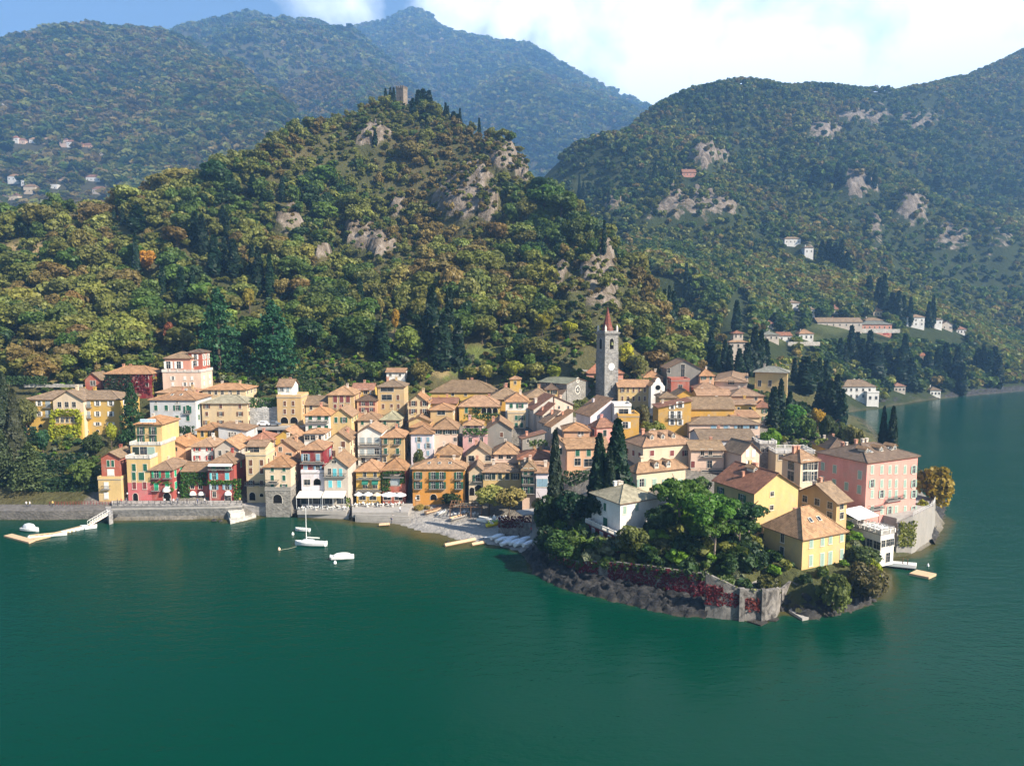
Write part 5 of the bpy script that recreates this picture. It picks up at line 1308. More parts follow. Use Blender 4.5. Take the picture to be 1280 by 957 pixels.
church = h('grey stone church with rose window and a greenish slate gable roof', 674, 708.5, 479.5, 266, 'stone', 'S', 'gs', 473, 512, None, -42, 735, rows=(), side=0, ch=0, name='church', cat='church', stone=True, o=.4)
def church_parts(t):
    w, d, hh = t['_w'], t['_d'], t['_h']; X = w / 2
    for sgn, nm in ((1, 'far'), (-1, 'near')):
        m = MB(); y0, y1 = d / 2, d / 2 + 5.2; z0, z1 = hh * .78, hh * .45
        q = [(y0, 0), (y1, 0), (y1, z1), (y0, z0)]
        A = [(-X + 2, sgn * y, z) for y, z in q]; B = [(X - .3, sgn * y, z) for y, z in q]
        m.face(B if sgn > 0 else B[::-1]); m.face(A[::-1] if sgn > 0 else A); m.face([A[1], A[2], B[2], B[1]] if sgn < 0 else [B[1], B[2], A[2], A[1]])
        link('aisle', m.mesh('aisle', ['stone']), t, WALL['stone'])
        r = MB(); e = .5
        k = (z1 - z0) / 5.2
        r0, r1 = (y0, z0 + .02), (y1 + e, z1 + e * k + .02)
        T_ = [(-X + 1.6, sgn * r0[0], r0[1] + .18), (X, sgn * r0[0], r0[1] + .18), (X, sgn * r1[0], r1[1] + .18), (-X + 1.6, sgn * r1[0], r1[1] + .18)]
        Bm = [(x, y, z - .17) for x, y, z in T_]
        r.face(T_ if sgn > 0 else T_[::-1]); r.face(Bm[::-1] if sgn > 0 else Bm)
        for i in range(4): r.face([Bm[i], Bm[(i + 1) % 4], T_[(i + 1) % 4], T_[i]])
        link('aisle_roof', r.mesh('aisle_roof', ['roof_tile']), t, ROOF['D'])
    n_ = 18
    for zc_, r_ in ((hh * .72, 1.35), (hh + .9, .75)):
        m = MB(); m.prism([(r_ * math.cos(i * 6.283 / n_), r_ * math.sin(i * 6.283 / n_)) for i in range(n_)], -.02, .03, 1)
        for i in range(n_):
            a, b = i * 6.283 / n_, (i + 1) * 6.283 / n_; R2 = r_ + .28
            m.face([(r_ * math.cos(a), r_ * math.sin(a), .1), (R2 * math.cos(a), R2 * math.sin(a), .1), (R2 * math.cos(b), R2 * math.sin(b), .1), (r_ * math.cos(b), r_ * math.sin(b), .1)], 0)
            m.face([(R2 * math.cos(a), R2 * math.sin(a), .1), (R2 * math.cos(a), R2 * math.sin(a), -.02), (R2 * math.cos(b), R2 * math.sin(b), -.02), (R2 * math.cos(b), R2 * math.sin(b), .1)], 0)
        for i in range(4):
            a = i * math.pi / 4; dx, dy = math.cos(a) * r_, math.sin(a) * r_; px_, py_ = -math.sin(a) * .06, math.cos(a) * .06
            m.face([(-dx - px_, -dy - py_, .05 + i * .006), (dx - px_, dy - py_, .05 + i * .006), (dx + px_, dy + py_, .05 + i * .006), (-dx + px_, -dy + py_, .05 + i * .006)], 0)
        link('rose_window', m.mesh('rose_window', ['trim', 'glass_pane']), t, loc=(X + .006, 0, zc_), rot=(R(90), 0, R(90)))
    link('door', win_mesh(1.9, 3.6, arch=True), t, loc=(X + .01, 0, hh * .2), rot=(0, 0, R(90)))
    for x in (-X * .45, X * .2):
        link('window', win_mesh(.7, 1.6, arch=True), t, loc=(x, -d / 2 - .01, hh * .88))
church_parts(church)
chap = h('small white chapel with a curved gable and round window', 814, 830, 482, 265, 'white', 'O', 'gf', 477, 514, 9, rows=(), side=0, ch=0, name='chapel', cat='chapel')
def chapel_front(t):
    w, d, hh = t['_w'], t['_d'], t['_h']; X = w / 2 + .15
    top = [(X, hh), (X * .86, hh + .15), (X * .62, hh + 1.2), (X * .42, hh + 1.5), (X * .36, hh + 2.2), (X * .18, hh + 2.9), (0, hh + 3.1)]
    prof = [(-X, 0), (X, 0)] + top + [(-x, z) for x, z in reversed(top[:-1])]
    m = MB(); y0, y1 = -d / 2 - .75, -d / 2 - .62
    m.face([(x, y0, z) for x, z in prof]); m.face([(x, y1, z) for x, z in reversed(prof)])
    for i in range(len(prof)):
        a, b = prof[i], prof[(i + 1) % len(prof)]; m.face([(a[0], y0, a[1]), (a[0], y1, a[1]), (b[0], y1, b[1]), (b[0], y0, b[1])])
    f = link('gable_front', m.mesh('gable_front', ['plaster']), t, (.80, .76, .70))
    k = MB(); k.prism([(.95 * math.cos(i * .349), .95 * math.sin(i * .349)) for i in range(18)], 0, .05); link('round_window', k.mesh('round_window', ['opening_shade']), f, loc=(0, y0 - .002, hh - .6), rot=(R(90), 0, 0))
    link('door', win_mesh(1.4, 2.8, arch=True), f, loc=(0, y0 - .005, 1.6 + hh * .15))
chapel_front(chap)

def castle_tower():
    Y, yaw = 562, R(-24)
    c, s = math.cos(yaw), math.sin(yaw); a = P(504, 110, Y); w = run_to(a.x, a.y, a.z, -c, -s, 495.2); d = w * .95
    fl = (a.x - c * w, a.y - s * w); cx, cy = fl[0] + c * w / 2 - s * d / 2, fl[1] + s * w / 2 + c * d / 2
    zb = float(zt(cx, cy)) - 3; hh = a.z - zb
    t = thing('castle_tower', 'square medieval castle tower with battlements on the wooded summit', 'castle tower', (cx, cy, zb), yaw)
    m = MB(); h_ = w / 2; m.box(-h_, -d / 2, 0, h_, d / 2, hh, skip='b'); m.box(-h_ - .15, -d / 2 - .15, hh, h_ + .15, d / 2 + .15, hh + .3)
    link('shaft', m.mesh('shaft', ['stone']), t, (.21, .17, .13))
    b = MB(); k = 4; mw = (w + .3) / (2 * k - 1)
    for i in range(k):
        x = -h_ - .15 + i * 2 * mw
        for y in (-d / 2 - .15, d / 2 - .55): b.box(x, y, hh + .3, x + mw, y + .7, hh + 2.0)
        y = -d / 2 - .15 + i * 2 * mw
        if 0 < i < k - 1:
            for x2 in (-h_ - .15, h_ - .55): b.box(x2, y, hh + .3, x2 + .7, y + mw, hh + 2.0)
    link('battlement', b.mesh('battlement', ['stone']), t, (.19, .155, .12))
    sl = MB(); sl.box(-.25, -.03, -.9, .25, .03, .9); link('slit_window', sl.mesh('slit_window', ['opening_shade']), t, loc=(.4, -d / 2 - .01, hh * .55))
castle_tower()
def ruin_wall(label, px0, px1, pt, pb, Y, mat='stone', col=(.5, .46, .4), name='castle_wall', cat='wall'):
    a, b = P(px0, pb, Y), P(px1, pb, Y); zt_ = P((px0 + px1) / 2, pt, Y).z
    m = MB(); n_ = 6; rr = random.Random(int(px0))
    for i in range(n_):
        x0, x1 = a.x + (b.x - a.x) * i / n_, a.x + (b.x - a.x) * (i + 1) / n_
        m.box(x0, 0, 0, x1 - .002, .8, zt_ - a.z + rr.uniform(-.3, .3))
    o = link(name, m.mesh(name, [mat]), None, col, (0, Y, a.z)); return tag(o, label, cat)
ruin_wall('pale ruined wall of the castle below its tower', 476, 489, 133.5, 138, 545)
ruin_wall('long pale wall under the terraces of the upper hillside', 200, 262, 468, 473, 272, 'stone', (.4, .37, .32), 'retaining_wall')
ruin_wall('grey retaining wall between the cream house and the tan house', 309, 347, 509, 533, 245, 'stone', (.37, .36, .34), 'retaining_wall')
ruin_wall('pale terrace wall below the four tall cypresses', 500, 545, 442, 447, 300, 'stone', (.42, .38, .32), 'retaining_wall')
ruin_wall('lower pale terrace wall above the white cottage', 505, 540, 453, 461, 288, 'stone', (.45, .4, .34), 'retaining_wall')
ruin_wall('dark terrace wall left of the brick outbuilding', 30, 102, 480, 484, 262, 'stone', (.3, .28, .25), 'retaining_wall')
ruin_wall('small ruined wall among the bushes above the dark ivied house', 138, 160, 436, 446, 292, 'stone', (.38, .34, .3), 'retaining_wall')
ruin_wall('pale wall hidden in the wood beside the orange autumn tree', 156, 190, 355, 362, 352, 'stone', (.42, .38, .33), 'retaining_wall')
ruin_wall('stone wall beside the road at the foot of the eastern slope', 700, 735, 462, 468, 286, 'stone', (.4, .37, .33), 'retaining_wall')
ruin_wall('long retaining wall carrying the lakeside road of the far mountain', 1018, 1125, 411, 416, 534, 'stone', (.45, .42, .37), 'retaining_wall')
ruin_wall('low pale road wall beneath the white arched villa', 985, 1025, 427, 432, 446, 'stone', (.47, .43, .37), 'retaining_wall')

# ------------------------------------------------------------ waterfront stonework
def slab_on(poly_px, z0, z1, mat, name, label=None, cat=None, kind=None, col=None):
    poly = [tuple(onz(px, py, z1)[:2]) for px, py in poly_px]
    m = MB(); m.prism(poly, z0, z1)
    o = link(name, m.mesh(name, [mat]), None, col); return tag(o, label, cat, None, kind)
def wall_line(pts, zb, tops, th, mat, name, label, col, cat='wall', inner=True):
    """a wall along ground points, with its own height at each"""
    m = MB(); pts = [Vector((p[0], p[1])) for p in pts]; n_ = len(pts); off = []
    for i in range(n_):
        t = (pts[min(i + 1, n_ - 1)] - pts[max(i - 1, 0)]).normalized(); off.append(pts[i] + Vector((-t.y, t.x)) * th)
    zbs = zb if isinstance(zb, (list, tuple)) else [zb] * n_
    for i in range(n_ - 1):
        a, b, c_, d_ = pts[i], pts[i + 1], off[i + 1], off[i]
        m.face([(*a, zbs[i]), (*b, zbs[i + 1]), (*b, tops[i + 1]), (*a, tops[i])]); m.face([(*c_, zbs[i + 1]), (*d_, zbs[i]), (*d_, tops[i]), (*c_, tops[i + 1])])
        m.face([(*a, tops[i]), (*b, tops[i + 1]), (*c_, tops[i + 1]), (*d_, tops[i])])
    for i, k in ((0, 1), (n_ - 1, 0)):
        q = [(*pts[i], zbs[i]), (*pts[i], tops[i]), (*off[i], tops[i]), (*off[i], zbs[i])]; m.face(q if k else q[::-1])
    o = link(name, m.mesh(name, [mat]), None, col); return tag(o, label, cat)
# western promenade and quay
quay = slab_on([(139, 637.5), (282, 635), (303, 633.5), (303, 627), (139, 628)], -1.5, 2.7, 'stone', 'quay', 'long dark stone quay wall under the red and yellow waterfront houses', 'quay', col=(.14, .137, .13))
q0 = onz(139, 637.3, 2.7); q1 = onz(282, 634.8, 2.7); q2 = onz(303, 633.3, 2.7)
wall_line([q0, q1, q2], 2.69, [3.1, 3.1, 3.1], .35, 'concrete', 'quay_coping', 'pale coping along the edge of the stone quay', None)
for nm, seg, lab in (('pier', [(284, 641), (288, 651.5), (320, 643.5), (316, 637)], 'small stone landing pier at the end of the quay'),):
    slab_on(seg, -1.5, .75, 'stone', nm, lab, 'pier', col=(.42, .40, .36))
slab_on([(284, 637.5), (288, 642), (306, 640), (304, 635.5)], .7, 2.0, 'stone', 'landing_steps', 'pale stepped block on the small landing pier', 'steps', col=(.55, .51, .45))
slab_on([(-60, 638), (62, 638.5), (139, 637), (139, 629), (-60, 630)], -1, 2.5, 'stone', 'path', None, None, 'structure', (.13, .12, .11))
slab_on([(303, 632.2), (332, 633.5), (332, 627), (303, 627)], -1, 2.6, 'stone', 'path', None, None, 'structure', (.30, .28, .26))
slab_on([(139.5, 629.5), (303, 629), (303, 625.5), (139.5, 625.5)], 2.69, 3.3, 'stone', 'promenade', None, None, 'structure', (.32, .30, .28))
def railing(pts, z, label, col, h_=1.0, name='railing', sp=1.6):
    m = MB(); 
    for a, b in zip(pts, pts[1:]):
        a, b = Vector((a[0], a[1], z)), Vector((b[0], b[1], z)); L = (b - a).length; n_ = max(1, int(L / sp))
        for i in range(n_ + 1):
            p = a.lerp(b, i / n_); m.box(p.x - .04, p.y - .04, z, p.x + .04, p.y + .04, z + h_)
        for zz in (h_ * .5, h_ - .04): m.tube([a + Vector((0, 0, zz)), b + Vector((0, 0, zz))], .035, 4)
    o = link(name, m.mesh(name, ['painted']), None, col); return tag(o, label, 'railing')
railing([onz(62, 631.5, 2.5), onz(139, 630.5, 2.5)], 2.5, 'dark red railing along the western promenade', (.20, .03, .035), 1.1, sp=.8)
railing([onz(142, 630, 3.3), onz(303, 629.3, 3.3)], 3.3, 'dark iron railing along the street above the quay', (.04, .04, .04), 1.0)
slab_on([(372, 641.5), (436, 644), (440, 632), (372, 631)], -1, 1.1, 'concrete', 'path', None, None, 'structure')
slab_on([(440, 640), (510, 640), (516, 629), (440, 629)], 1.0, 2.5, 'concrete', 'path', None, None, 'structure')
wall_line([onz(437, 646, .1), onz(437.5, 634, 2)], -.5, [.7, 2.2], .4, 'stone', 'ramp_wall', 'low stone wall beside the stepped slipway', (.4, .38, .35))
for i in range(4):
    slab_on([(444 + i * 2, 643 + i * 2.0), (512, 645 + i * 2.2), (512, 644.4 + i * 2.2), (444 + i * 2, 642.2 + i * 2.0)], -.2, 2.05 - .42 * i, 'concrete', 'slip_step', 'broad stone step of the slipway, %s from the top' % ('first', 'second', 'third', 'fourth')[i], 'step')
# shore cliff round the point
def offset(pts, dist):
    pts = [Vector(p[:2]) for p in pts]; out = []
    for i in range(len(pts)):
        t = (pts[min(i + 1, len(pts) - 1)] - pts[max(i - 1, 0)]).normalized(); out.append(pts[i] + Vector((-t.y, t.x)) * dist)
    return out
def resample(pts, step):
    out = []
    for a, b in zip(pts, pts[1:]):
        a, b = Vector(a[:2]), Vector(b[:2]); n_ = max(1, int((b - a).length / step))
        out += [a.lerp(b, i / n_) for i in range(n_)]
    return out + [Vector(pts[-1][:2])]
def cliff(px_pts, depth_in, top, name='shore_rocks', amp=.9, label=None, rows=16, step=.55):
    base = resample([onz(*p) for p in px_pts], step); inn = offset(base, depth_in); outw = offset(base, -1.2)
    V = []
    for i, (a, b, o_) in enumerate(zip(base, inn, outw)):
        for r in range(rows):
            v = r / (rows - 1)
            if v < .2: q = o_.lerp(a, v / .2); z = -1.6 + 1.7 * v / .2
            else:
                u = (v - .2) / .8; q = a.lerp(b, u); z = .1 + (top - .1) * u ** .8
            V.append((q.x, q.y, z))
    V = np.array(V); n1 = ridged(V[:, 0] / 3.1 + V[:, 2] * .4, V[:, 1] / 3.1 + V[:, 2] * .7, 4); n2 = fbm(V[:, 0] / 1.1, V[:, 1] / 1.1 + V[:, 2], 3)
    n3 = ridged(V[:, 0] / 1.3, V[:, 1] / 1.3 + V[:, 2] * 1.3, 3)
    V[:, 2] += amp * (n1 - .5) * .9 + .35 * amp * n2 + .3 * amp * (n3 - .6); V[:, 0] += .5 * amp * n2; V[:, 1] -= amp * .6 * (n1 - .5)
    V[:, 2] = np.where(V[:, 2] > 0, V[:, 2] * .4 + .6 * np.floor((V[:, 2] + .25 * n1) / .8) * .8, V[:, 2])
    n_ = len(base); idx = np.arange(n_ * rows).reshape(n_, rows)
    F = np.stack([idx[:-1, :-1], idx[1:, :-1], idx[1:, 1:], idx[:-1, 1:]], -1).reshape(-1, 4)
    o = link(name, raw_mesh(name, V, F, 'shore_rock', False)); return tag(o, label, 'rocks')
cliff([(655, 692), (666, 706), (667, 715), (688, 725.5), (710, 735.5), (750, 745.5), (790, 754), (826, 763), (863, 769), (883, 771)], 3.8, 2.3, label='jagged dark rock shelf along the water below the red ivy', amp=.95, rows=16)
cliff([(974, 762), (986, 759), (996, 769), (1011, 772), (1030, 768), (1056, 763), (1084, 754), (1103, 738), (1106, 728), (1098, 712)], 3.2, 2.6, label='pale broken rocks at the waterline under the point house', amp=.9)
cliff([(-20, 648), (60, 648), (100, 647), (128, 648), (140, 651)], 2.6, 1.5, label='rubble slope of stones below the western promenade', amp=.7)
cliff([(322, 642), (331, 643), (364, 644), (376, 643)], 1.2, 1.0, label='dark rocks at the foot of the stone vaulted house', amp=.6)
cliff([(1163, 679), (1170, 664), (1176, 645), (1180, 626)], 3.0, 3.0, label='rocks at the foot of the lakeside wall beyond the hotel', amp=.9)
cliff([(1000, 520), (1062, 513), (1100, 506), (1150, 500), (1200, 495), (1290, 487)], 4, 2.2, label='far rocky shoreline below the dark cypress grove', amp=1.4, step=2.0)
rk = random.Random(3)
def boulder(x, y, z, r, label, group):
    m = MB(); a = [rk.uniform(.7, 1.15) for _ in range(24)]
    pr = [(0.25, -.6), (.85, -.35), (1.0, .05), (.75, .45), (.3, .68)]
    rings = [[(r * q * a[(k * 3 + i * 5) % 24] * math.cos(k * .898), r * q * a[(k * 3 + i * 5) % 24] * math.sin(k * .898), r * .8 * zz) for k in range(7)] for i, (q, zz) in enumerate(pr)]
    for p, q in zip(rings, rings[1:]):
        for k in range(7): m.face([p[k], p[(k + 1) % 7], q[(k + 1) % 7], q[k]])
    m.face(rings[-1]); m.face(rings[0][::-1])
    o = link('boulder', m.mesh('boulder', ['shore_rock']), None, None, (x, y, z), (0, 0, rk.uniform(0, 6))); tag(o, label, 'boulder', group)
for i in range(14):
    p = onz(68 + i * 4.6 + rk.uniform(-2, 2), 645.5 - rk.uniform(0, 4.0), .2 + rk.uniform(0, .5)); boulder(p.x, p.y, p.z, rk.uniform(.45, 1.0), 'pale boulder of the rubble shore beside the gangway', 'boulders of the western shore')
for px, py, r in ((62, 646, 1.3), (46, 646.5, 1.0), (268, 650.5, .9), (276, 651, .7), (560, 677, .5), (1092, 751, .6), (1098, 744, .7), (1075, 758, .6), (1062, 762, .5), (1044, 766, .6)):
    p = onz(px, py, .1); boulder(p.x, p.y, 0.15, r, 'low boulder awash at the water edge', 'boulders awash')
# walls of the garden on the point
gp = resample([onz(*p) for p in ((668, 716), (688, 725.5), (710, 735.5), (750, 745.5), (790, 754), (826, 763), (863, 769), (884, 771))], 2.0)
gi = offset(gp, 3.9)
tops = [float(zt(p.x, p.y + 3.6)) + 1.0 for p in gi]
tops = [sum(tops[max(0, i - 3):i + 4]) / len(tops[max(0, i - 3):i + 4]) for i in range(len(tops))]
wall_line(gi, 1.0, tops, .6, 'ivy_wall', 'garden_wall', 'old garden wall above the rock shelf, hung with red ivy', None)
bp = [onz(*p) for p in ((881, 771), (903, 773.5), (926, 775.2), (953, 776.3), (970, 773.2), (975.5, 762), (966, 738))]
bz = [P(881, 716, bp[0].y).z, P(903, 726, bp[1].y).z, P(926, 737, bp[2].y).z, P(953, 738.5, bp[3].y).z, P(970, 736, bp[4].y).z, 4.4, 4.4]
def bastion():
    t = thing('bastion', 'old masonry bastion rising from the lake, streaked with red ivy', 'bastion', (0, 0, 0))
    m = MB(); n_ = len(bp)
    for i in range(n_ - 1):
        a, b = bp[i], bp[i + 1]; m.face([(a.x, a.y, -1.5), (b.x, b.y, -1.5), (b.x, b.y, bz[i + 1]), (a.x, a.y, bz[i])])
        ia, ib = a + Vector((.1, .9, 0)), b + Vector((-.1, .9, 0)); m.face([(a.x, a.y, bz[i]), (b.x, b.y, bz[i + 1]), (ib.x, ib.y, bz[i + 1]), (ia.x, ia.y, bz[i])])
        m.face([(ib.x, ib.y, 1), (ia.x, ia.y, 1), (ia.x, ia.y, bz[i]), (ib.x, ib.y, bz[i + 1])])
    link('wall', m.mesh('wall', ['ivy_wall']), t)
    b = MB(); p = bp[2]; b.box(p.x - .5, p.y - .45, -1.5, p.x + .5, p.y + .3, bz[2] + .4); p = bp[3]; b.box(p.x - .35, p.y - .4, -1.5, p.x + .35, p.y + .3, bz[3] + .5)
    link('buttress', b.mesh('buttress', ['ivy_wall']), t)
    f = MB()
    for q in (((934, 777), (951, 782.5), (960, 778), (955, 775)), ((960, 776), (970, 777), (974, 774), (970, 772))):
        f.prism([tuple(onz(*k)[:2]) for k in q], -1, .25)
    link('footing', f.mesh('footing', ['shore_rock']), t)
    f = MB(); f.prism([(bp[i].x, bp[i].y + .8) for i in range(1, 7)] + [(bp[0].x + 6, bp[0].y + 9)], 3.4, 4.25); link('terrace_floor', f.mesh('terrace_floor', ['concrete']), t)
bastion()
slab_on([(986, 762), (1003, 772.5), (1011, 771), (992, 757)], -.6, .5, 'concrete', 'slipway', 'sloping concrete slip between the bastion and the rocks', 'slipway')
# garden stair and terrace wall of the point house
gw = [onz(975, 752, 2), onz(987, 741, 3), onz(1004, 742, 3.2), onz(1030, 744, 3.2), onz(1052, 740, 3.2)]
wall_line([onz(977, 757, .5), onz(988, 745, 1.5), onz(1004, 748, 1.5), onz(1030, 750, 1.5), onz(1054, 745, 1.5)], -.5, [3.9, 4.6, 4.0, 3.8, 3.6], .5, 'ivy_wall', 'terrace_wall', 'weathered retaining wall under the lawn of the point house', None)
# hotel terrace
hw = [onz(1120, 694.5, 0), onz(1139, 692.5, 0), onz(1163.5, 678, 0), onz(1168, 664, 0)]
wall_line(hw, -1.0, [8.0, 9.4, 9.4, 9.2], .7, 'plaster', 'terrace_wall', 'tall pale rendered wall carrying the terrace of the pink hotel', (.25, .235, .215))
railing(hw[1:], 9.4, 'white balustrade on the terrace wall of the pink hotel', (.6, .6, .58), 1.0, sp=1.0)
tp = [onz(1120, 694, 0), onz(1139, 692, 0), onz(1163, 678, 0), onz(1167.5, 664, 0)]
m = MB(); m.prism([(tp[0].x, tp[0].y + .5), (tp[1].x - .2, tp[1].y + .5), (tp[2].x - .6, tp[2].y + .5), (tp[3].x - .6, tp[3].y), (tp[3].x - 6, tp[3].y + 8), (tp[0].x - 8, tp[0].y + 12)], 6.5, 9.0)
tag(link('hotel_terrace', m.mesh('hotel_terrace', ['concrete'])), 'stone-paved terrace in front of the pink hotel', 'terrace')
# ------------------------------------------------------------ creepers
def ivy(label, planes, col, size=.22, dens=9, name='ivy', thick=.35, cat='creeper', jit=.6, patchy=.35):
    """planes: (origin, along, up, width, height): leaves massed on a face"""
    rng = np.random.default_rng(int(abs(planes[0][0][0]) * 10) + len(label)); out, lf = [], []
    for (o, e, u, w, hgt_) in planes:
        o, e, u = np.array(o, float), np.array(e, float), np.array(u, float); e /= np.linalg.norm(e); u /= np.linalg.norm(u); nrm = np.cross(e, u)
        k = int(w * hgt_ * dens); a, b = rng.uniform(0, w, k), rng.uniform(0, hgt_, k)
        msk = fbm(a / 1.6 + w, b / 1.6 + hgt_, 3) + .30 * np.minimum(1, np.minimum(np.minimum(a, w - a), np.minimum(b, hgt_ - b)) / .8)
        kk = msk > (patchy - .45)
        a, b = a[kk], b[kk]; k = len(a)
        bulge = .5 + .5 * fbm(a / .9, b / .9, 2)
        p = o + e * a[:, None] + u * b[:, None] + nrm * (thick * np.clip(bulge, 0, 1.2) * rng.uniform(.15, 1, k))[:, None]
        n_ = nrm + .35 * u + jit * rng.normal(size=(k, 3)); out.append(quads(p, n_, size, rng)); lf.append(rng.uniform(.65, 1.3, k))
    me = crown_mesh(name, np.concatenate(out), np.concatenate(lf)); o = link(name, me, None, col); return tag(o, label, cat)
def front_plane(x0, y0, x1, y1, Y):
    a = P(x0, y1, Y); b = P(x1, y1, Y); t = P(x0, y0, Y); return ((a.x, Y, a.z), (1, 0, 0), (0, 0, 1), b.x - a.x, t.z - a.z)
def seg_planes(pts, zb, zts):
    return [((a[0], a[1], zb), (b[0] - a[0], b[1] - a[1], 0), (0, 0, 1), math.hypot(b[0] - a[0], b[1] - a[1]), max(.5, (zt_ - zb))) for a, b, zt_ in zip(pts, pts[1:], zts)]
nseg = len(gi) - 1
ivy('crimson ivy on the garden wall below the pale villa', seg_planes(gi[int(nseg * .12):int(nseg * .48)], 1.6, tops[int(nseg * .12):]), (.15, .010, .024), .22, 17, 'red_ivy', patchy=.25)
ivy('crimson ivy on the garden wall left of the bastion', seg_planes(gi[int(nseg * .46):], 1.8, tops[int(nseg * .46):]), (.12, .010, .022), .2, 16, 'red_ivy', patchy=.22)
ivy('green creeper and grasses hanging over the top of the garden wall', [((a[0], a[1] - .05, z_ - 1.3), (b[0] - a[0], b[1] - a[1], 0), (0, 0, 1), math.hypot(b[0] - a[0], b[1] - a[1]), 1.9) for a, b, z_ in zip(gi, gi[1:], tops)], (.055, .085, .024), .22, 15, 'creeper', .8, patchy=.42)
ivy('thin red ivy strand hanging at the left end of the garden wall', seg_planes(gi[:int(nseg * .14)], 1.6, tops), (.20, .02, .02), .2, 12, 'red_ivy', patchy=.45)
ivy('dark red ivy spilling over the left face of the bastion', [((bp[0].x, bp[0].y - .03, 2.6), tuple(bp[2] - bp[0]), (0, 0, 1), (bp[2] - bp[0]).length * .95, 2.6), ((bp[0].x, bp[0].y - .03, 4.6), tuple(bp[1] - bp[0]), (0, 0, 1), (bp[1] - bp[0]).length, 1.9)], (.13, .016, .022), .17, 26, 'red_ivy', patchy=.30)
ivy('red ivy patch on the front face of the bastion', [((bp[2].x + .6, bp[2].y - .1, 1.9), tuple(bp[3] - bp[2]), (0, 0, 1), (bp[3] - bp[2]).length - 1.2, 2.6)], (.16, .03, .022), .17, 26, 'red_ivy', patchy=.35)
ivy('green creeper and grass along the top of the bastion', [((bp[i].x, bp[i].y + .2, bz[i] - .25), tuple(Vector((bp[i + 1].x, bp[i + 1].y, bz[i + 1])) - Vector((bp[i].x, bp[i].y, bz[i]))), (0, -.3, 1), (bp[i + 1] - bp[i]).length, .7) for i in range(0, 3)], (.16, .17, .05), .16, 14, 'creeper', patchy=.55)
ivy('dark ivy covering the front of the orange-roofed dark house', [front_plane(131.5, 467.5, 166, 490, 261.9)], (.030, .045, .022), .3, 10, 'ivy', .5, patchy=.15)
hd_ = next(o for o in bpy.data.objects if o.get('label', '').startswith('dark house smothered'))
ivy('reddish creeper on the right half of the orange-roofed dark house', [front_plane(164, 467.5, 188, 492, 261.9)], (.15, .020, .025), .28, 6, 'ivy', .4, patchy=.45)
ivy('yellow-green creeper on the side of the orange-roofed dark house', [((P(189, 480, 262).x + .05, 262.2, P(189, 494, 262).z), (0, 1, 0), (0, 0, 1), 10.5, 7)], (.22, .20, .03), .3, 9, 'ivy', .5, patchy=.2)
vb = front_plane(64, 512, 103, 565, 236.8)
ivy('bright yellow-green creeper draped over the terrace of the yellow villa', [front_plane(64, 531, 103, 566, 236.8), front_plane(64.5, 511.5, 102, 519, 236.8), front_plane(64, 519, 70, 531, 236.8), front_plane(95, 519, 103, 531, 236.8)], (.27, .29, .022), .36, 9, 'creeper', 1.0, patchy=.08)
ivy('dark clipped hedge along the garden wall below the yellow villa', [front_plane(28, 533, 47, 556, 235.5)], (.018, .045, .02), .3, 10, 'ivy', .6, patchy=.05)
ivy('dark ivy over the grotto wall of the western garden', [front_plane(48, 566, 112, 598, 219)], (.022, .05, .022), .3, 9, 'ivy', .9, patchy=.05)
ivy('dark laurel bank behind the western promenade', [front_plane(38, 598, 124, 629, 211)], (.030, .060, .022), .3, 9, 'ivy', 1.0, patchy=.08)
ivy('green climber hanging on the lower red waterfront house', [front_plane(227, 589, 259, 606, 207.8), front_plane(226, 604, 238, 624, 207.7)], (.045, .105, .02), .24, 15, 'creeper', .5, patchy=.18)
ivy('green climber band across the taller red waterfront house', [front_plane(260, 600, 295, 605, 205.8), front_plane(293, 598, 302, 624, 205.9)], (.055, .13, .018), .22, 16, 'creeper', .45, patchy=.12)
ivy('thin green climber on the green-shuttered red house', [front_plane(189, 601, 212, 604, 205.8), front_plane(211, 603, 217, 614, 205.8)], (.055, .12, .02), .2, 14, 'creeper', .35, patchy=.3)
ivy('dark green climber on the left of the half-covered dark red house', [front_plane(477, 590, 488, 614, 207.8), front_plane(500, 588, 506, 604, 207.8), front_plane(481, 588, 500, 591.5, 207.7)], (.04, .095, .02), .22, 14, 'creeper', .4, patchy=.15)
ivy('narrow green hedge pillar beside the slipway', [front_plane(433.5, 622, 437.5, 634, 201)], (.12, .17, .02), .22, 18, 'hedge', .5, patchy=.0)
ivy('dark red ivy over the wall at the end of the beach', [front_plane(623, 645, 664, 659, 179.5)], (.10, .014, .02), .2, 16, 'red_ivy', .4, patchy=.12)
ivy('yellow-green creeper on the terrace wall of the pink hotel', [((hw[0].x + .2, hw[0].y - .1, 2.2), tuple(hw[1] - hw[0]), (0, 0, 1), (hw[1] - hw[0]).length * 1.15, 6.2)], (.15, .16, .025), .22, 15, 'creeper', .5, patchy=.22)
wall_line([(X_at(623, 180, 3), 180), (X_at(664, 179, 3), 179)], .5, [5.0, 4.6], .5, 'ivy_wall', 'garden_wall', 'low wall under dark red ivy at the end of the beach', None)
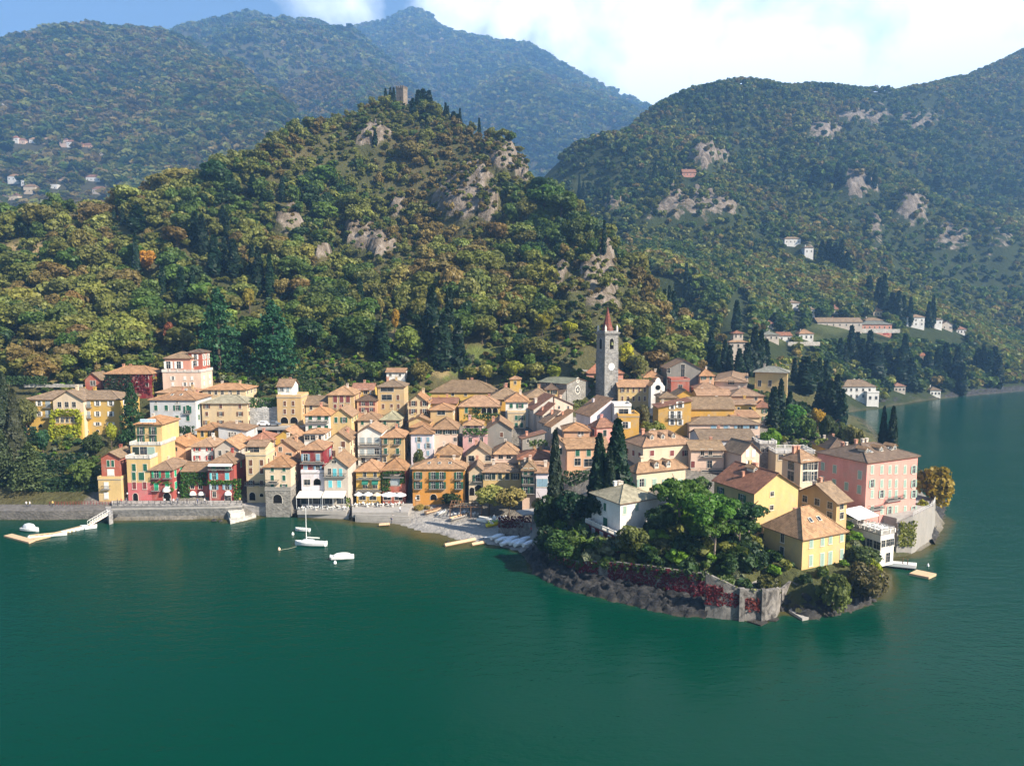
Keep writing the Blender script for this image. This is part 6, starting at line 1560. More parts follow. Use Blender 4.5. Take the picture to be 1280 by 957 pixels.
for lab, x0, y0, x1, y1, Y, c_ in (('clipped hedge on the terrace of the arcaded yellow house', 580, 518, 604, 523, 244.5, (.06, .11, .025)), ('dark hedge right of the clipped one on the terrace', 604, 516, 627, 523, 244.6, (.035, .075, .02)), ('trailing plants on the terrace of the pink house', 579, 535, 609, 543, 225.8, (.06, .12, .03)),
                                  ('dark ivy block beside the loggia of the arcaded yellow house', 591, 509, 602, 516, 245.8, (.03, .06, .02)), ('long green hedge above the tan house', 350, 462, 402, 468, 276, (.045, .085, .025)), ('green hedge below the clipped trees', 255, 470, 340, 476, 276, (.06, .11, .03)),
                                  ('dark hedge under the arches of the pale grey house', 212, 532, 244, 546, 238.6, (.03, .065, .025)), ('bushes on the grey retaining wall', 313, 497, 346, 511, 246, (.055, .115, .03)), ('vine terrace behind the little white house', 366, 474, 400, 496, 258, (.06, .10, .03)),
                                  ('potted plants along the terrace among the lane sheds', 661, 549, 684, 557, 214, (.09, .13, .035)), ('olive hedge on the roof garden behind the hotel', 1018, 548, 1040, 556, 208, (.16, .19, .03)), ('hedge row on the slope left of the yellow villa', 0, 470, 60, 480, 262, (.05, .09, .03)),
                                  ('shrubs before the church door', 716, 500, 740, 510, 252, (.13, .15, .04)), ('green bank below the long tan house', 705, 588, 760, 606, 196, (.035, .065, .025)), ('ivy bank behind the garden of the point', 890, 640, 944, 668, 152, (.03, .06, .022))):
    ivy(lab, [front_plane(x0, y0, x1, y1, Y)], c_, .28, 10, 'hedge', 1.1, 'hedge', patchy=.08)
# ------------------------------------------------------------ additions to the houses
vp = h('white pedimented centre of the long yellow villa', 66, 104, 499.5, 238.3, 'cream2', 'B', 'gf', 488, 540, 9, rows=(505.5,), cols=(74.5, 83.5, 92.5), ws=(1.3, 1.8), st='n', side=0, ch=1, name='villa', cat='villa', zoff=0)
h('arcaded terrace block of the yellow villa under the bright creeper', 65, 102, 519, 237.2, 'yellow', 'T', 'flat', None, 566, 4, rows=(524.5,), cols=(72, 78, 84, 90, 95), ws=(1.0, 1.7), st='n', side=0, name='villa', cat='villa')
# ivied basement of the pale villa with its balustraded terrace
base = h('red-ivied basement with white arched windows under the pale villa', 772, 800, 671, 151.2, 'darkred', 'T', 'flat', None, 697, None, 29, 733, rows=(), side=0, name='villa_basement', cat='villa')
for k, (fr, zf, st) in enumerate(((.24, .72, 'c'), (.50, .72, 'c'), (.76, .72, 'c'), (.24, .27, 'a'), (.50, .27, 'a'), (.76, .27, 'a'))):
    left_win(base, fr, zf, 1.1 if st == 'c' else 1.0, 1.7 if st == 'c' else 1.5, st, 'grey')
def base_ivy():
    w, d, hh = base['_w'], base['_d'], base['_h']; M_ = base.matrix_basis
    from mathutils import Matrix
    M_ = Matrix.Translation(base.location) @ Matrix.Rotation(base.rotation_euler.z, 4, 'Z')
    pl_ = []
    for y0, y1 in ((-d / 2, -d / 2 + d * .14), (-d * .18, -d * .08), (d * .08, d * .18), (d * .34, d * .5)):
        o = M_ @ Vector((-w / 2 - .05, y1, 0)); e = (M_ @ Vector((-w / 2, y0, 0))) - (M_ @ Vector((-w / 2, y1, 0))); pl_.append((tuple(o), tuple(e), (0, 0, 1), y1 - y0, hh))
    o = M_ @ Vector((-w / 2, -d / 2 - .05, 0)); e = (M_ @ Vector((w / 2, -d / 2, 0))) - (M_ @ Vector((-w / 2, -d / 2, 0))); pl_.append((tuple(o), tuple(e), (0, 0, 1), w, hh))
    ivy('crimson ivy framing the arched windows of the villa basement', pl_, (.15, .010, .022), .18, 18, 'red_ivy', .3, patchy=.2)
base_ivy()
# dormers, skylights
def dormer(root, x, y, z, w=1.25, hgt_=1.0, dep=2.2, wall=None):
    d_ = MB(); d_.box(-w / 2, 0, -.6, w / 2, dep, hgt_); d_.face([(-w / 2, 0, hgt_), (w / 2, 0, hgt_), (0, 0, hgt_ + w * .38)]);
    r_ = next(o for o in root.children if o.name.startswith('roof'))
    z = z
    o = link('dormer', d_.mesh('dormer', ['plaster']), r_, wall or (.60, .52, .42), (x, y, z))
    rf = MB()
    for s_ in (-1, 1):
        q = [(s_ * (w / 2 + .25), -.25, hgt_ - .1), (0, -.25, hgt_ + w * .38 + .08), (0, dep + .6, hgt_ + w * .38 + .08), (s_ * (w / 2 + .25), dep + .6, hgt_ - .1)]
        rf.face(q if s_ < 0 else q[::-1]); rf.face([(a, b, c_ - .1) for a, b, c_ in (q[::-1] if s_ < 0 else q)]); rf.face([q[0], q[1], (q[1][0], q[1][1], q[1][2] - .1), (q[0][0], q[0][1], q[0][2] - .1)])
    link('dormer_roof', rf.mesh('dormer_roof', ['roof_tile']), o, ROOF['T']); link('window', win_mesh(.8, 1.0), o, (.7, .7, .68), (0, -.01, hgt_ * .5))
for t_, xs_, fy, fz in ((corner, (-1.5, 2.2), -.22, .55), (hotel, (-5, 0, 5), -.2, .6), (next(o for o in bpy.data.objects if o.get('label', '').startswith('long pale house with orange roof')), (-4, -.5, 3), -.2, .6), (ph, (-1,), .0, 1.0)):
    ro = next(o for o in t_.children if o.name.startswith('roof')); top = max(v.co.z for v in ro.data.vertices)
    for x in xs_: dormer(t_, x, t_['_d'] * fy - 1.0, top * (1 - abs(fy) * 2) * .72)
for lab_, n_ in (('large orange waterfront house', 3), ('square yellow house with hipped roof', 2), ('large pink hotel', 3), ('large pale grey house', 2)):
    t_ = next(o for o in bpy.data.objects if o.get('label', '').startswith(lab_)); ro = next(o for o in t_.children if o.name.startswith('roof')); top = max(v.co.z for v in ro.data.vertices) - .1
    d_ = t_['_d']; sl_ = math.atan2(top, d_ / 2 + .5)
    for i in range(n_):
        m = MB(); m.box(-.45, -.6, 0, .45, .6, .12, 0); m.box(-.36, -.5, .12, .36, .5, .125, 1)
        link('skylight', m.mesh('skylight', ['trim', 'glass_pane']), ro, None, ((i - (n_ - 1) / 2) * t_['_w'] * .2, -d_ * .25, top * .5 + .14), (sl_, 0, 0))
def sign():
    a = P(175.3, 527.7, 212.6); b = P(194.5, 523.6, 212.6); w_, h_ = b.x - a.x, b.z - a.z
    t = thing('hotel_sign', 'pale blue hotel sign standing on the orange roof of the yellow tower', 'sign', ((a.x + b.x) / 2, 212.6, a.z))
    m = MB(); m.box(-w_ / 2, 0, 0, w_ / 2, .08, h_); link('panel', m.mesh('panel', ['painted']), t, (.62, .74, .82))
    cu = bpy.data.curves.new('lettering', 'FONT'); cu.body = 'ALBERGO MILANO'; cu.size = .62; cu.align_x = 'CENTER'; cu.align_y = 'CENTER'; cu.extrude = .01
    tmp = link('lettering', cu); lm = bpy.data.meshes.new_from_object(tmp.evaluated_get(bpy.context.evaluated_depsgraph_get())); bpy.data.objects.remove(tmp)
    lm.materials.clear(); lm.materials.append(MATS['painted']); link('lettering', lm, t, (.10, .26, .42), (0, -.015, h_ / 2), (R(90), 0, 0))
    m = MB()
    for x in (-w_ * .35, 0, w_ * .35): m.box(x - .04, .09, -1.2, x + .04, .17, h_ * .7)
    link('post', m.mesh('post', ['iron']), t)
sign()
# awnings
def dome_awning(px, py, Y, wd, label):
    p = P(px, py, Y); m = MB(); k = 8
    for i in range(k):
        for j in range(4):
            def pt(a, b):
                th = math.pi * a / k; ph_ = math.pi / 2 * b / 4
                return (wd / 2 * math.cos(th) * math.cos(ph_), -wd * .5 * math.sin(th) * math.cos(ph_), wd * .55 * math.sin(ph_))
            m.face([pt(i, j), pt(i, j + 1), pt(i + 1, j + 1), pt(i + 1, j)])
    o = link('awning', m.mesh('awning', ['canvas']), None, None, (p.x, Y, p.z)); tag(o, label, 'awning')
dome_awning(241, 618, 207.9, 2.0, 'white dome awning on the lower red house, left one'); dome_awning(252, 618, 207.9, 2.0, 'white dome awning on the lower red house, right one'); dome_awning(285, 618, 205.9, 2.1, 'white dome awning on the taller red house'); dome_awning(209, 613.5, 205.9, 2.6, 'white curved porch hood over the door of the green-shuttered red house')
def slant_awning(x0, x1, y0, y1, Y, out, col, label, posts=False):
    a, b = P(x0, y0, Y), P(x1, y0, Y); zl = P(x0, y1, Y - out).z
    t = thing('awning', label, 'awning', ((a.x + b.x) / 2, Y, zl)); w_ = b.x - a.x; dz = a.z - zl
    m = MB(); m.face([(-w_ / 2, -out, 0), (w_ / 2, -out, 0), (w_ / 2, 0, dz), (-w_ / 2, 0, dz)]); m.face([(-w_ / 2, 0, dz - .05), (w_ / 2, 0, dz - .05), (w_ / 2, -out, -.05), (-w_ / 2, -out, -.05)]); m.box(-w_ / 2, -out - .03, -.3, w_ / 2, -out, -.001)
    link('canopy', m.mesh('canopy', ['painted']), t, col)
    if posts:
        n_ = max(2, int(w_ / 3.6))
        for i in range(n_ + 1):
            x = -w_ / 2 + .1 + (w_ - .2) * i / n_; q = MB(); q.box(x - .05, -out + .02, -3.6, x + .05, -out + .12, -.31); link('post', q.mesh('post', ['painted']), t, (.55, .57, .58))
slant_awning(374.5, 405, 613.5, 621, 203.7, 3.6, (.72, .69, .60), 'long cream awning over the terrace of the dark red house', True)
slant_awning(405.5, 433, 613.5, 621, 202.7, 3.0, (.72, .69, .60), 'long cream awning over the terrace of the turquoise-shuttered house', True)
slant_awning(452.5, 460.5, 599.5, 604.5, 207.9, .9, (.02, .14, .10), 'small green awning on the yellow waterfront house, left one'); slant_awning(465, 473, 599.5, 604.5, 207.9, .9, (.02, .14, .10), 'small green awning on the yellow waterfront house, right one')
slant_awning(261.5, 291.5, 579, 581.5, 205.9, 1.1, (.74, .72, .68), 'white strip awning under the roof of the taller red house')
# dining terrace in front of the dark red and grey houses
m = MB(); a, b = onz(374, 636, 2.2), onz(434, 637, 2.2); m.box(a.x, 198.6, 1.2, b.x, 203.5, 2.15)
tag(link('dining_terrace', m.mesh('dining_terrace', ['concrete'])), 'raised concrete dining terrace under the long cream awnings', 'terrace')
railing([(a.x, 198.8), (b.x, 198.8)], 2.15, 'thin railing with flower boxes along the dining terrace', (.25, .26, .26), .9, sp=1.2)
TBL = None
def table_mesh():
    m = MB(); m.lathe([(.30, 0), (.05, .04), (.05, .70), (.55, .705), (.60, .74), (.02, .76)], 10, 0)
    for k in range(4):
        a_ = k * math.pi / 2 + .4; x, y = .95 * math.cos(a_), .95 * math.sin(a_)
        m.box(x - .2, y - .2, .42, x + .2, y + .2, .46, 1)
        bx, by = x + .2 * math.cos(a_), y + .2 * math.sin(a_); m.box(bx - .12, by - .12, .46, bx + .12, by + .12, .88, 1)
        for sx in (-.18, .15):
            for sy in (-.18, .15): m.box(x + sx, y + sy, 0, x + sx + .03, y + sy + .03, .42, 1)
    return m.mesh('dining_table', ['canvas', 'painted'])
TBL = table_mesh()
def tables(pos, z, label, group):
    for i, (x, y) in enumerate(pos):
        o = link('dining_table', TBL, None, (.62, .62, .60), (x, y, z), (0, 0, i * 1.3)); tag(o, label, 'dining table', group)
tables([(a.x + 1.2 + 1.95 * i, 200.2 + (i % 2) * 1.4) for i in range(7)], 2.15, 'white-clothed round table with chairs on the terrace under the cream awnings', 'tables on the raised dining terrace')
UMB = {}
def umbrella(px, py, Y, wd, label, col, zg, group='umbrellas of the slipway cafe'):
    p = P(px, py, Y); t = thing('cafe_umbrella', label, 'umbrella', (p.x, Y, zg), 0, group); hz_ = p.z - zg
    m = MB(); k = 8; r0 = wd / 2
    for i in range(k):
        a_, b_ = i * 6.2832 / k, (i + 1) * 6.2832 / k
        e1, e2 = (r0 * math.cos(a_), r0 * math.sin(a_), hz_ - .75), (r0 * math.cos(b_), r0 * math.sin(b_), hz_ - .75)
        m.face([e1, e2, (0, 0, hz_)]); m.face([e2, e1, (0, 0, hz_ - .06)]); m.face([(e1[0], e1[1], e1[2] - .2), (e2[0], e2[1], e2[2] - .2), e2, e1])
    link('canopy', m.mesh('canopy', ['painted']), t, col); q = MB(); q.tube([(0, 0, 0), (0, 0, hz_)], .04, 6); q.box(-.3, -.3, 0, .3, .3, .08); link('pole', q.mesh('pole', ['iron']), t)
for px, py, wd, lab, col in ((448, 614.5, 2.6, 'small white cafe umbrella, leftmost in front of the yellow house', (.74, .74, .74)), (459.8, 614.3, 3.0, 'middle white cafe umbrella in front of the yellow house', (.72, .71, .69)), (471, 614.8, 2.8, 'beige cafe umbrella between yellow and dark red houses', (.58, .47, .36)), (486, 614.6, 4.6, 'largest white cafe umbrella before the half-covered dark red house', (.76, .76, .77)), (500, 615, 3.6, 'white cafe umbrella at the right, before the half-covered dark red house', (.74, .75, .77))):
    umbrella(px, py, 203.5, wd, lab, col, 2.5)
tables([(X_at(446 + 7.5 * i, 203, 2.5), 202.2 + (i % 2) * 1.5) for i in range(8)], 2.5, 'white round table with chairs under the cafe umbrellas', 'tables of the slipway cafe')
def pergola():
    a = onz(560, 640, 2.2); t = thing('pergola', 'dark slatted pergola over the beach cafe beside the plane trees', 'pergola', (X_at(583, 197, 2.4), 197, 1.6))
    w_, d_, h_ = 8.6, 6.5, 3.0
    for x in (-w_ / 2, -w_ / 6, w_ / 6, w_ / 2):
        for y in (-d_ / 2, d_ / 2):
            m = MB(); m.box(x - .1, y - .1, -.6, x + .1, y + .1, h_); link('post', m.mesh('post', ['wood']), t)
    m = MB()
    for y in (-d_ / 2, 0, d_ / 2): m.box(-w_ / 2 - .4, y - .08, h_, w_ / 2 + .4, y + .08, h_ + .2)
    for i in range(10): x = -w_ / 2 + w_ * i / 9; m.box(x - .07, -d_ / 2 - .4, h_ + .2, x + .07, d_ / 2 + .4, h_ + .36)
    link('slatted_roof', m.mesh('slatted_roof', ['wood']), t)
    tables([(t.location.x + x, 197 + y) for x, y in ((-3, -1.5), (-.6, .8), (2.2, -1.2))], float(zt(t.location.x, 197)) + .02, 'table with pale chairs in the shade of the pergola', 'tables under the pergola')
pergola()
tables([(X_at(px, Y, 3), Y) for px, Y in ((612, 187), (618, 189), (624, 187.5), (630, 189), (652, 183), (657, 184))], 2.6, 'white cafe table below the yellowing plane trees', 'tables below the plane trees')
m = MB(); m.box(-2.8, -2.6, 2.5, 2.8, 2.2, 2.75)
for x in (-2.6, 0, 2.6): m.box(x - .25, -2.55, -.5, x + .25, -2.3, 2.499)
tag(link('garden_pavilion', m.mesh('garden_pavilion', ['concrete']), None, None, (X_at(661, 186, 4), 186, 2.9), (0, 0, .4)), 'flat white pavilion roof on pillars between the plane trees and the thin fir', 'pavilion')
# ------------------------------------------------------------ boats
def hull_mesh(L, B, D, deck=True, tr=.8, mats=('hull_white', 'hull_white')):
    m = MB(); st = []
    for i in range(9):
        t_ = i / 8; x = -L / 2 + L * t_
        wd = B / 2 * (tr + (1 - tr) * min(1, t_ / .35)) if t_ < .45 else B / 2 * max(0, 1 - ((t_ - .45) / .55) ** 2.2)
        sh = D * (1 + .35 * max(0, t_ - .4) ** 2 * 2.5); kx = max(wd, .02)
        st.append([(x, -kx, sh), (x, -kx * .92, D * .35), (x, -kx * .45, -.12), (x, 0, -.22), (x, kx * .45, -.12), (x, kx * .92, D * .35), (x, kx, sh)])
    for p, q in zip(st, st[1:]):
        for k in range(6): m.face([p[k + 1], q[k + 1], q[k], p[k]], 0)
    m.face([st[0][k] for k in range(7)], 0)
    if deck:
        for p, q in zip(st, st[1:]): m.face([p[0], q[0], q[6], p[6]], 1)
    else:
        inn = [[(x * .97, y * .86, z - .02) for x, y, z in s_] for s_ in st]
        for p, q, a_, b_ in zip(st, st[1:], inn, inn[1:]):
            m.face([p[0], q[0], b_[0], a_[0]], 1); m.face([q[6], p[6], a_[6], b_[6]], 1)
            fl = lambda s_: [(s_[0][0], s_[0][1] * .8, .12), (s_[6][0], s_[6][1] * .8, .12)]
            fa, fb = fl(a_), fl(b_)
            m.face([a_[0], b_[0], fb[0], fa[0]], 1); m.face([b_[6], a_[6], fa[1], fb[1]], 1); m.face([fa[0], fb[0], fb[1], fa[1]], 1)
    return m.mesh('hull', list(mats))
def boat_at(px, py, rz, label, name='boat', cat='boat', z=0, group=None):
    p = onz(px, py, z); return thing(name, label, cat, (p.x, p.y, z), rz, group)
t = boat_at(388, 681.5, R(174), 'white sailing boat with bare mast moored off the beach', 'sailing_boat', 'sailboat')
link('hull', hull_mesh(8.0, 2.5, .95), t)
m = MB(); m.box(-.8, -.75, .95, 2.0, .75, 1.35); m.box(-.5, -.65, 1.35, 1.6, .65, 1.5); link('cabin', m.mesh('cabin', ['hull_white']), t)
m = MB(); m.tube([(1.0, 0, 1.0), (1.0, 0, 9.6)], [.13, .09], 8); link('mast', m.mesh('mast', ['hull_white']), t)
m = MB(); m.tube([(.95, 0, 2.1), (-2.4, 0, 2.0)], .13, 6); link('boom', m.mesh('boom', ['canvas']), t)
m = MB(); m.tube([(1.0, 0, 9.4), (-3.9, 0, 1.0)], .018, 4); m.tube([(1.0, 0, 9.4), (3.9, 0, 1.2)], .018, 4)
for s_ in (-1, 1): m.tube([(1.0, 0, 9.4), (.6, s_ * 1.2, .95)], .018, 4)
link('rigging', m.mesh('rigging', ['iron']), t)
m = MB(); m.box(-4.35, -.25, .3, -3.95, .25, 1.3); m.box(-4.3, -.15, -.4, -4.05, .15, .3); link('outboard_motor', m.mesh('outboard_motor', ['hull_white']), t)
t = boat_at(428.5, 698.5, R(10), 'white motorboat under a full pale cover, nearest the camera', 'motorboat', 'motorboat')
link('hull', hull_mesh(5.2, 2.1, .85), t)
m = MB(); m.lathe([(1, 0), (.98, .25), (.72, .5), (.3, .62)], 12); o = link('cover', m.mesh('cover', ['canvas'], True), t, None, (-.1, 0, .84)); o.scale = (2.1, .93, 1.15)
m = MB(); m.box(-2.95, -.2, .2, -2.6, .2, 1.2); link('outboard_motor', m.mesh('outboard_motor', ['hull_white']), t)
t = boat_at(378, 663.5, R(168), 'small white open boat moored behind the sailing boat', 'rowing_boat', 'boat'); link('hull', hull_mesh(4.2, 1.7, .7, False), t)
m = MB()
for x in (-1, .2, 1.1): m.box(x - .13, -.68, .45, x + .13, .68, .5)
link('bench', m.mesh('bench', ['plank']), t)
for px, py, r, lab, col in ((418.8, 704, .38, 'white mooring buoy just below the covered motorboat', (.8, .78, .76)), (366, 668, .36, 'white mooring buoy left of the small open boat', (.8, .78, .75)), (349, 687, .34, 'orange-white mooring buoy on a rope left of the sailing boat', (.7, .5, .36)), (1186, 622, .4, 'white buoy in the open lake right of the orange tree', (.8, .8, .8)), (1160, 707.5, .25, 'tiny white buoy by the bathing raft', (.8, .8, .8)), (1105, 723, .3, 'small white buoy in the inlet below the restaurant', (.8, .8, .8))):
    p = onz(px, py, 0); m = MB(); m.lathe([(.05, -.3), (r * .8, -.2), (r, .1), (r * .8, .42), (r * .3, .6), (.06, .75)], 10); tag(link('mooring_buoy', m.mesh('mooring_buoy', ['painted'], True), None, col, (p.x, p.y, 0)), lab, 'buoy')
p, q = onz(351, 687, .1), onz(371, 682.5, .6); m = MB(); m.tube([p, p.lerp(q, .5) + Vector((0, 0, -.12)), q], .03, 4); tag(link('mooring_rope', m.mesh('mooring_rope', ['rope'])), 'thin mooring rope from the sailing boat to its buoy', 'rope')
# floating jetty on the west side
def deck(px_poly, z0, z1, label, name, planks=(.0, .0), mat='plank'):
    pts = [onz(px, py, z1) for px, py in px_poly]; t = thing(name, label, 'jetty', (pts[0].x, pts[0].y, 0)); o = pts[0]
    m = MB(); m.prism([(p.x - o.x, p.y - o.y) for p in pts], z0 + .25, z1); link('deck', m.mesh('deck', [mat]), t)
    f = MB(); c_ = sum((p for p in pts), Vector()) / len(pts)
    f.prism([((p.x - c_.x) * .95 + c_.x - o.x, (p.y - c_.y) * .9 + c_.y - o.y) for p in pts], z0, z0 + .249); link('float', f.mesh('float', ['iron']), t); return t
deck([(4.5, 669), (36, 677.5), (44, 674.3), (15, 666.5)], -.2, .45, 'tan bathing platform at the outer end of the western jetty', 'bathing_platform')
deck([(38, 672.5), (44, 674), (110, 657.5), (103, 656.3)], -.2, .42, 'long floating jetty leading out from the gangway', 'floating_jetty')
for i in range(8):
    px = 80 + i * 5.4; p = onz(px, 664.5 - i * 1.15, .3); m = MB(); m.box(-.62, -.5, -.3, .62, .5, .55); tag(link('pontoon', m.mesh('pontoon', ['hull_white']), None, None, (p.x, p.y, 0), (0, 0, .35)), 'white plastic pontoon block along the floating jetty', 'pontoon', 'pontoons of the floating jetty')
deck([(100, 656), (106, 659), (121, 657), (119, 654.8)], -.2, .6, 'white landing float at the foot of the gangway', 'landing_float', mat='hull_white')
p, q = onz(111, 656, .7), onz(136, 641.5, 2.6); m = MB(); dv = Vector((q.x - p.x, q.y - p.y)).normalized(); nn = Vector((-dv.y, dv.x)) * .65
for a_, b_, zz in ((-1, 1, 0),):
    m.face([(p.x - nn.x, p.y - nn.y, p.z), (q.x - nn.x, q.y - nn.y, q.z), (q.x + nn.x, q.y + nn.y, q.z), (p.x + nn.x, p.y + nn.y, p.z)]); m.face([(p.x + nn.x, p.y + nn.y, p.z - .15), (q.x + nn.x, q.y + nn.y, q.z - .15), (q.x - nn.x, q.y - nn.y, q.z - .15), (p.x - nn.x, p.y - nn.y, p.z - .15)])
t = thing('gangway', 'sloping pale gangway between the quay and the floating jetty', 'gangway', (0, 0, 0)); link('deck', m.mesh('deck', ['plank']), t)
for s_ in (-1, 1):
    m = MB(); a_, b_ = Vector((p.x + nn.x * s_, p.y + nn.y * s_, p.z)), Vector((q.x + nn.x * s_, q.y + nn.y * s_, q.z))
    m.tube([a_ + Vector((0, 0, 1)), b_ + Vector((0, 0, 1))], .05, 4); m.tube([a_ + Vector((0, 0, .05)), b_ + Vector((0, 0, .05))], .09, 4)
    for i in range(9): c_ = a_.lerp(b_, i / 8); m.tube([c_, c_ + Vector((0, 0, 1))], .03, 4)
    link('handrail', m.mesh('handrail', ['hull_white']), t)
pr = onz(136, 642, 1.5); m = MB(); m.prism([tuple(onz(*k, 2.6)[:2]) for k in ((131, 633), (136, 644), (141, 642.5), (141, 632))], -1.0, 2.65); tag(link('landing_block', m.mesh('landing_block', ['stone']), None, (.25, .24, .23)), 'dark stone block where the gangway meets the quay', 'pier')
t = boat_at(60, 670.6, R(20.5), 'long white wooden launch with tan seats tied along the western jetty', 'launch', 'boat'); link('hull', hull_mesh(8.6, 1.9, .75, False, mats=('hull_white', 'plank')), t)
for x in (-2.6, -1.4, -.2, 1.0): m = MB(); m.box(x - .3, -.62, .3, x + .3, .62, .55); link('seat', m.mesh('seat', ['painted']), t, (.42, .14, .06))
t = boat_at(38.5, 663.5, R(-14), 'white cabin motorboat under a grey cover inside the western jetty', 'motorboat', 'motorboat'); link('hull', hull_mesh(5.4, 2.2, .9), t)
m = MB(); m.lathe([(1, 0), (.96, .4), (.75, .85), (.35, 1.05)], 12); o = link('cover', m.mesh('cover', ['painted'], True), t, (.55, .57, .6), (-.5, 0, .88)); o.scale = (1.9, .95, 1.1)
m = MB(); m.box(-3.0, -.2, .2, -2.7, .2, 1.1); link('outboard_motor', m.mesh('outboard_motor', ['iron']), t)
# boats drawn up on the beach
def beached(px, py, rz, L, B, label, mats, inner=False, col=None, name='rowing_boat', group=None, cover=False):
    x, y, z = hit(px, py); t = thing(name, label, 'boat', (x, y, z + .22), rz, group); link('hull', hull_mesh(L, B, .6, not inner, mats=mats), t, col)
    if inner:
        m = MB()
        for q in (-L * .2, .1, L * .22): m.box(q - .12, -B * .4, .38, q + .12, B * .4, .43)
        link('bench', m.mesh('bench', ['wood']), t)
    if cover:
        m = MB(); m.lathe([(1, 0), (.9, .2), (.5, .38), (.1, .42)], 10); o = link('cover', m.mesh('cover', ['painted'], True), t, (.66, .70, .76), (0, 0, .58)); o.scale = (L * .40, B * .44, 1)
    return t
beached(542, 640, R(48), 6.2, 1.5, 'wooden rowing boat drawn up near the yellow bushes', ('plank', 'wood'), True)
beached(575, 648, R(46), 7.0, 1.5, 'long grey-tan rowing boat drawn up before the pergola', ('concrete', 'plank'), True)
beached(552.5, 643, R(52), 3.4, 1.0, 'white upturned dinghy lying between the two rowing boats', ('hull_white', 'hull_white'))
for k, (px, py) in enumerate(((605, 650), (602, 652.5))): beached(px, py, R(-25), 3.0, .7, ('upper' if k == 0 else 'lower') + ' one of two slim cream canoes lying before the plane trees', ('canvas', 'canvas'), name='canoe')
for k, (px, py, c_) in enumerate(((615.5, 657.5, (.62, .50, .02)), (618.5, 654, (.35, .55, .03)))):
    t = beached(px, py, R(30), 3.6, 1.5, ('bright yellow' if k == 0 else 'lime-green') + ' pedal boat on the beach', ('painted', 'painted'), col=c_, name='pedal_boat')
    m = MB(); m.box(-.5, -.55, .6, .1, .55, .95); m.box(-.65, -.55, .95, -.5, .55, 1.3); link('seat', m.mesh('seat', ['hull_white']), t)
for i in range(8):
    beached(623 + i * 5.6, 674 + (i % 3) * 2.6 + i * .7, R(38 + (i % 3) * 5), 4.6, 1.6, 'white covered dinghy in the row at the end of the beach, %s from the left' % ('first', 'second', 'third', 'fourth', 'fifth', 'sixth', 'seventh', 'last')[i], ('hull_white', 'hull_white'), name='dinghy', group='covered dinghies on the beach', cover=True)
for lab, a_, b_, r_ in (('long weathered timber slip beam at the beach edge', (556, 681.5), (594, 674), .55), ('shorter timber beam half in the water beside the long one', (590, 680.5), (606, 677.5), .5), ('old plank platform at the water edge of the slipway', (474, 656), (487, 655), .5)):
    p, q = onz(*a_, .35), onz(*b_, .5); m = MB(); m.tube([p, q], r_, 4); tag(link('timber_beam', m.mesh('timber_beam', ['plank'])), lab, 'beam')
for px, py, lab in ((629, 661, 'white upturned plastic box by the ivy wall'), (611, 673, 'white paddle board lying near the water')):
    x, y, z = hit(px, py); m = MB(); L_ = 1.1 if px > 620 else 2.6; m.box(-L_ / 2, -.45, 0, L_ / 2, .45, .7 if px > 620 else .14); m.box(-L_ / 2 - .05, -.5, .70 if px > 620 else .141, L_ / 2 + .05, .5, .76 if px > 620 else .17); tag(link('storage_box' if px > 620 else 'paddle_board', m.mesh('box', ['hull_white']), None, None, (x, y, z), (0, 0, .4)), lab, 'box' if px > 620 else 'board')
# restaurant terrace beyond the point house, with jetty and raft
def lake_restaurant():
    yaw = R(26); t = h('white lakeside restaurant on pillars with dining terrace, between point house and hotel', 1101, 1118, 669, 156.5, 'white', 'T', 'flat', None, 698, None, 26, 1058, rows=(), side=0, name='restaurant', cat='restaurant', zb=1.2)
    w, d, hh = t['_w'], t['_d'], t['_h']
    for x in (-w * .3, w * .05, w * .35):
        put_window(t, x, hh * .72, 'f', w, d, 1.3, 1.6, 'n', 'dark')
    for k in range(5): put_window(t, -d / 2 + d * (k + .5) / 5, hh * .66, 'l', w, d, 2.0, 1.8, 'n', 'dark')
    put_window(t, w * .1, hh * .25, 'f', w, d, 1.4, 2.2, 'n', 'dark')
    M_ = t.location; c, s = math.cos(yaw), math.sin(yaw); W_ = lambda x, y: (M_.x + c * x - s * y, M_.y + s * x + c * y)
    tables([W_(x * w * .28, y * d * .11) for x in (-1, .1, 1.1) for y in (-3, -1.8, -.6, .6)], M_.z + hh + .24, 'white table with chairs on the roof terrace of the lakeside restaurant', 'tables on the restaurant terrace')
    cx_, cy_ = W_(-w * .05, d * .30); a = thing('awning', 'white sail-like canopy over the far end of the restaurant terrace', 'awning', (cx_, cy_, M_.z + hh + .2), yaw)
    m = MB(); m.face([(-3.6, -2.6, 2.3), (3.4, -2.6, 2.5), (3.4, 2.4, 3.6), (-3.6, 2.4, 3.4)]); m.face([(-3.6, 2.4, 3.35), (3.4, 2.4, 3.55), (3.4, -2.6, 2.45), (-3.6, -2.6, 2.25)]); link('canopy', m.mesh('canopy', ['painted']), a, (.80, .80, .80))
    for x, y, z in ((-3.5, -2.5, 2.3), (3.3, -2.5, 2.45), (3.3, 2.3, 3.5), (-3.5, 2.3, 3.35)): m = MB(); m.box(x - .05, y - .05, 0, x + .05, y + .05, z); link('post', m.mesh('post', ['iron']), a)
    railing([W_(-w / 2, d / 2), W_(-w / 2, -d / 2), W_(w / 2, -d / 2), W_(w / 2, d / 2)], M_.z + hh + 1.0, 'thin railing round the roof terrace of the lakeside restaurant', (.5, .5, .5), .5)
lake_restaurant()
deck([(1100, 699.5), (1101, 702), (1145, 706.5), (1146, 703)], .3, 1.3, 'narrow white jetty running out from the lakeside restaurant', 'jetty', mat='hull_white')
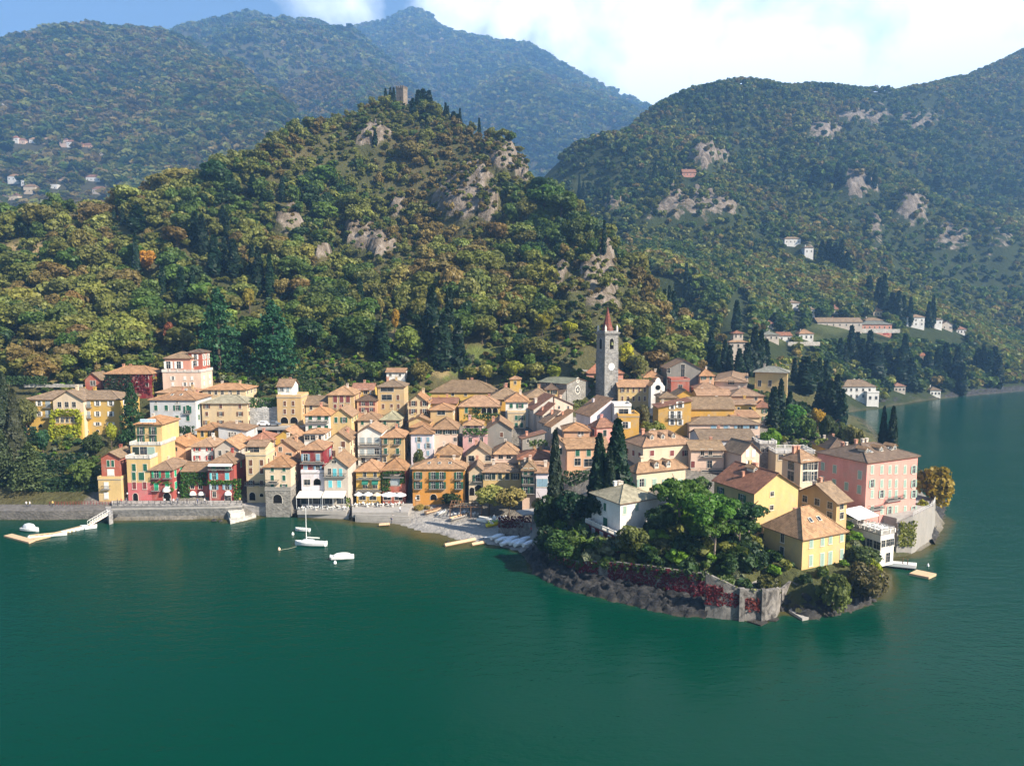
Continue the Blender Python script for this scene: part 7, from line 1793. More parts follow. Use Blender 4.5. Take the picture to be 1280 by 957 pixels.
for px, py in ((1128, 711), (1134, 712)): p = onz(px, py, 0); m = MB(); m.tube([(0, 0, -1), (0, 0, 2.6)], .09, 6); tag(link('mooring_post', m.mesh('mooring_post', ['wood']), None, None, (p.x, p.y, 0)), 'dark mooring post standing by the white jetty', 'post', 'mooring posts by the jetty')
deck([(1136.5, 716), (1161, 721), (1170.5, 716.5), (1146, 711.5)], -.25, .5, 'square tan bathing raft floating off the hotel', 'bathing_raft')
# ------------------------------------------------------------ small things along the streets
def lamp_post(px, py, Y, hgt_, label):
    p = P(px, py, Y); t = thing('flag_pole' if hgt_ > 5 else 'street_lamp', label, 'pole' if hgt_ > 5 else 'street lamp', (p.x, Y, p.z)); m = MB(); m.tube([(0, 0, 0), (0, 0, hgt_)], [.07, .045], 6); link('pole', m.mesh('pole', ['painted']), t, (.72, .72, .7) if hgt_ > 5 else (.06, .06, .06))
    m = MB(); m.lathe([(.05, 0), (.2, .15), (.22, .4), (.05, .55)], 8); link('lantern' if hgt_ < 5 else 'finial', m.mesh('lantern', ['hull_white']), t, None, (0, 0, hgt_)).scale = (1, 1, 1) if hgt_ < 5 else (.4, .4, .4)
lamp_post(264, 634, 202.5, 6.6, 'white flag pole standing on the stone quay before the red houses'); lamp_post(224, 632, 203, 3.6, 'dark street lamp on the quay before the green-shuttered red house'); lamp_post(160, 633, 203, 3.6, 'dark street lamp on the quay before the yellow hotel'); lamp_post(520, 640, 200, 3.8, 'dark street lamp between the slipway and the orange house')
def car(px, py, Y, rz, col, label):
    p = P(px, py, Y); t = thing('parked_car', label, 'car', (p.x, Y, p.z), rz)
    m = MB(); prof = [(-2.1, .3), (2.1, .3), (2.1, .75), (1.2, .88), (.6, 1.4), (-1.2, 1.42), (-1.9, .95), (-2.1, .85)]
    m.face([(x, -.85, z) for x, z in prof]); m.face([(x, .85, z) for x, z in reversed(prof)])
    for i in range(8): a_, b_ = prof[i], prof[(i + 1) % 8]; m.face([(a_[0], -.85, a_[1]), (a_[0], .85, a_[1]), (b_[0], .85, b_[1]), (b_[0], -.85, b_[1])])
    link('body', m.mesh('body', ['painted']), t, col); m = MB(); m.box(-1.15, -.86, .95, .55, .86, 1.3); link('window', m.mesh('window', ['boat_glass']), t)
    for x in (-1.3, 1.3):
        for y in (-.88, .7): w_ = MB(); w_.prism([(.33 * math.cos(k * .5236), .33 * math.sin(k * .5236)) for k in range(12)], 0, .18); link('wheel', w_.mesh('wheel', ['iron']), t, None, (x, y + .18, .33), (R(90), 0, 0))
m = MB(); a, b = P(322, 531.5, 243), P(383, 531.5, 243); m.box(a.x, 238.5, a.z - .8, b.x, 246.5, a.z); tag(link('road', m.mesh('road', ['concrete'])), None, None, None, 'structure')
for i in range(5):
    x = a.x + (b.x - a.x) * i / 4; q = MB(); q.box(-.5, -.5, -9, .5, .5, 0); tag(link('viaduct_pillar', q.mesh('viaduct_pillar', ['stone']), None, (.36, .34, .32), (x, 239.6, a.z - .81)), 'stone pillar carrying the road below the tan house', 'pillar', 'pillars of the road')
car(330, 531.4, 240.6, 0, (.72, .72, .72), 'white car parked on the road below the grey retaining wall'); car(343, 531.4, 241.0, 0, (.12, .14, .17), 'dark car parked right of the white one on the road'); car(1108, 418.5, 531, 0, (.5, .06, .05), 'red car beside the wall on the far lakeside road')
# people: one continuous body each
def person_mesh(seed):
    rr = random.Random(seed); st = rr.uniform(.06, .22); me = bpy.data.meshes.new('person'); arm = rr.uniform(.0, .25)
    J = [(0, 0, .92), (0, 0, 1.15), (0, -.01, 1.40), (0, 0, 1.50), (0, -.02, 1.62), (0, -.01, 1.74), (.10, 0, .88), (.11, -st, .50), (.11, -st * .6, .07), (.11, -st * .6 - .14, .04), (-.10, 0, .88), (-.11, st * .4, .50), (-.11, st, .08), (-.11, st - .14, .04), (.18, 0, 1.39), (.24, .02, 1.12), (.25, -arm, .90), (.25, -arm - .04, .80), (-.18, 0, 1.39), (-.24, -.02, 1.12), (-.25, arm * .5, .90), (-.25, arm * .5, .80)]
    E = [(0, 1), (1, 2), (2, 3), (3, 4), (4, 5), (0, 6), (6, 7), (7, 8), (8, 9), (0, 10), (10, 11), (11, 12), (12, 13), (2, 14), (14, 15), (15, 16), (16, 17), (2, 18), (18, 19), (19, 20), (20, 21)]
    rad = [.13, .125, .14, .055, .095, .075, .095, .065, .05, .04, .095, .065, .05, .04, .06, .045, .035, .03, .06, .045, .035, .03]
    me.from_pydata(J, E, []); o = bpy.data.objects.new('person_form', me); COL.objects.link(o); md = o.modifiers.new('skin', 'SKIN'); sd = o.modifiers.new('sub', 'SUBSURF'); sd.levels = sd.render_levels = 1
    for i, r_ in enumerate(rad): me.skin_vertices[0].data[i].radius = (r_, r_ * .85)
    me.skin_vertices[0].data[0].use_root = True
    dg = bpy.context.evaluated_depsgraph_get(); out = bpy.data.meshes.new_from_object(o.evaluated_get(dg)); bpy.data.objects.remove(o)
    out.materials.clear()
    for q in ('painted', 'trouser', 'skin', 'hair'): out.materials.append(MATS[q])
    for f in out.polygons:
        c_ = f.center; z = c_.z; f.use_smooth = True
        f.material_index = 3 if (z > 1.66 or (z > 1.55 and c_.y > .03)) else 2 if (z > 1.46 or (abs(c_.x) > .2 and z < 1.1)) else 0 if z > .88 else 1
    out.name = 'person'; return out
simple('trouser', (.05, .06, .09), .9); simple('hair', (.05, .035, .025), .8)
PM = [person_mesh(s) for s in range(4)]
PC = [(.75, .75, .73), (.12, .16, .30), (.45, .06, .06), (.05, .05, .06), (.55, .40, .12), (.30, .42, .40)]; CN = ['white', 'blue', 'red', 'black', 'mustard', 'pale green']
ppl = [(33, 633, 2.5, 0), (37.5, 633, 2.5, 0), (66, 632.5, 2.5, 4), (147, 629.8, 3.3, 3), (152, 629.5, 3.3, 2), (158, 629, 3.3, 1), (206, 629.5, 3.3, 0), (213, 629.2, 3.3, 5), (217, 629.6, 3.3, 0), (222, 629, 3.3, 1), (234, 629.4, 3.3, 3), (247, 629.6, 3.3, 1), (256, 629.1, 3.3, 0), (300, 628.4, 3.3, 4), (486, 632.5, 2.5, 2), (454, 633, 2.5, 0), (474, 634, 2.5, 3), (491, 651.5, None, 0), (490, 654, None, 1), (500, 640, 2.5, 0), (664, 667, None, 2)]
wh = ['by the conifer on the western promenade, left of a pair', 'by the conifer on the western promenade, right of a pair', 'at the start of the red railing', 'left of the yellow hotel door', 'second, before the yellow hotel', 'third, before the yellow hotel', 'left of the white porch', 'right before the white porch', 'just right of the white porch', 'between the two red houses', 'at the left end of the lower red house', 'under the dome awnings', 'right of the dome awnings', 'at the right end of the quay street', 'before the largest cafe umbrella', 'at the left cafe tables', 'below the beige umbrella', 'standing on the slipway by the water', 'at the very edge of the slipway', 'at the right end of the cafe', 'among the dinghies by the ivy wall']
for i, ((px, py, z, c_), w_) in enumerate(zip(ppl, wh)):
    if z is None: x, y, z = hit(px, py)
    else: q = onz(px, py, z); x, y = q.x, q.y
    o = link('person', PM[i % 4], None, PC[c_], (x, y, z), (0, 0, i * 1.7)); tag(o, 'person in a %s top %s' % (CN[c_], w_), 'person', 'people along the waterfront')
TPL = {}
TPL['round'] = [crown_mesh('crown', *crown_round(s, 17 + s % 9, 90, .075)) for s in range(8)]
TPL['fine'] = [crown_mesh('crown', *crown_round(40 + s, 34, 75, .062, lr=(.18, .34))) for s in range(5)]
TPL['tall'] = [crown_mesh('crown', *(lambda q: (q[0] * np.array((1, 1, 1.5)), q[1]))(crown_round(60 + s, 22, 80, .07))) for s in range(3)]
TPL['cedar'] = [crown_mesh('crown', *crown_cedar(80 + s)) for s in range(2)]
TPL['umbrella'] = [crown_mesh('crown', *crown_umbrella(90 + s)) for s in range(3)]
def spire_mesh(seed, hw, h, size, k):
    p, nrm, lf = crown_spire(seed, k)
    rng = np.random.default_rng(seed + 5)
    p = p * np.array((hw, hw, h)); return crown_mesh('crown', quads(p, nrm, size, rng, 1.7), lf)
TPL['cypress'] = [spire_mesh(100 + s, 1.0, 10.0, .30, 620) for s in range(5)]
TPL['cypress_fine'] = [spire_mesh(120 + s, 1.0, 8.0, .17, 2200) for s in range(3)]
def trunk_mesh(seed, h=1.0, r=.05, limbs=4, mat='bark', lean=.05):
    m = MB(); rr = random.Random(seed)
    pts = [(0, 0, -.25)]; rad = [r * 1.25]
    x = y = 0
    for i in range(1, 6):
        x += rr.uniform(-lean, lean); y += rr.uniform(-lean, lean); pts.append((x, y, h * i / 5)); rad.append(r * (1 - .14 * i))
    m.tube(pts, rad, 6)
    for i in range(limbs):
        b = Vector(pts[3 + i % 3]); a = rr.uniform(0, 6.28); L = rr.uniform(.35, .6)
        m.tube([b, b + Vector((math.cos(a) * L * .5, math.sin(a) * L * .5, L * .45)), b + Vector((math.cos(a) * L, math.sin(a) * L, L * .75))], [r * .5, r * .35, r * .15], 5)
    return m.mesh('trunk', [mat])
TRUNK = [trunk_mesh(s) for s in range(4)]
TRUNK_S = trunk_mesh(9, 1.0, .05, 0, lean=.0)
TRUNK_P = trunk_mesh(10, 1.0, .045, 5, 'bark_pale', .03)

LEAFC = dict(olive=(.150, .158, .036), green=(.080, .125, .026), dark=(.032, .062, .020), yellowgreen=(.24, .235, .022), gold=(.40, .24, .03), orange=(.40, .17, .03), brown=(.175, .130, .042), rust=(.20, .065, .03), bright=(.115, .21, .018),
             grey=(.13, .145, .085), cyp=(.013, .032, .015), cedar=(.032, .088, .042), pine=(.070, .150, .022), maroon=(.13, .012, .024), pale=(.215, .225, .055), straw=(.27, .20, .065), lime=(.34, .36, .02))
NAMES = dict(olive='olive-green', green='mid-green', dark='dark green', yellowgreen='yellow-green', gold='golden autumn', orange='orange autumn', brown='brownish', rust='rusty red', bright='bright green', grey='grey-green', pale='pale green', straw='straw-coloured')

def tree(name, label, kind, x, y, z, h, wdt, col, group=None, trunk=.30, tm=None, sink=.3, rz=None, cat='tree', seed=None, bend=0):
    """one tree: a trunk and a crown; h its height, wdt its crown's width"""
    rr = random.Random(int(x * 31 + y * 17)) if seed is None else random.Random(seed)
    root = thing(name, label, cat, (x, y, z - sink), rr.uniform(0, 6.28) if rz is None else rz, group)
    col = tuple(min(.6, k * rr.uniform(.88, 1.12)) for k in col)
    T = rr.choice(TPL[kind])
    if kind.startswith('cypress'):
        hc = h + sink - .4; q = hc / (10.0 if kind == 'cypress' else 8.0)
        cr = link('crown', T, root, col, (0, 0, .4)); cr.scale = (wdt / 2, wdt / 2, q)
        t = link('trunk', TRUNK_S, root); t.scale = (3.2, 3.2, h * .3)
    elif kind == 'cedar':
        cr = link('crown', T, root, col, (0, 0, h * .14)); cr.scale = (wdt / 2, wdt / 2, h * .86 / 1.55)
        t = link('trunk', TRUNK_S, root); t.scale = (h * .45, h * .45, h * .85)
    elif kind == 'umbrella':
        cr = link('crown', T, root, col, (0, 0, h - wdt * .24)); cr.scale = (wdt / 2,) * 3
        t = link('trunk', TRUNK_P, root); t.scale = (h * .7, h * .7, h - wdt * .2)
    else:
        ch = h * (1 - trunk); zr = {'tall': 1.35}.get(kind, .9)
        cr = link('crown', T, root, col, (0, 0, h - ch * .5)); cr.scale = (wdt / 1.9, wdt / 1.9, ch / 2 / zr)
        t = link('trunk', tm or rr.choice(TRUNK), root); t.scale = (h * .45, h * .45, h * .62)
    return root

TREES = []            # (px, py_top, py_base, Y) kept so that the wood leaves room
def plant(name, label, kind, px, top, base, wpx, col, Y=None, group=None, f=None, y0=120, y1=1400, **k):
    """stand a plant where its foot meets the ground; its height and width are as surveyed"""
    f = f or zt
    if Y is None:
        x, Y, z = hit(px, base, f, y0, y1)
    else:
        z = P(px, base, Y).z; x = X_at(px, Y, z)
        g = float(f(x, Y)); z = g if name != 'bush' else min(g, z + .3)
        x = X_at(px, Y, (z + P(px, top, Y).z) / 2)
    h = max(P(px, top, Y).z - z, 1.0)
    wd = wpx / FPX * zc(Y, z + h / 2)
    TREES.append((x, Y, wd / 2))
    return tree(name, label, kind, x, Y, z, h, wd, LEAFC[col] if isinstance(col, str) else col, group, **k)

# cypresses on the castle hill
cy_hill = [(142, 261, 279, 4), (154, 262, 284, 4), (172, 260, 292, 13), (171, 295, 350, 6), (245, 268, 314, 9), (254, 272, 322, 9), (269, 298, 348, 11), (281, 300, 340, 6), (293, 303, 348, 10), (316, 310, 345, 7), (324, 312, 372, 9),
           (338, 321, 373, 7), (204, 337, 383, 7), (228, 338, 388, 9), (241, 338, 374, 6), (278, 264, 296, 5), (284, 268, 299, 5), (316, 222, 248, 8), (353, 223, 254, 5), (540, 362, 440, 13), (562, 365, 440, 10), (555, 395, 463, 14), (573, 402, 463, 11),
           (546, 412, 462, 8), (450, 351, 390, 8), (472, 408, 450, 8), (479, 408, 453, 11), (469, 165, 186, 4)]
pos = ['beside the old house at the hill edge', 'right of the old house at the hill edge', 'broad, below the crest treeline', 'tall and lone above the orange autumn tree', 'left of the upper close pair', 'right of the upper close pair', 'stout, at the head of the long row',
       'slim, second in the long row', 'stout, middle of the long row', 'slim, right of the middle of the long row', 'tall, near the right end of the long row', 'last at the right end of the long row', 'in the lower row above the cedars', 'leaning mass in the lower row above the cedars',
       'short, at the right of the lower row', 'left of the two among brown trees', 'right of the two among brown trees', 'high under the crest, wide', 'high under the crest, thin', 'very tall, left of the four above the top row', 'very tall, topmost of the four above the top row',
       'low and thick, in front of the four above the top row', 'greyish, rightmost of the four above the top row', 'small, wedged under the tall four', 'lone, above the dark wood', 'left of the low dark pair by the round trees', 'right of the low dark pair by the round trees', 'lone, before the pale crag below the castle']
for (px, t, b, w), ps in zip(cy_hill, pos):
    plant('cypress_tree', 'dark cypress ' + ps, 'cypress', px, t - 3, b, w * 1.3, 'cyp', group='cypresses on the castle hill', y0=255)
for (px, t, b, w, Y, ps) in ((482, 111, 128, 4, 556, 'thin, left of the castle tower'), (488, 110, 127, 4, 557, 'thin, second left of the castle tower'), (492, 110, 127, 4, 558, 'thin, touching the castle tower'), (516, 123, 162, 6, 540, 'tall, right of the castle tower'),
                         (521, 122, 150, 6, 548, 'behind the tall one right of the tower'), (523, 113, 148, 8, 556, 'left of the dense clump by the tower'), (529, 112, 148, 9, 558, 'middle of the dense clump by the tower'), (536, 114, 150, 9, 558, 'right of the dense clump by the tower'),
                         (530, 133, 158, 7, 538, 'low, before the dense clump'), (537, 131, 156, 7, 541, 'low, right before the dense clump'), (548, 134, 150, 4, 552, 'small, down the ridge from the clump'), (557, 129, 150, 4, 552, 'left of a thin pair on the ridge'), (560, 133, 150, 3.5, 551, 'right of a thin pair on the ridge'),
                         (575, 136, 158, 3.5, 545, 'single thin one on the ridge'), (599, 148, 165, 3.5, 532, 'farthest down the ridge'), (567, 140, 162, 8, 545, 'dark bushy one on the ridge'), (573, 143, 168, 8, 540, 'dark bushy one lower on the ridge')):
    plant('cypress_tree', 'dark cypress on the castle ridge, ' + ps, 'cypress', px, t, b, w * 1.15, 'cyp', Y=Y, group='cypresses round the castle')
for (px, t, b, w, ps) in ((724, 220, 250, 3.5, 'above the saddle'), (729, 228, 252, 4, 'right above the saddle'), (755, 276, 320, 5, 'tall, above the bell tower'), (756, 236, 255, 4, 'on the pale crag'), (761, 238, 255, 4, 'right on the pale crag'), (818, 204, 228, 5, 'by the pink farmhouse'), (832, 209, 222, 5, 'nearer the pink farmhouse'),
                         (956, 194, 218, 4, 'left of the tan house'), (975, 194, 219, 5, 'tall, beside the tan house'), (981, 206, 228, 6, 'below the tan house'), (1019, 208, 232, 12, 'broad, right of the tan house'), (1046, 204, 230, 6, 'left of a high pair'), (1053, 214, 232, 7, 'right of a high pair'), (1085, 216, 232, 5, 'left of a thin high pair'), (1093, 210, 236, 5, 'right of a thin high pair'),
                         (1138, 200, 212, 4, 'single, right of the thin high pair'), (1160, 226, 244, 9, 'left of a dark far clump'), (1170, 220, 244, 10, 'right of a dark far clump'), (1027, 301, 328, 8, 'left end of the great dark grove'), (1035, 300, 336, 9, 'second in the great dark grove'), (1043, 304, 340, 9, 'middle of the great dark grove'), (1050, 300, 345, 8, 'tall, in the great dark grove'), (1058, 316, 348, 10, 'right end of the great dark grove'),
                         (1078, 332, 356, 5, 'left of the line climbing to the grove'), (1086, 345, 372, 8, 'second of the line climbing to the grove'), (1098, 348, 385, 9, 'tall in the line climbing to the grove'), (1104, 344, 390, 8, 'right in the line climbing to the grove'), (1114, 366, 400, 10, 'left of the tall four above the red hall'), (1122, 364, 404, 8, 'second of the tall four above the red hall'), (1128, 370, 405, 8, 'third of the tall four above the red hall'),
                         (1137, 372, 408, 6, 'last of the tall four above the red hall'), (1138, 352, 375, 4, 'thin, above the white terraced villas'), (1160, 378, 410, 6, 'left between the white terraced villas'), (1165, 370, 410, 6, 'right between the white terraced villas'), (920, 376, 418, 9, 'tall, lone, left of the road villas'), (830, 362, 402, 7, 'left of the trio above the grey gable'), (836, 358, 408, 6, 'middle of the trio above the grey gable'), (841, 364, 412, 8, 'right of the trio above the grey gable'), (857, 330, 380, 6, 'tall, above the olive grove'), (862, 345, 384, 6, 'right, above the olive grove')):
    plant('cypress_tree', 'dark cypress on the far mountain, ' + ps, 'cypress', px, t, b, w * 1.1, 'cyp', group='cypresses on the far mountain', f=lambda a, b_: np.maximum(zt2(a, b_) * (b_ > 340) - 999 * (b_ <= 340), zt(a, np.minimum(b_, 850)) - 999 * (b_ > 850)), y0=300, y1=2000)
low_cy = [(943, 409, 458, 11, 340), (951, 414, 460, 9, 345), (934, 430, 470, 10, 335), (924, 436, 472, 9, 330), (906, 425, 470, 7, 340), (912, 432, 474, 7, 335), (897, 438, 472, 7, 335), (889, 416, 462, 9, 345), (881, 428, 465, 8, 345), (862, 420, 455, 7, 345), (850, 425, 460, 8, 345),
          (958, 425, 462, 8, 350), (1050, 424, 462, 8, 470), (1056, 432, 466, 8, 470), (1064, 408, 462, 9, 480), (1071, 416, 464, 9, 480), (1078, 424, 468, 8, 478), (1087, 415, 472, 10, 478), (1095, 430, 480, 16, 470), (1110, 432, 474, 11, 485), (1125, 436, 484, 14, 478), (1138, 448, 486, 12, 476), (1131, 418, 460, 9, 500),
          (1160, 440, 478, 11, 500), (1172, 436, 474, 10, 505), (1182, 430, 470, 10, 505), (1196, 435, 486, 10, 500), (1203, 455, 488, 8, 495), (1222, 436, 470, 9, 530), (1229, 434, 474, 8, 528), (1236, 440, 478, 10, 525), (1243, 434, 476, 9, 528), (1248, 446, 480, 9, 522)]
pl = ['right of the stone-towered villa', 'behind the right of the stone-towered villa', 'below the stone-towered villa', 'below left of the stone-towered villa', 'left of the stone-towered villa', 'close left under the stone-towered villa', 'dark, above the pyramid-roofed house', 'tall, left of the stone villa group', 'second, left of the stone villa group', 'left end above the chapel', 'second from the left end above the chapel', 'small, behind the yellow villa']
pl += ['%s in the dark lakeside grove' % s for s in ('leftmost', 'second from the left', 'very tall, third', 'tall, fourth', 'slimmer, fifth', 'tallest, sixth', 'broad grey, middle', 'tall, right of the middle', 'broad, right part', 'low, right part', 'high, behind right part', 'stout, right end', 'close to the right end', 'tall, right end', 'waterside', 'low, waterside')]
pl += ['%s of the distant five by the water' % s for s in ('leftmost', 'second', 'middle', 'fourth', 'rightmost')]
def zland(a, b_):
    return np.maximum(zt2(a, b_) - 999 * (np.asarray(b_) <= 332), zt(a, np.minimum(b_, 850)))
for (px, t, b, w, Y), ps in zip(low_cy, pl):
    plant('cypress_tree', 'dark cypress, ' + ps, 'cypress', px, t, b, w * 1.15, 'cyp', Y=Y, group='cypresses by the far shore', f=zland)
# cypresses of the garden behind the hotel
gard = [(1007, 447, 503, 19, 318), (1017, 452, 502, 12, 328), (1024, 448, 492, 8, 335), (1026, 478, 512, 12, 290), (1032, 451, 495, 9, 345), (1037, 477, 515, 13, 285), (1046, 469, 515, 10, 292), (1052, 487, 525, 11, 280), (976, 475, 520, 9, 262), (967, 485, 530, 12, 252), (987, 489, 522, 8, 265), (993, 448, 492, 6, 330), (1042, 478, 520, 8, 300)]
gl = ['broadest, centre of the villa garden', 'slim, just right of the broadest garden one', 'thin, far back in the villa garden', 'low, before the thin far one', 'thin, rear right of the villa garden', 'stout, in front right of the villa garden', 'tall pointed, right side of the villa garden', 'rightmost in the villa garden', 'pointed, beside the yellow villa', 'dark and low, left by the reddish hip roof', 'small spire right of the yellow villa', 'slim, touching the yellow villa', 'slim, between the stout and tall pointed ones']
for (px, t, b, w, Y), ps in zip(gard, gl):
    plant('cypress_tree', 'dark cypress, ' + ps, 'cypress', px, t, b, w * 1.1, 'cyp', Y=Y, group='cypresses in the villa garden')
plant('cypress_tree', 'left one of two cypresses standing against the lake behind the hotel', 'cypress_fine', 1104, 509, 562, 10, 'cyp', Y=236, group='twin cypresses by the lake')
plant('cypress_tree', 'right one of two cypresses standing against the lake behind the hotel', 'cypress_fine', 1115.5, 509, 562, 13, 'cyp', Y=234, group='twin cypresses by the lake')
plant('cypress_tree', 'shorter dense dark cypress, left of the big pair before the church', 'cypress_fine', 749, 543, 612, 23, 'cyp', Y=170)
plant('cypress_tree', 'biggest dense dark cypress in the village, before the church', 'cypress_fine', 771.5, 526, 610, 31, 'cyp', Y=171)
plant('cypress_tree', 'lower dark cypress filling between the big village pair', 'cypress_fine', 762, 562, 612, 18, 'cyp', Y=168)
plant('fir_tree', 'thin grey-green conifer standing left of the big village cypresses', 'cypress_fine', 694, 540, 640, 18, (.035, .05, .03), Y=173)
plant('cypress_tree', 'tall brownish-green cypress in the western lakeside garden', 'cypress_fine', 18, 488, 600, 20, (.045, .055, .028), Y=222)
plant('cypress_tree', 'dark cypress cut by the picture edge, west garden', 'cypress_fine', 3, 466, 560, 22, (.03, .042, .02), Y=236)
# big single trees
plant('cedar_tree', 'great dark cedar, left of two above the upper houses', 'cedar', 275, 357, 466, 66, 'cedar', y0=262)
plant('cedar_tree', 'great dark cedar, right of two above the upper houses', 'cedar', 343, 373, 470, 68, 'cedar', y0=262)
plant('conifer_tree', 'dense dark conifer between the yellow villa and the pale grey house', 'cedar', 165, 476, 550, 36, (.030, .075, .028), Y=236)
plant('conifer_tree', 'broad pale-tipped conifer by the western promenade', 'cedar', 36, 552, 632, 58, (.085, .105, .040), Y=212)
plant('conifer_tree', 'straggly conifer at the far western edge of the garden', 'cedar', -2, 530, 626, 40, (.07, .09, .035), Y=216)
plant('broadleaf_tree', 'light green leaning tree beside the small red gabled house', 'fine', 106, 567, 628, 38, (.10, .125, .035), Y=211, trunk=.12)
plant('broadleaf_tree', 'dark round tree under the yellow villa', 'fine', 117, 538, 576, 28, (.045, .065, .022), Y=228, trunk=.1)
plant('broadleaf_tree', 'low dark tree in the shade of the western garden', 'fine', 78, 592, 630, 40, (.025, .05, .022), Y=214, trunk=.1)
plant('broadleaf_tree', 'small trim green tree below the yellow villa', 'tall', 53, 533, 566, 17, (.03, .09, .04), Y=230, trunk=.1)
plant('broadleaf_tree', 'yellowish young tree at the right end of the yellow villa', 'round', 139, 526, 556, 15, 'yellowgreen', Y=232)
plant('broadleaf_tree', 'pale tall tree behind the western cypress', 'fine', 32, 490, 550, 34, (.11, .12, .045), Y=238, trunk=.15)
plant('plane_tree', 'yellowing plane tree at the back of the beach, left one', 'fine', 612, 600, 646, 44, (.30, .255, .07), Y=196, trunk=.2)
plant('plane_tree', 'yellowing plane tree at the back of the beach, right one', 'fine', 637, 602, 648, 46, (.27, .23, .07), Y=193, trunk=.2)
plant('broadleaf_tree', 'small yellow tree by the white pergola beside the ivy wall', 'fine', 672, 617, 640, 18, 'straw', Y=184)
plant('bush', 'round yellow bush in front of the orange house', 'fine', 524, 627, 641, 16, 'straw', Y=203, trunk=.02, cat='bush')
plant('bush', 'small yellow bush right of the first, before the orange house', 'fine', 534, 629, 640, 10, 'straw', Y=203, trunk=.02, cat='bush')
plant('bush', 'dark hedge-like bush at the right of the orange house', 'fine', 564, 612, 634, 30, 'dark', Y=203, trunk=.02, cat='bush')
plant('broadleaf_tree', 'young greenish tree before the lilac-white house', 'fine', 524, 556, 580, 18, (.10, .12, .04), Y=216, trunk=.2)
# the ivy-walled garden of the point
for lab, kind, px, t, b, w, c, Y, tr in (
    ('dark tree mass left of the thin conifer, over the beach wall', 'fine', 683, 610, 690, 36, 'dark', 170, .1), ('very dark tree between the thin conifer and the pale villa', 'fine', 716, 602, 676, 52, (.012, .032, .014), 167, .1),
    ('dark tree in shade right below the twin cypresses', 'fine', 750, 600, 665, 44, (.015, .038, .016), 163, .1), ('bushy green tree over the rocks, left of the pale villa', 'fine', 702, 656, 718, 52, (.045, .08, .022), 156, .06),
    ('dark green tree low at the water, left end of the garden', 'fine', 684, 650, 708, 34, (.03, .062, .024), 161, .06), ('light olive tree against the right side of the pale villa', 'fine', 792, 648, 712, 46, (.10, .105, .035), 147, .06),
    ('dark leafy tree rising right of the pale villa roof', 'fine', 826, 622, 690, 50, (.04, .075, .022), 152, .1), ('grey-green shrub tree below the umbrella pine', 'fine', 828, 668, 714, 40, (.075, .09, .04), 146, .06),
    ('dark shrub tree behind the red ivy wall', 'fine', 860, 664, 722, 48, (.028, .052, .02), 145, .06), ('dark evergreen at the left of the point house', 'fine', 905, 655, 716, 38, (.018, .04, .018), 147, .1),
    ('dense green evergreen against the yellow point house', 'fine', 944, 676, 724, 34, (.03, .065, .03), 141, .06), ('rounded olive bush on the bastion top', 'fine', 958, 712, 738, 34, (.09, .10, .03), 136.5, .04),
    ('clipped dark ball bush before the point house', 'fine', 1007, 712, 736, 18, 'dark', 138.5, .04), ('big light green oleander right of the ball bush', 'fine', 1042, 706, 758, 42, (.10, .125, .035), 133.5, .04),
    ('pink-flowered oleander mass on the slope by the inlet', 'fine', 1082, 694, 750, 50, (.105, .10, .045), 138.5, .04), ('green oleander under the terrace restaurant', 'fine', 1080, 676, 714, 44, (.07, .095, .03), 147, .04),
    ('bright lime shrub beside the terrace restaurant', 'fine', 1090, 692, 708, 22, 'lime', 144, .04), ('palm-like shrub in the shaded garden of the point', 'fine', 928, 692, 722, 26, (.045, .08, .03), 141, .04),
    ('small dark tree between pale villa and pine trunk', 'fine', 876, 676, 720, 26, (.022, .05, .02), 146, .1), ('orange-leaved plane tree at the lakeside beyond the hotel', 'fine', 1167, 572, 645, 54, (.30, .19, .025), 187, .15),
    ('yellow-green shrub under the orange-leaved plane tree', 'fine', 1153, 618, 642, 22, 'yellowgreen', 180, .05), ('clipped green box tree on the villa terrace by the cream dormer house', 'fine', 872, 588, 618, 34, (.085, .14, .04), 168, .15),
    ('bright yellow-green round tree by the ruined grey building', 'fine', 962, 528, 556, 32, 'bright', 213, .15), ('olive bush pair left of the strong yellow house', 'fine', 803, 499, 528, 22, (.13, .13, .05), 236, .1), ('yellowing bushes below the strong yellow house', 'fine', 818, 521, 540, 28, (.20, .20, .035), 228, .05),
    ('yellow-green bush left of the strong yellow house', 'fine', 808, 522, 538, 18, (.19, .19, .03), 230, .05), ('bright yellow-green tree right behind the bell tower', 'round', 783, 426, 456, 22, 'lime', 292, .1)):
    bush = b - t < 36
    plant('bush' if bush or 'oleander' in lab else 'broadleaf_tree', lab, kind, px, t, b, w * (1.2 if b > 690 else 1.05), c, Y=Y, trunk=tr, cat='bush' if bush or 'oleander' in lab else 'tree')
plant('umbrella_pine', 'brilliant green umbrella pine with leaning pale trunk, on the point', 'umbrella', 884, 617, 712, 84, 'pine', Y=146.5)
plant('umbrella_pine', 'second bright umbrella pine, higher behind the leaning one', 'umbrella', 850, 600, 690, 74, 'pine', Y=156)
plant('umbrella_pine', 'lower bright pine crown hanging beside the leaning trunk', 'umbrella', 893, 648, 712, 56, (.085, .145, .022), Y=143)
plant('umbrella_pine', 'dark flat-topped cedar-like pine left of the point house', 'umbrella', 935, 628, 704, 50, (.030, .07, .022), Y=147)
plant('umbrella_pine', 'dark-branched lower pine beside the flat-topped one', 'umbrella', 925, 645, 705, 40, (.030, .065, .02), Y=145)
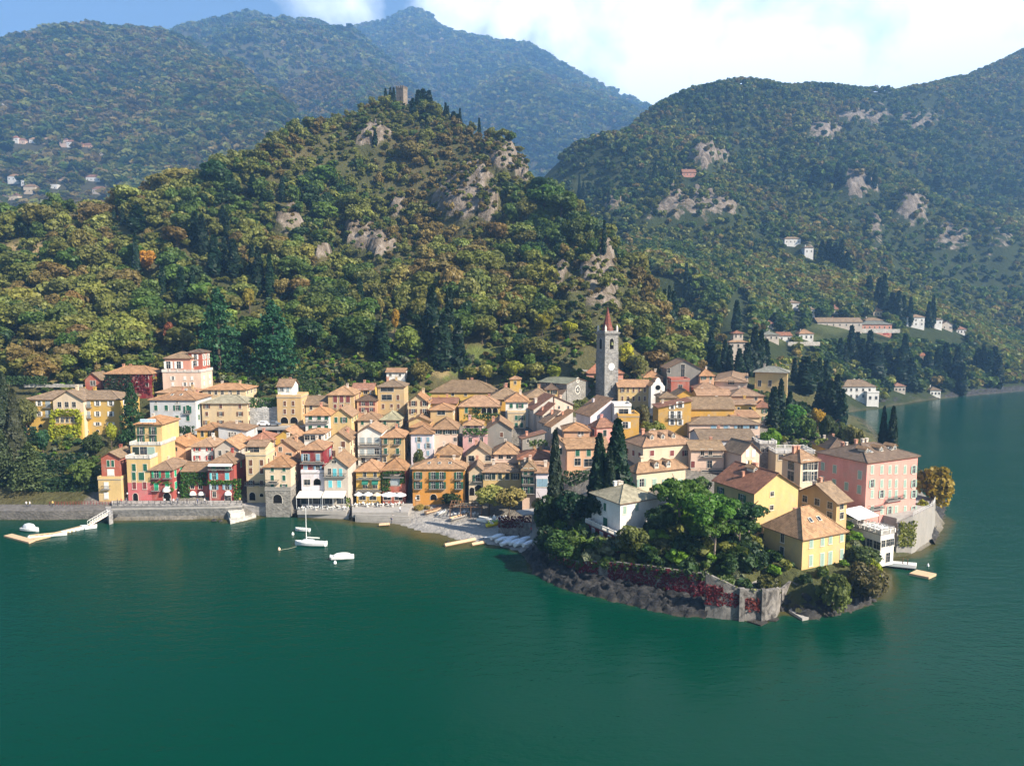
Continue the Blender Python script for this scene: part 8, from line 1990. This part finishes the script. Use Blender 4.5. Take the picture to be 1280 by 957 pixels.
for lab, px, t, b, w, c, Y in (('dark green round tree in the middle of the villa garden', 1008, 512, 556, 30, 'green', 240), ('brownish-green round tree at the right of the villa garden', 1036, 512, 560, 28, (.06, .085, .025), 238), ('flat-crowned bright pine in the villa garden', 994, 500, 540, 34, 'pine', 255),
                              ('green tree left in the villa garden', 987, 516, 556, 26, (.045, .085, .025), 240), ('golden-topped tree behind the round garden trees', 1022, 504, 540, 22, 'gold', 256), ('large olive tree at the right edge of the villa garden by the lake', 1068, 524, 572, 34, (.13, .125, .04), 232),
                              ('olive tree behind the dark brown roof', 1054, 520, 566, 26, (.10, .11, .04), 240), ('small dark tree by the reddish hip roof', 975, 512, 540, 20, 'dark', 255), ('yellow-green vine arbour behind the brown roof', 1033, 551, 562, 30, 'yellowgreen', 212)):
    plant('broadleaf_tree', lab, 'fine', px, t, b, w, c, Y=Y, trunk=.1)
# accents on the slope above the houses
acc = [('orange autumn tree halfway up the western slope', 187, 308, 344, 26, 'gold'), ('golden tree beside the long cypress row', 312, 355, 392, 18, (.30, .22, .04)), ('golden poplar above the top row of houses', 494, 381, 416, 12, 'gold'), ('pale yellow poplar left of the golden one', 476, 368, 402, 14, (.24, .19, .05)),
       ('yellowing tree behind the four tall cypresses', 551, 352, 390, 20, (.22, .19, .04)), ('bright yellow-green tree on the eastern slope', 678, 388, 420, 28, 'yellowgreen'), ('lime-yellow tree right of the bright one on the eastern slope', 712, 398, 425, 24, (.30, .27, .02)), ('rusty red tree above the dark ivy house', 213, 400, 436, 18, 'rust'),
       ('small maroon tree right below the rusty red one', 216, 408, 440, 12, (.13, .022, .022)), ('round bright tree by the clearing above the tan house', 440, 450, 480, 26, (.13, .145, .04)), ('dark round tree right of the bright one', 468, 448, 478, 30, 'green'), ('pale green round tree behind the long yellow building, left one', 608, 452, 480, 26, 'pale'), ('yellow-green round tree behind the roof turret', 641, 446, 477, 28, 'yellowgreen'), ('pale green tree right behind the roof turret', 668, 450, 476, 26, 'pale'), ('yellow-green tree behind the church nave', 692, 454, 478, 22, 'yellowgreen'), ('pale tree behind the right end of the long yellow building', 588, 455, 478, 22, 'olive'), ('straw-coloured tree near the right end of the cypress row', 352, 344, 374, 26, 'straw')]
for lab, px, t, b, w, c in acc:
    plant('broadleaf_tree', lab, 'round', px, t, b, w, c, y0=262, trunk=.15)
for i in range(9):
    px = 262 + i * 14.5
    plant('clipped_tree', 'small clipped tree in the row below the cedars, %s from left' % ('first', 'second', 'third', 'fourth', 'fifth', 'sixth', 'seventh', 'eighth', 'last')[i], 'round', px, 452, 468, 14, 'bright' if i % 2 else 'green', Y=285, group='clipped trees below the cedars', trunk=.2)

# ---- the woods
def clear_of(px, py, y, hpx):
    """leaves the fronts of the far villas open"""
    m = np.ones(len(px), bool); hpx = hpx * 1.4
    for (x0, x1, ye, yb, Y) in FARPX:
        m &= ~((px > x0 - 2) & (px < x1 + 2) & (py > ye + 1) & (py < yb + hpx + 2) & (y < Y + 8) & (y > Y * .6))
    return m
def scatter(x0, x1, y0, y1, step, rng):
    gx, gy = np.meshgrid(np.arange(x0, x1, step), np.arange(y0, y1, step))
    gx = gx + rng.uniform(-.45, .45, gx.shape) * step; gy = gy + rng.uniform(-.45, .45, gy.shape) * step
    return gx.ravel(), gy.ravel()
def seen(x, y, z, f, extra=6.0, n_=50, near=.25):
    """keeps the spots whose tree tops can be seen over the land from the lake side"""
    ok = np.ones(len(x), bool); zt_ = z + extra
    for k in np.linspace(near, .985, n_):
        g = f(x * k, y * k)
        ok &= (H + (zt_ - H) * k) > g - 1.0
    return ok
def in_foot(x, y, pad=1.5):
    m = np.zeros(len(x), bool)
    for (cx, cy, hw, hd, phi) in FOOT:
        c, s = math.cos(phi), math.sin(phi); u = (x - cx) * c + (y - cy) * s; v = -(x - cx) * s + (y - cy) * c
        m |= (np.abs(u) < hw + pad) & (np.abs(v) < hd + pad)
    return m
rng = np.random.default_rng(21)
sx, sy = scatter(-430, 130, 262, 640, 5.4, rng)
sz = zt(sx, sy); spx, spy = proj(sx, sy, sz)
keep = (spx > -40) & (spx < 870) & (sz > 20) & (spy < 484)
keep &= ~((spy > 448) & (spx > 400) & (spx < 470)) & ~((sy < 286) & (spx > 700)) & ~((abs(spx - 500) < 13) & (spy < 142)) & ~((spx > 254) & (spx < 402) & (spy > 456))
keep &= ~in_foot(sx, sy, 2.5)
keep &= (patch_mask(spx, spy, ROCKS1) < rng.uniform(.25, 1.5, len(sx))) & (patch_mask(spx, spy, CLEAR1, .3) < rng.uniform(.3, 1.25, len(sx)))
for (tx, ty, tr) in TREES:
    keep &= (sx - tx) ** 2 + (sy - ty) ** 2 > (tr + .8) ** 2
sx, sy, sz, spx, spy = [a[keep] for a in (sx, sy, sz, spx, spy)]
vis = seen(sx, sy, sz, zt)
sx, sy, sz, spx, spy = [a[vis] for a in (sx, sy, sz, spx, spy)]
for (cx_, ct, cb, cw) in cy_hill + [(275, 0, 470, 60), (343, 0, 474, 60)] + [(a_[1], 0, a_[3] - 3, a_[4]) for a_ in acc]:          # glades before the cypress rows
    k = ~((abs(spx - cx_) < cw * .5 + 5) & (spy > cb - 4) & (spy < cb + 30)); sx, sy, sz, spx, spy = [a[k] for a in (sx, sy, sz, spx, spy)]
# height of wood: taller on the deep soil at the foot, scrub near the crags and the crest
q = fbm(sx / 45, sy / 45, 3) + rng.normal(0, .22, len(sx))
hgt = np.clip(9.2 + 3.8 * q - 3.4 * smooth(110, 200, sz) + rng.normal(0, 2.2, len(sx)), 3.6, 17)
hgt *= 1 - .3 * smooth(415, 440, sy) * (spx < 180)
hgt *= 1 - .45 * patch_mask(spx, spy, [(c_[0], c_[1], c_[2] * 2, c_[3] * 2) for c_ in ROCKS1])
wid = hgt * rng.uniform(.66, 1.24, len(sx))
hue = 1.25 * fbm(sx / 80 + 9, sy / 80, 3) + rng.normal(0, .24, len(sx)) + .10 + .22 * smooth(110, 200, sz)
PAL = [('dark', -9), ('green', -.42), ('olive', -.05), ('pale', .40), ('brown', .52), ('straw', .98), ('gold', 1.35)]
def hue_name(v):
    n_ = PAL[0][0]
    for nm, t in PAL:
        if v >= t: n_ = nm
    return n_
kind_col = [hue_name(v) for v in hue]
order = np.argsort(-(wid * hgt) / (sx ** 2 + sy ** 2))
single = set(order[:285].tolist())
MARKS = [(90, 478, 'the yellow villa'), (160, 470, 'the dark ivied house'), (225, 450, 'the pink-red house'), (280, 470, 'the upper cream house'), (275, 400, 'the left cedar'), (343, 410, 'the right cedar'), (365, 470, 'the little white house'), (440, 470, 'the tan three-window villa'),
         (495, 462, 'the white cottage'), (555, 410, 'the four tall cypresses'), (580, 478, 'the long yellow building'), (640, 470, 'the roof turret'), (700, 470, 'the church'), (760, 440, 'the bell tower'), (800, 455, 'the reddish box house'), (187, 325, 'the orange autumn tree'), (300, 340, 'the long cypress row'), (20, 450, 'the western edge'), (695, 400, 'the lime-yellow tree'), (88, 282, 'the chapel-like house'), (465, 312, 'the pale crag')]
groups = {}
for i in sorted(single):
    mk = min(MARKS, key=lambda m_: (m_[0] - spx[i]) ** 2 + (m_[1] - spy[i]) ** 2)
    dx, dy = spx[i] - mk[0], spy[i] - mk[1]
    side_ = 'above' if dy < -abs(dx) * .7 else ('below' if dy > abs(dx) * .7 and dy > 12 else ('right of' if dx > 0 else 'left of'))
    size = 'big' if hgt[i] > 11.5 else ('small' if hgt[i] < 8.5 else 'mid-sized')
    groups.setdefault((size, NAMES[kind_col[i]], side_, mk[2]), []).append(i)
ORD = ['first', 'second', 'third', 'fourth', 'fifth', 'sixth', 'seventh', 'eighth', 'ninth', 'tenth', 'eleventh', 'twelfth']
for key, ids in groups.items():
    ids.sort(key=lambda i: spx[i])
    for k, i in enumerate(ids):
        lab = '%s %s tree %s %s' % key
        if len(ids) == 2: lab += ', ' + ('left' if k == 0 else 'right') + ' one of two'
        elif len(ids) > 2: lab += ', ' + ORD[min(k, 11)] + ' from left'
        tree('broadleaf_tree', lab, 'round', sx[i], sy[i], sz[i], hgt[i] * 1.15, wid[i] * 1.18, LEAFC[kind_col[i]], 'trees of the castle hill', trunk=.14, seed=i)

def wood(name, label, X_, Y_, Z_, Hh, Ww, cols, tpl, rng, trunk=.12):
    """the rest of a wood: too many trees to count, one object"""
    ids = rng.integers(0, len(tpl), len(X_)); vs, ts = [], []
    for t in range(len(tpl)):
        s = np.where(ids == t)[0]
        if not len(s): continue
        Q, lf = tpl[t]; k = len(Q)
        a = rng.uniform(0, 6.28, len(s)); ca, sa = np.cos(a)[:, None, None], np.sin(a)[:, None, None]
        x = Q[None, :, :, 0]; y = Q[None, :, :, 1]; z = Q[None, :, :, 2]
        w = (Ww[s] / 1.9)[:, None, None]; hc = (Hh[s] * (1 - trunk) / 1.8)[:, None, None]
        V = np.stack([(x * ca - y * sa) * w + X_[s][:, None, None], (x * sa + y * ca) * w + Y_[s][:, None, None], z * hc + (Z_[s] + Hh[s] * (.5 + trunk * .5))[:, None, None]], -1)
        vs.append(V.reshape(-1, 3)); cc = cols[s][:, None, None, :] * lf[None, :, None, None] * np.ones((1, 1, 4, 1)); ts.append(cc.reshape(-1, 3))
    V = np.concatenate(vs); T = np.concatenate(ts)
    me = raw_mesh(name, V, np.arange(len(V)).reshape(-1, 4), 'foliage_wood', False, {'tint': ('FLOAT_COLOR', T)})
    return tag(link(name, me), label, 'woodland', kind='stuff')
def tints(names, rng):
    c = np.array([LEAFC[n_] for n_ in names]); return c * rng.uniform(.8, 1.22, (len(c), 1))
rest = np.array([i for i in range(len(sx)) if i not in single])
T_MID = [crown_round(200 + s, 14, 36, .108) for s in range(8)]
wood('woodland', 'autumn woodland covering the castle hill up to the crest', sx[rest], sy[rest], sz[rest], hgt[rest], wid[rest], tints([kind_col[i] for i in rest], rng), T_MID, rng)
# undergrowth between the trunks
ux, uy = scatter(-420, 130, 258, 600, 3.4, rng); uz = zt(ux, uy); upx, upy = proj(ux, uy, uz)
k = (upx > -30) & (upx < 860) & (uz > 20) & (upy < 480) & ~in_foot(ux, uy, 1.0) & (patch_mask(upx, upy, ROCKS1) < rng.uniform(.5, 1.9, len(ux))) & (rng.uniform(size=len(ux)) < .62) & (patch_mask(upx, upy, CLEAR1, .3) < rng.uniform(.3, 2.2, len(ux)))
k &= seen(ux, uy, uz, zt, 2.0)
ux, uy, uz = ux[k], uy[k], uz[k]
T_BUSH = [crown_round(300 + s, 6, 8, .34) for s in range(5)]
hu = rng.uniform(1.4, 3.2, len(ux))
wood('undergrowth', 'scrub and bushes between the trees of the castle hill', ux, uy, uz, hu, hu * 1.4, tints(rng.choice(['green', 'olive', 'brown', 'dark', 'olive'], len(ux)), rng), T_BUSH, rng, .0)
# planted banks and gardens round the village and on the point
gx_, gy_ = scatter(-175, 130, 128, 300, 2.3, rng); gz_ = zt(gx_, gy_); gpx, gpy = proj(gx_, gy_, gz_); gd = sdist(LAND, gx_, gy_)
k = (gd > 4.6) & ~in_foot(gx_, gy_, .8) & (((gpx < 124) & (gy_ > 212)) | (gy_ > 268) | ((gy_ < 166) & (gpx > 690) & (gpx < 1098)) | ((gpx > 960) & (gy_ > 205) & (gy_ < 262)) | ((gy_ > 236) & (gpx < 420) & (gpx > 310)) | ((gy_ < 178) & (gpx > 680) & (gpx < 800)))
k &= (rng.uniform(size=len(gx_)) < .72) & ~((gpx > 315) & (gpx < 400) & (gy_ < 254) & (gy_ > 236)) & (gpy < 745)
gx_, gy_, gz_, gpx = [a_[k] for a_ in (gx_, gy_, gz_, gpx)]
gh = rng.uniform(1.0, 2.6, len(gx_)) * np.where((gy_ < 170) & (gpx > 690) & (gpx < 945), 2.0, 1.1)
T_GARD = [crown_round(600 + s, 9, 22, .20) for s in range(5)]
wood('garden_shrubs', 'shrubs and planted banks of the gardens round the village', gx_, gy_, gz_, gh, gh * 1.25, tints(rng.choice(['green', 'olive', 'dark', 'dark', 'bright', 'grey'], len(gx_)), rng), T_GARD, rng, .0)
# far mountain across the bay
fx, fy = scatter(60, 1350, 336, 1950, 7.3, rng); f2, f3 = scatter(110, 470, 336, 680, 4.6, rng); fx, fy = np.concatenate([fx, f2]), np.concatenate([fy, f3])
fz = zt2(fx, fy); fpx, fpy = proj(fx, fy, fz)
k = (fpx > 640) & (fpx < 1330) & (fz > 1.3) & (fz > zt(np.minimum(fx, 410), np.minimum(fy, 850)) - 3 * (fy < 620)) & (sdist(LAND, fx, fy) > 2)
k &= (rng.uniform(size=len(fx)) < np.where(fy > 1000, .62, .85)) & ~in_foot(fx, fy, 2)
k &= (patch_mask(fpx, fpy, ROCKS2) < rng.uniform(.3, 1.4, len(fx))) & (patch_mask(fpx, fpy, CLEAR2, .3) < rng.uniform(.3, 1.3, len(fx)))
for (tx, ty, tr) in TREES:
    if ty > 300: k &= (fx - tx) ** 2 + (fy - ty) ** 2 > (tr + 1.5) ** 2
# keep the fronts of the road villas open
for (cx, cy, hw, hd, phi) in FOOT:
    pass
k &= clear_of(fpx, fpy, fy, FPX * 9 / fy)
fx, fy, fz, fpx, fpy = [a[k] for a in (fx, fy, fz, fpx, fpy)]
k = seen(fx, fy, fz, lambda a, b: np.where(b > 335, zt2(a, b), -50), 8.0, 60, .3)
fx, fy, fz, fpx, fpy = [a[k] for a in (fx, fy, fz, fpx, fpy)]
fq = fbm(fx / 120, fy / 120, 3) + rng.normal(0, .25, len(fx))
fh_ = np.clip(8.5 + 3.5 * fq + np.where(fy > 900, 2.5, 0), 4.5, 16)
hue2 = fbm(fx / 150 + 4, fy / 150, 3) + rng.normal(0, .36, len(fx))
far_cols = [hue_name(v) for v in hue2]
T_FAR = [crown_round(400 + s, 10, 14, .22) for s in range(6)]
wood('woodland', 'hazy woodland over the mountain across the little bay', fx, fy, fz, fh_, fh_ * rng.uniform(.8, 1.1, len(fx)), tints(far_cols, rng), T_FAR, rng)
# olive terraces
ox, oy = scatter(100, 420, 420, 720, 7.0, rng); oz = zt2(ox, oy); opx, opy = proj(ox, oy, oz)
k = (patch_mask(opx, opy, [(880, 352, 45, 22), (905, 330, 20, 14)], .3) > .5) & (oz > 5) & (rng.uniform(size=len(ox)) < .7)
ho_ = rng.uniform(3, 5, k.sum())
wood('olive_grove', 'grey-green olive grove on the terraced slope above the church', ox[k], oy[k], oz[k], ho_, ho_ * 1.1, tints(['grey'] * k.sum(), rng), T_FAR, rng, .2)
# ranges behind
T_VFAR = [crown_round(500 + s, 5, 5, .55) for s in range(5)]
def range_wood(V, label, n_, size, names, rocks=()):
    v00, v10, v01, v11 = V[:-1, :-1], V[:-1, 1:], V[1:, :-1], V[1:, 1:]
    area = np.linalg.norm(np.cross(v10 - v00, v01 - v00), axis=-1)
    lim_v = int(V.shape[0] * .78)
    area[lim_v:] = 0
    cpx, cpy = proj(v00[..., 0], v00[..., 1], v00[..., 2])
    area = area * ((cpx > -60) & (cpx < 1340)) / (np.linalg.norm(v00, axis=-1) ** 1.0)
    pr = (area / area.sum()).ravel(); ids = rng.choice(len(pr), n_, p=pr)
    a, b = np.unravel_index(ids, area.shape); u, w = rng.uniform(size=(2, n_, 1))
    Pt = (v00[a, b] * (1 - u) + v10[a, b] * u) * (1 - w) + (v01[a, b] * (1 - u) + v11[a, b] * u) * w
    px, py = proj(Pt[:, 0], Pt[:, 1], Pt[:, 2])
    k = (px > -40) & (px < 1320)
    if len(rocks): k &= patch_mask(px, py, rocks) < rng.uniform(.2, 1.3, n_)
    k &= clear_of(px, py, Pt[:, 1], FPX * size / Pt[:, 1])
    Pt = Pt[k]; hh = size * rng.uniform(.7, 1.35, len(Pt))
    hz_ = fbm(Pt[:, 0] / 300, Pt[:, 1] / 300, 3) + rng.normal(0, .4, len(Pt))
    nm = [names[int(np.clip((v + .7) / 1.5 * len(names), 0, len(names) - 1))] for v in hz_]
    wood('woodland', label, Pt[:, 0], Pt[:, 1], Pt[:, 2] - .15 * hh, hh, hh * rng.uniform(.9, 1.4, len(Pt)), tints(nm, rng), T_VFAR, rng)
WN = ['dark', 'green', 'green', 'olive', 'olive', 'brown', 'pale']
range_wood(M_LEFT, 'brownish-green woods on the left mountain above the hamlet', 15000, 15, ['dark', 'green', 'olive', 'olive', 'brown', 'brown'])
range_wood(M_MID, 'blue-green woods on the second mountain behind', 5000, 20, WN)
range_wood(M_SPUR, 'brownish woods on the low spur behind the castle', 4500, 15, ['green', 'olive', 'brown', 'brown', 'brown'])
range_wood(M_PEAK, 'blue hazy woods on the high peak', 9000, 26, WN, [(548, 42, 5, 7), (585, 52, 5, 5)])
range_wood(M_SPUR2, 'hazy woods on the broad shoulder right of the castle', 6500, 20, WN)
# ------------------------------------------------------------ the air over the lake
ZTOP = max(max(v.co.z for v in o.data.vertices) for o in bpy.data.objects if o.name.startswith('mountain')) + 30
print('ZTOP', ZTOP)
hz = MB(); hz.box(-6500, -60, -11, 6500, 8300, ZTOP)
n = NT('haze_air')
vol = n.n('ShaderNodeVolumePrincipled', {'Color': (0.29, 0.57, 1.0), 'Density': HAZE, 'Anisotropy': 0.25})
n.t.links.new(vol.outputs[0], n.out.inputs['Volume'])
ho = link('haze', hz.mesh('haze', 'haze_air'))
tag(ho, 'pale blue haze hanging over the lake and mountains', kind='stuff')
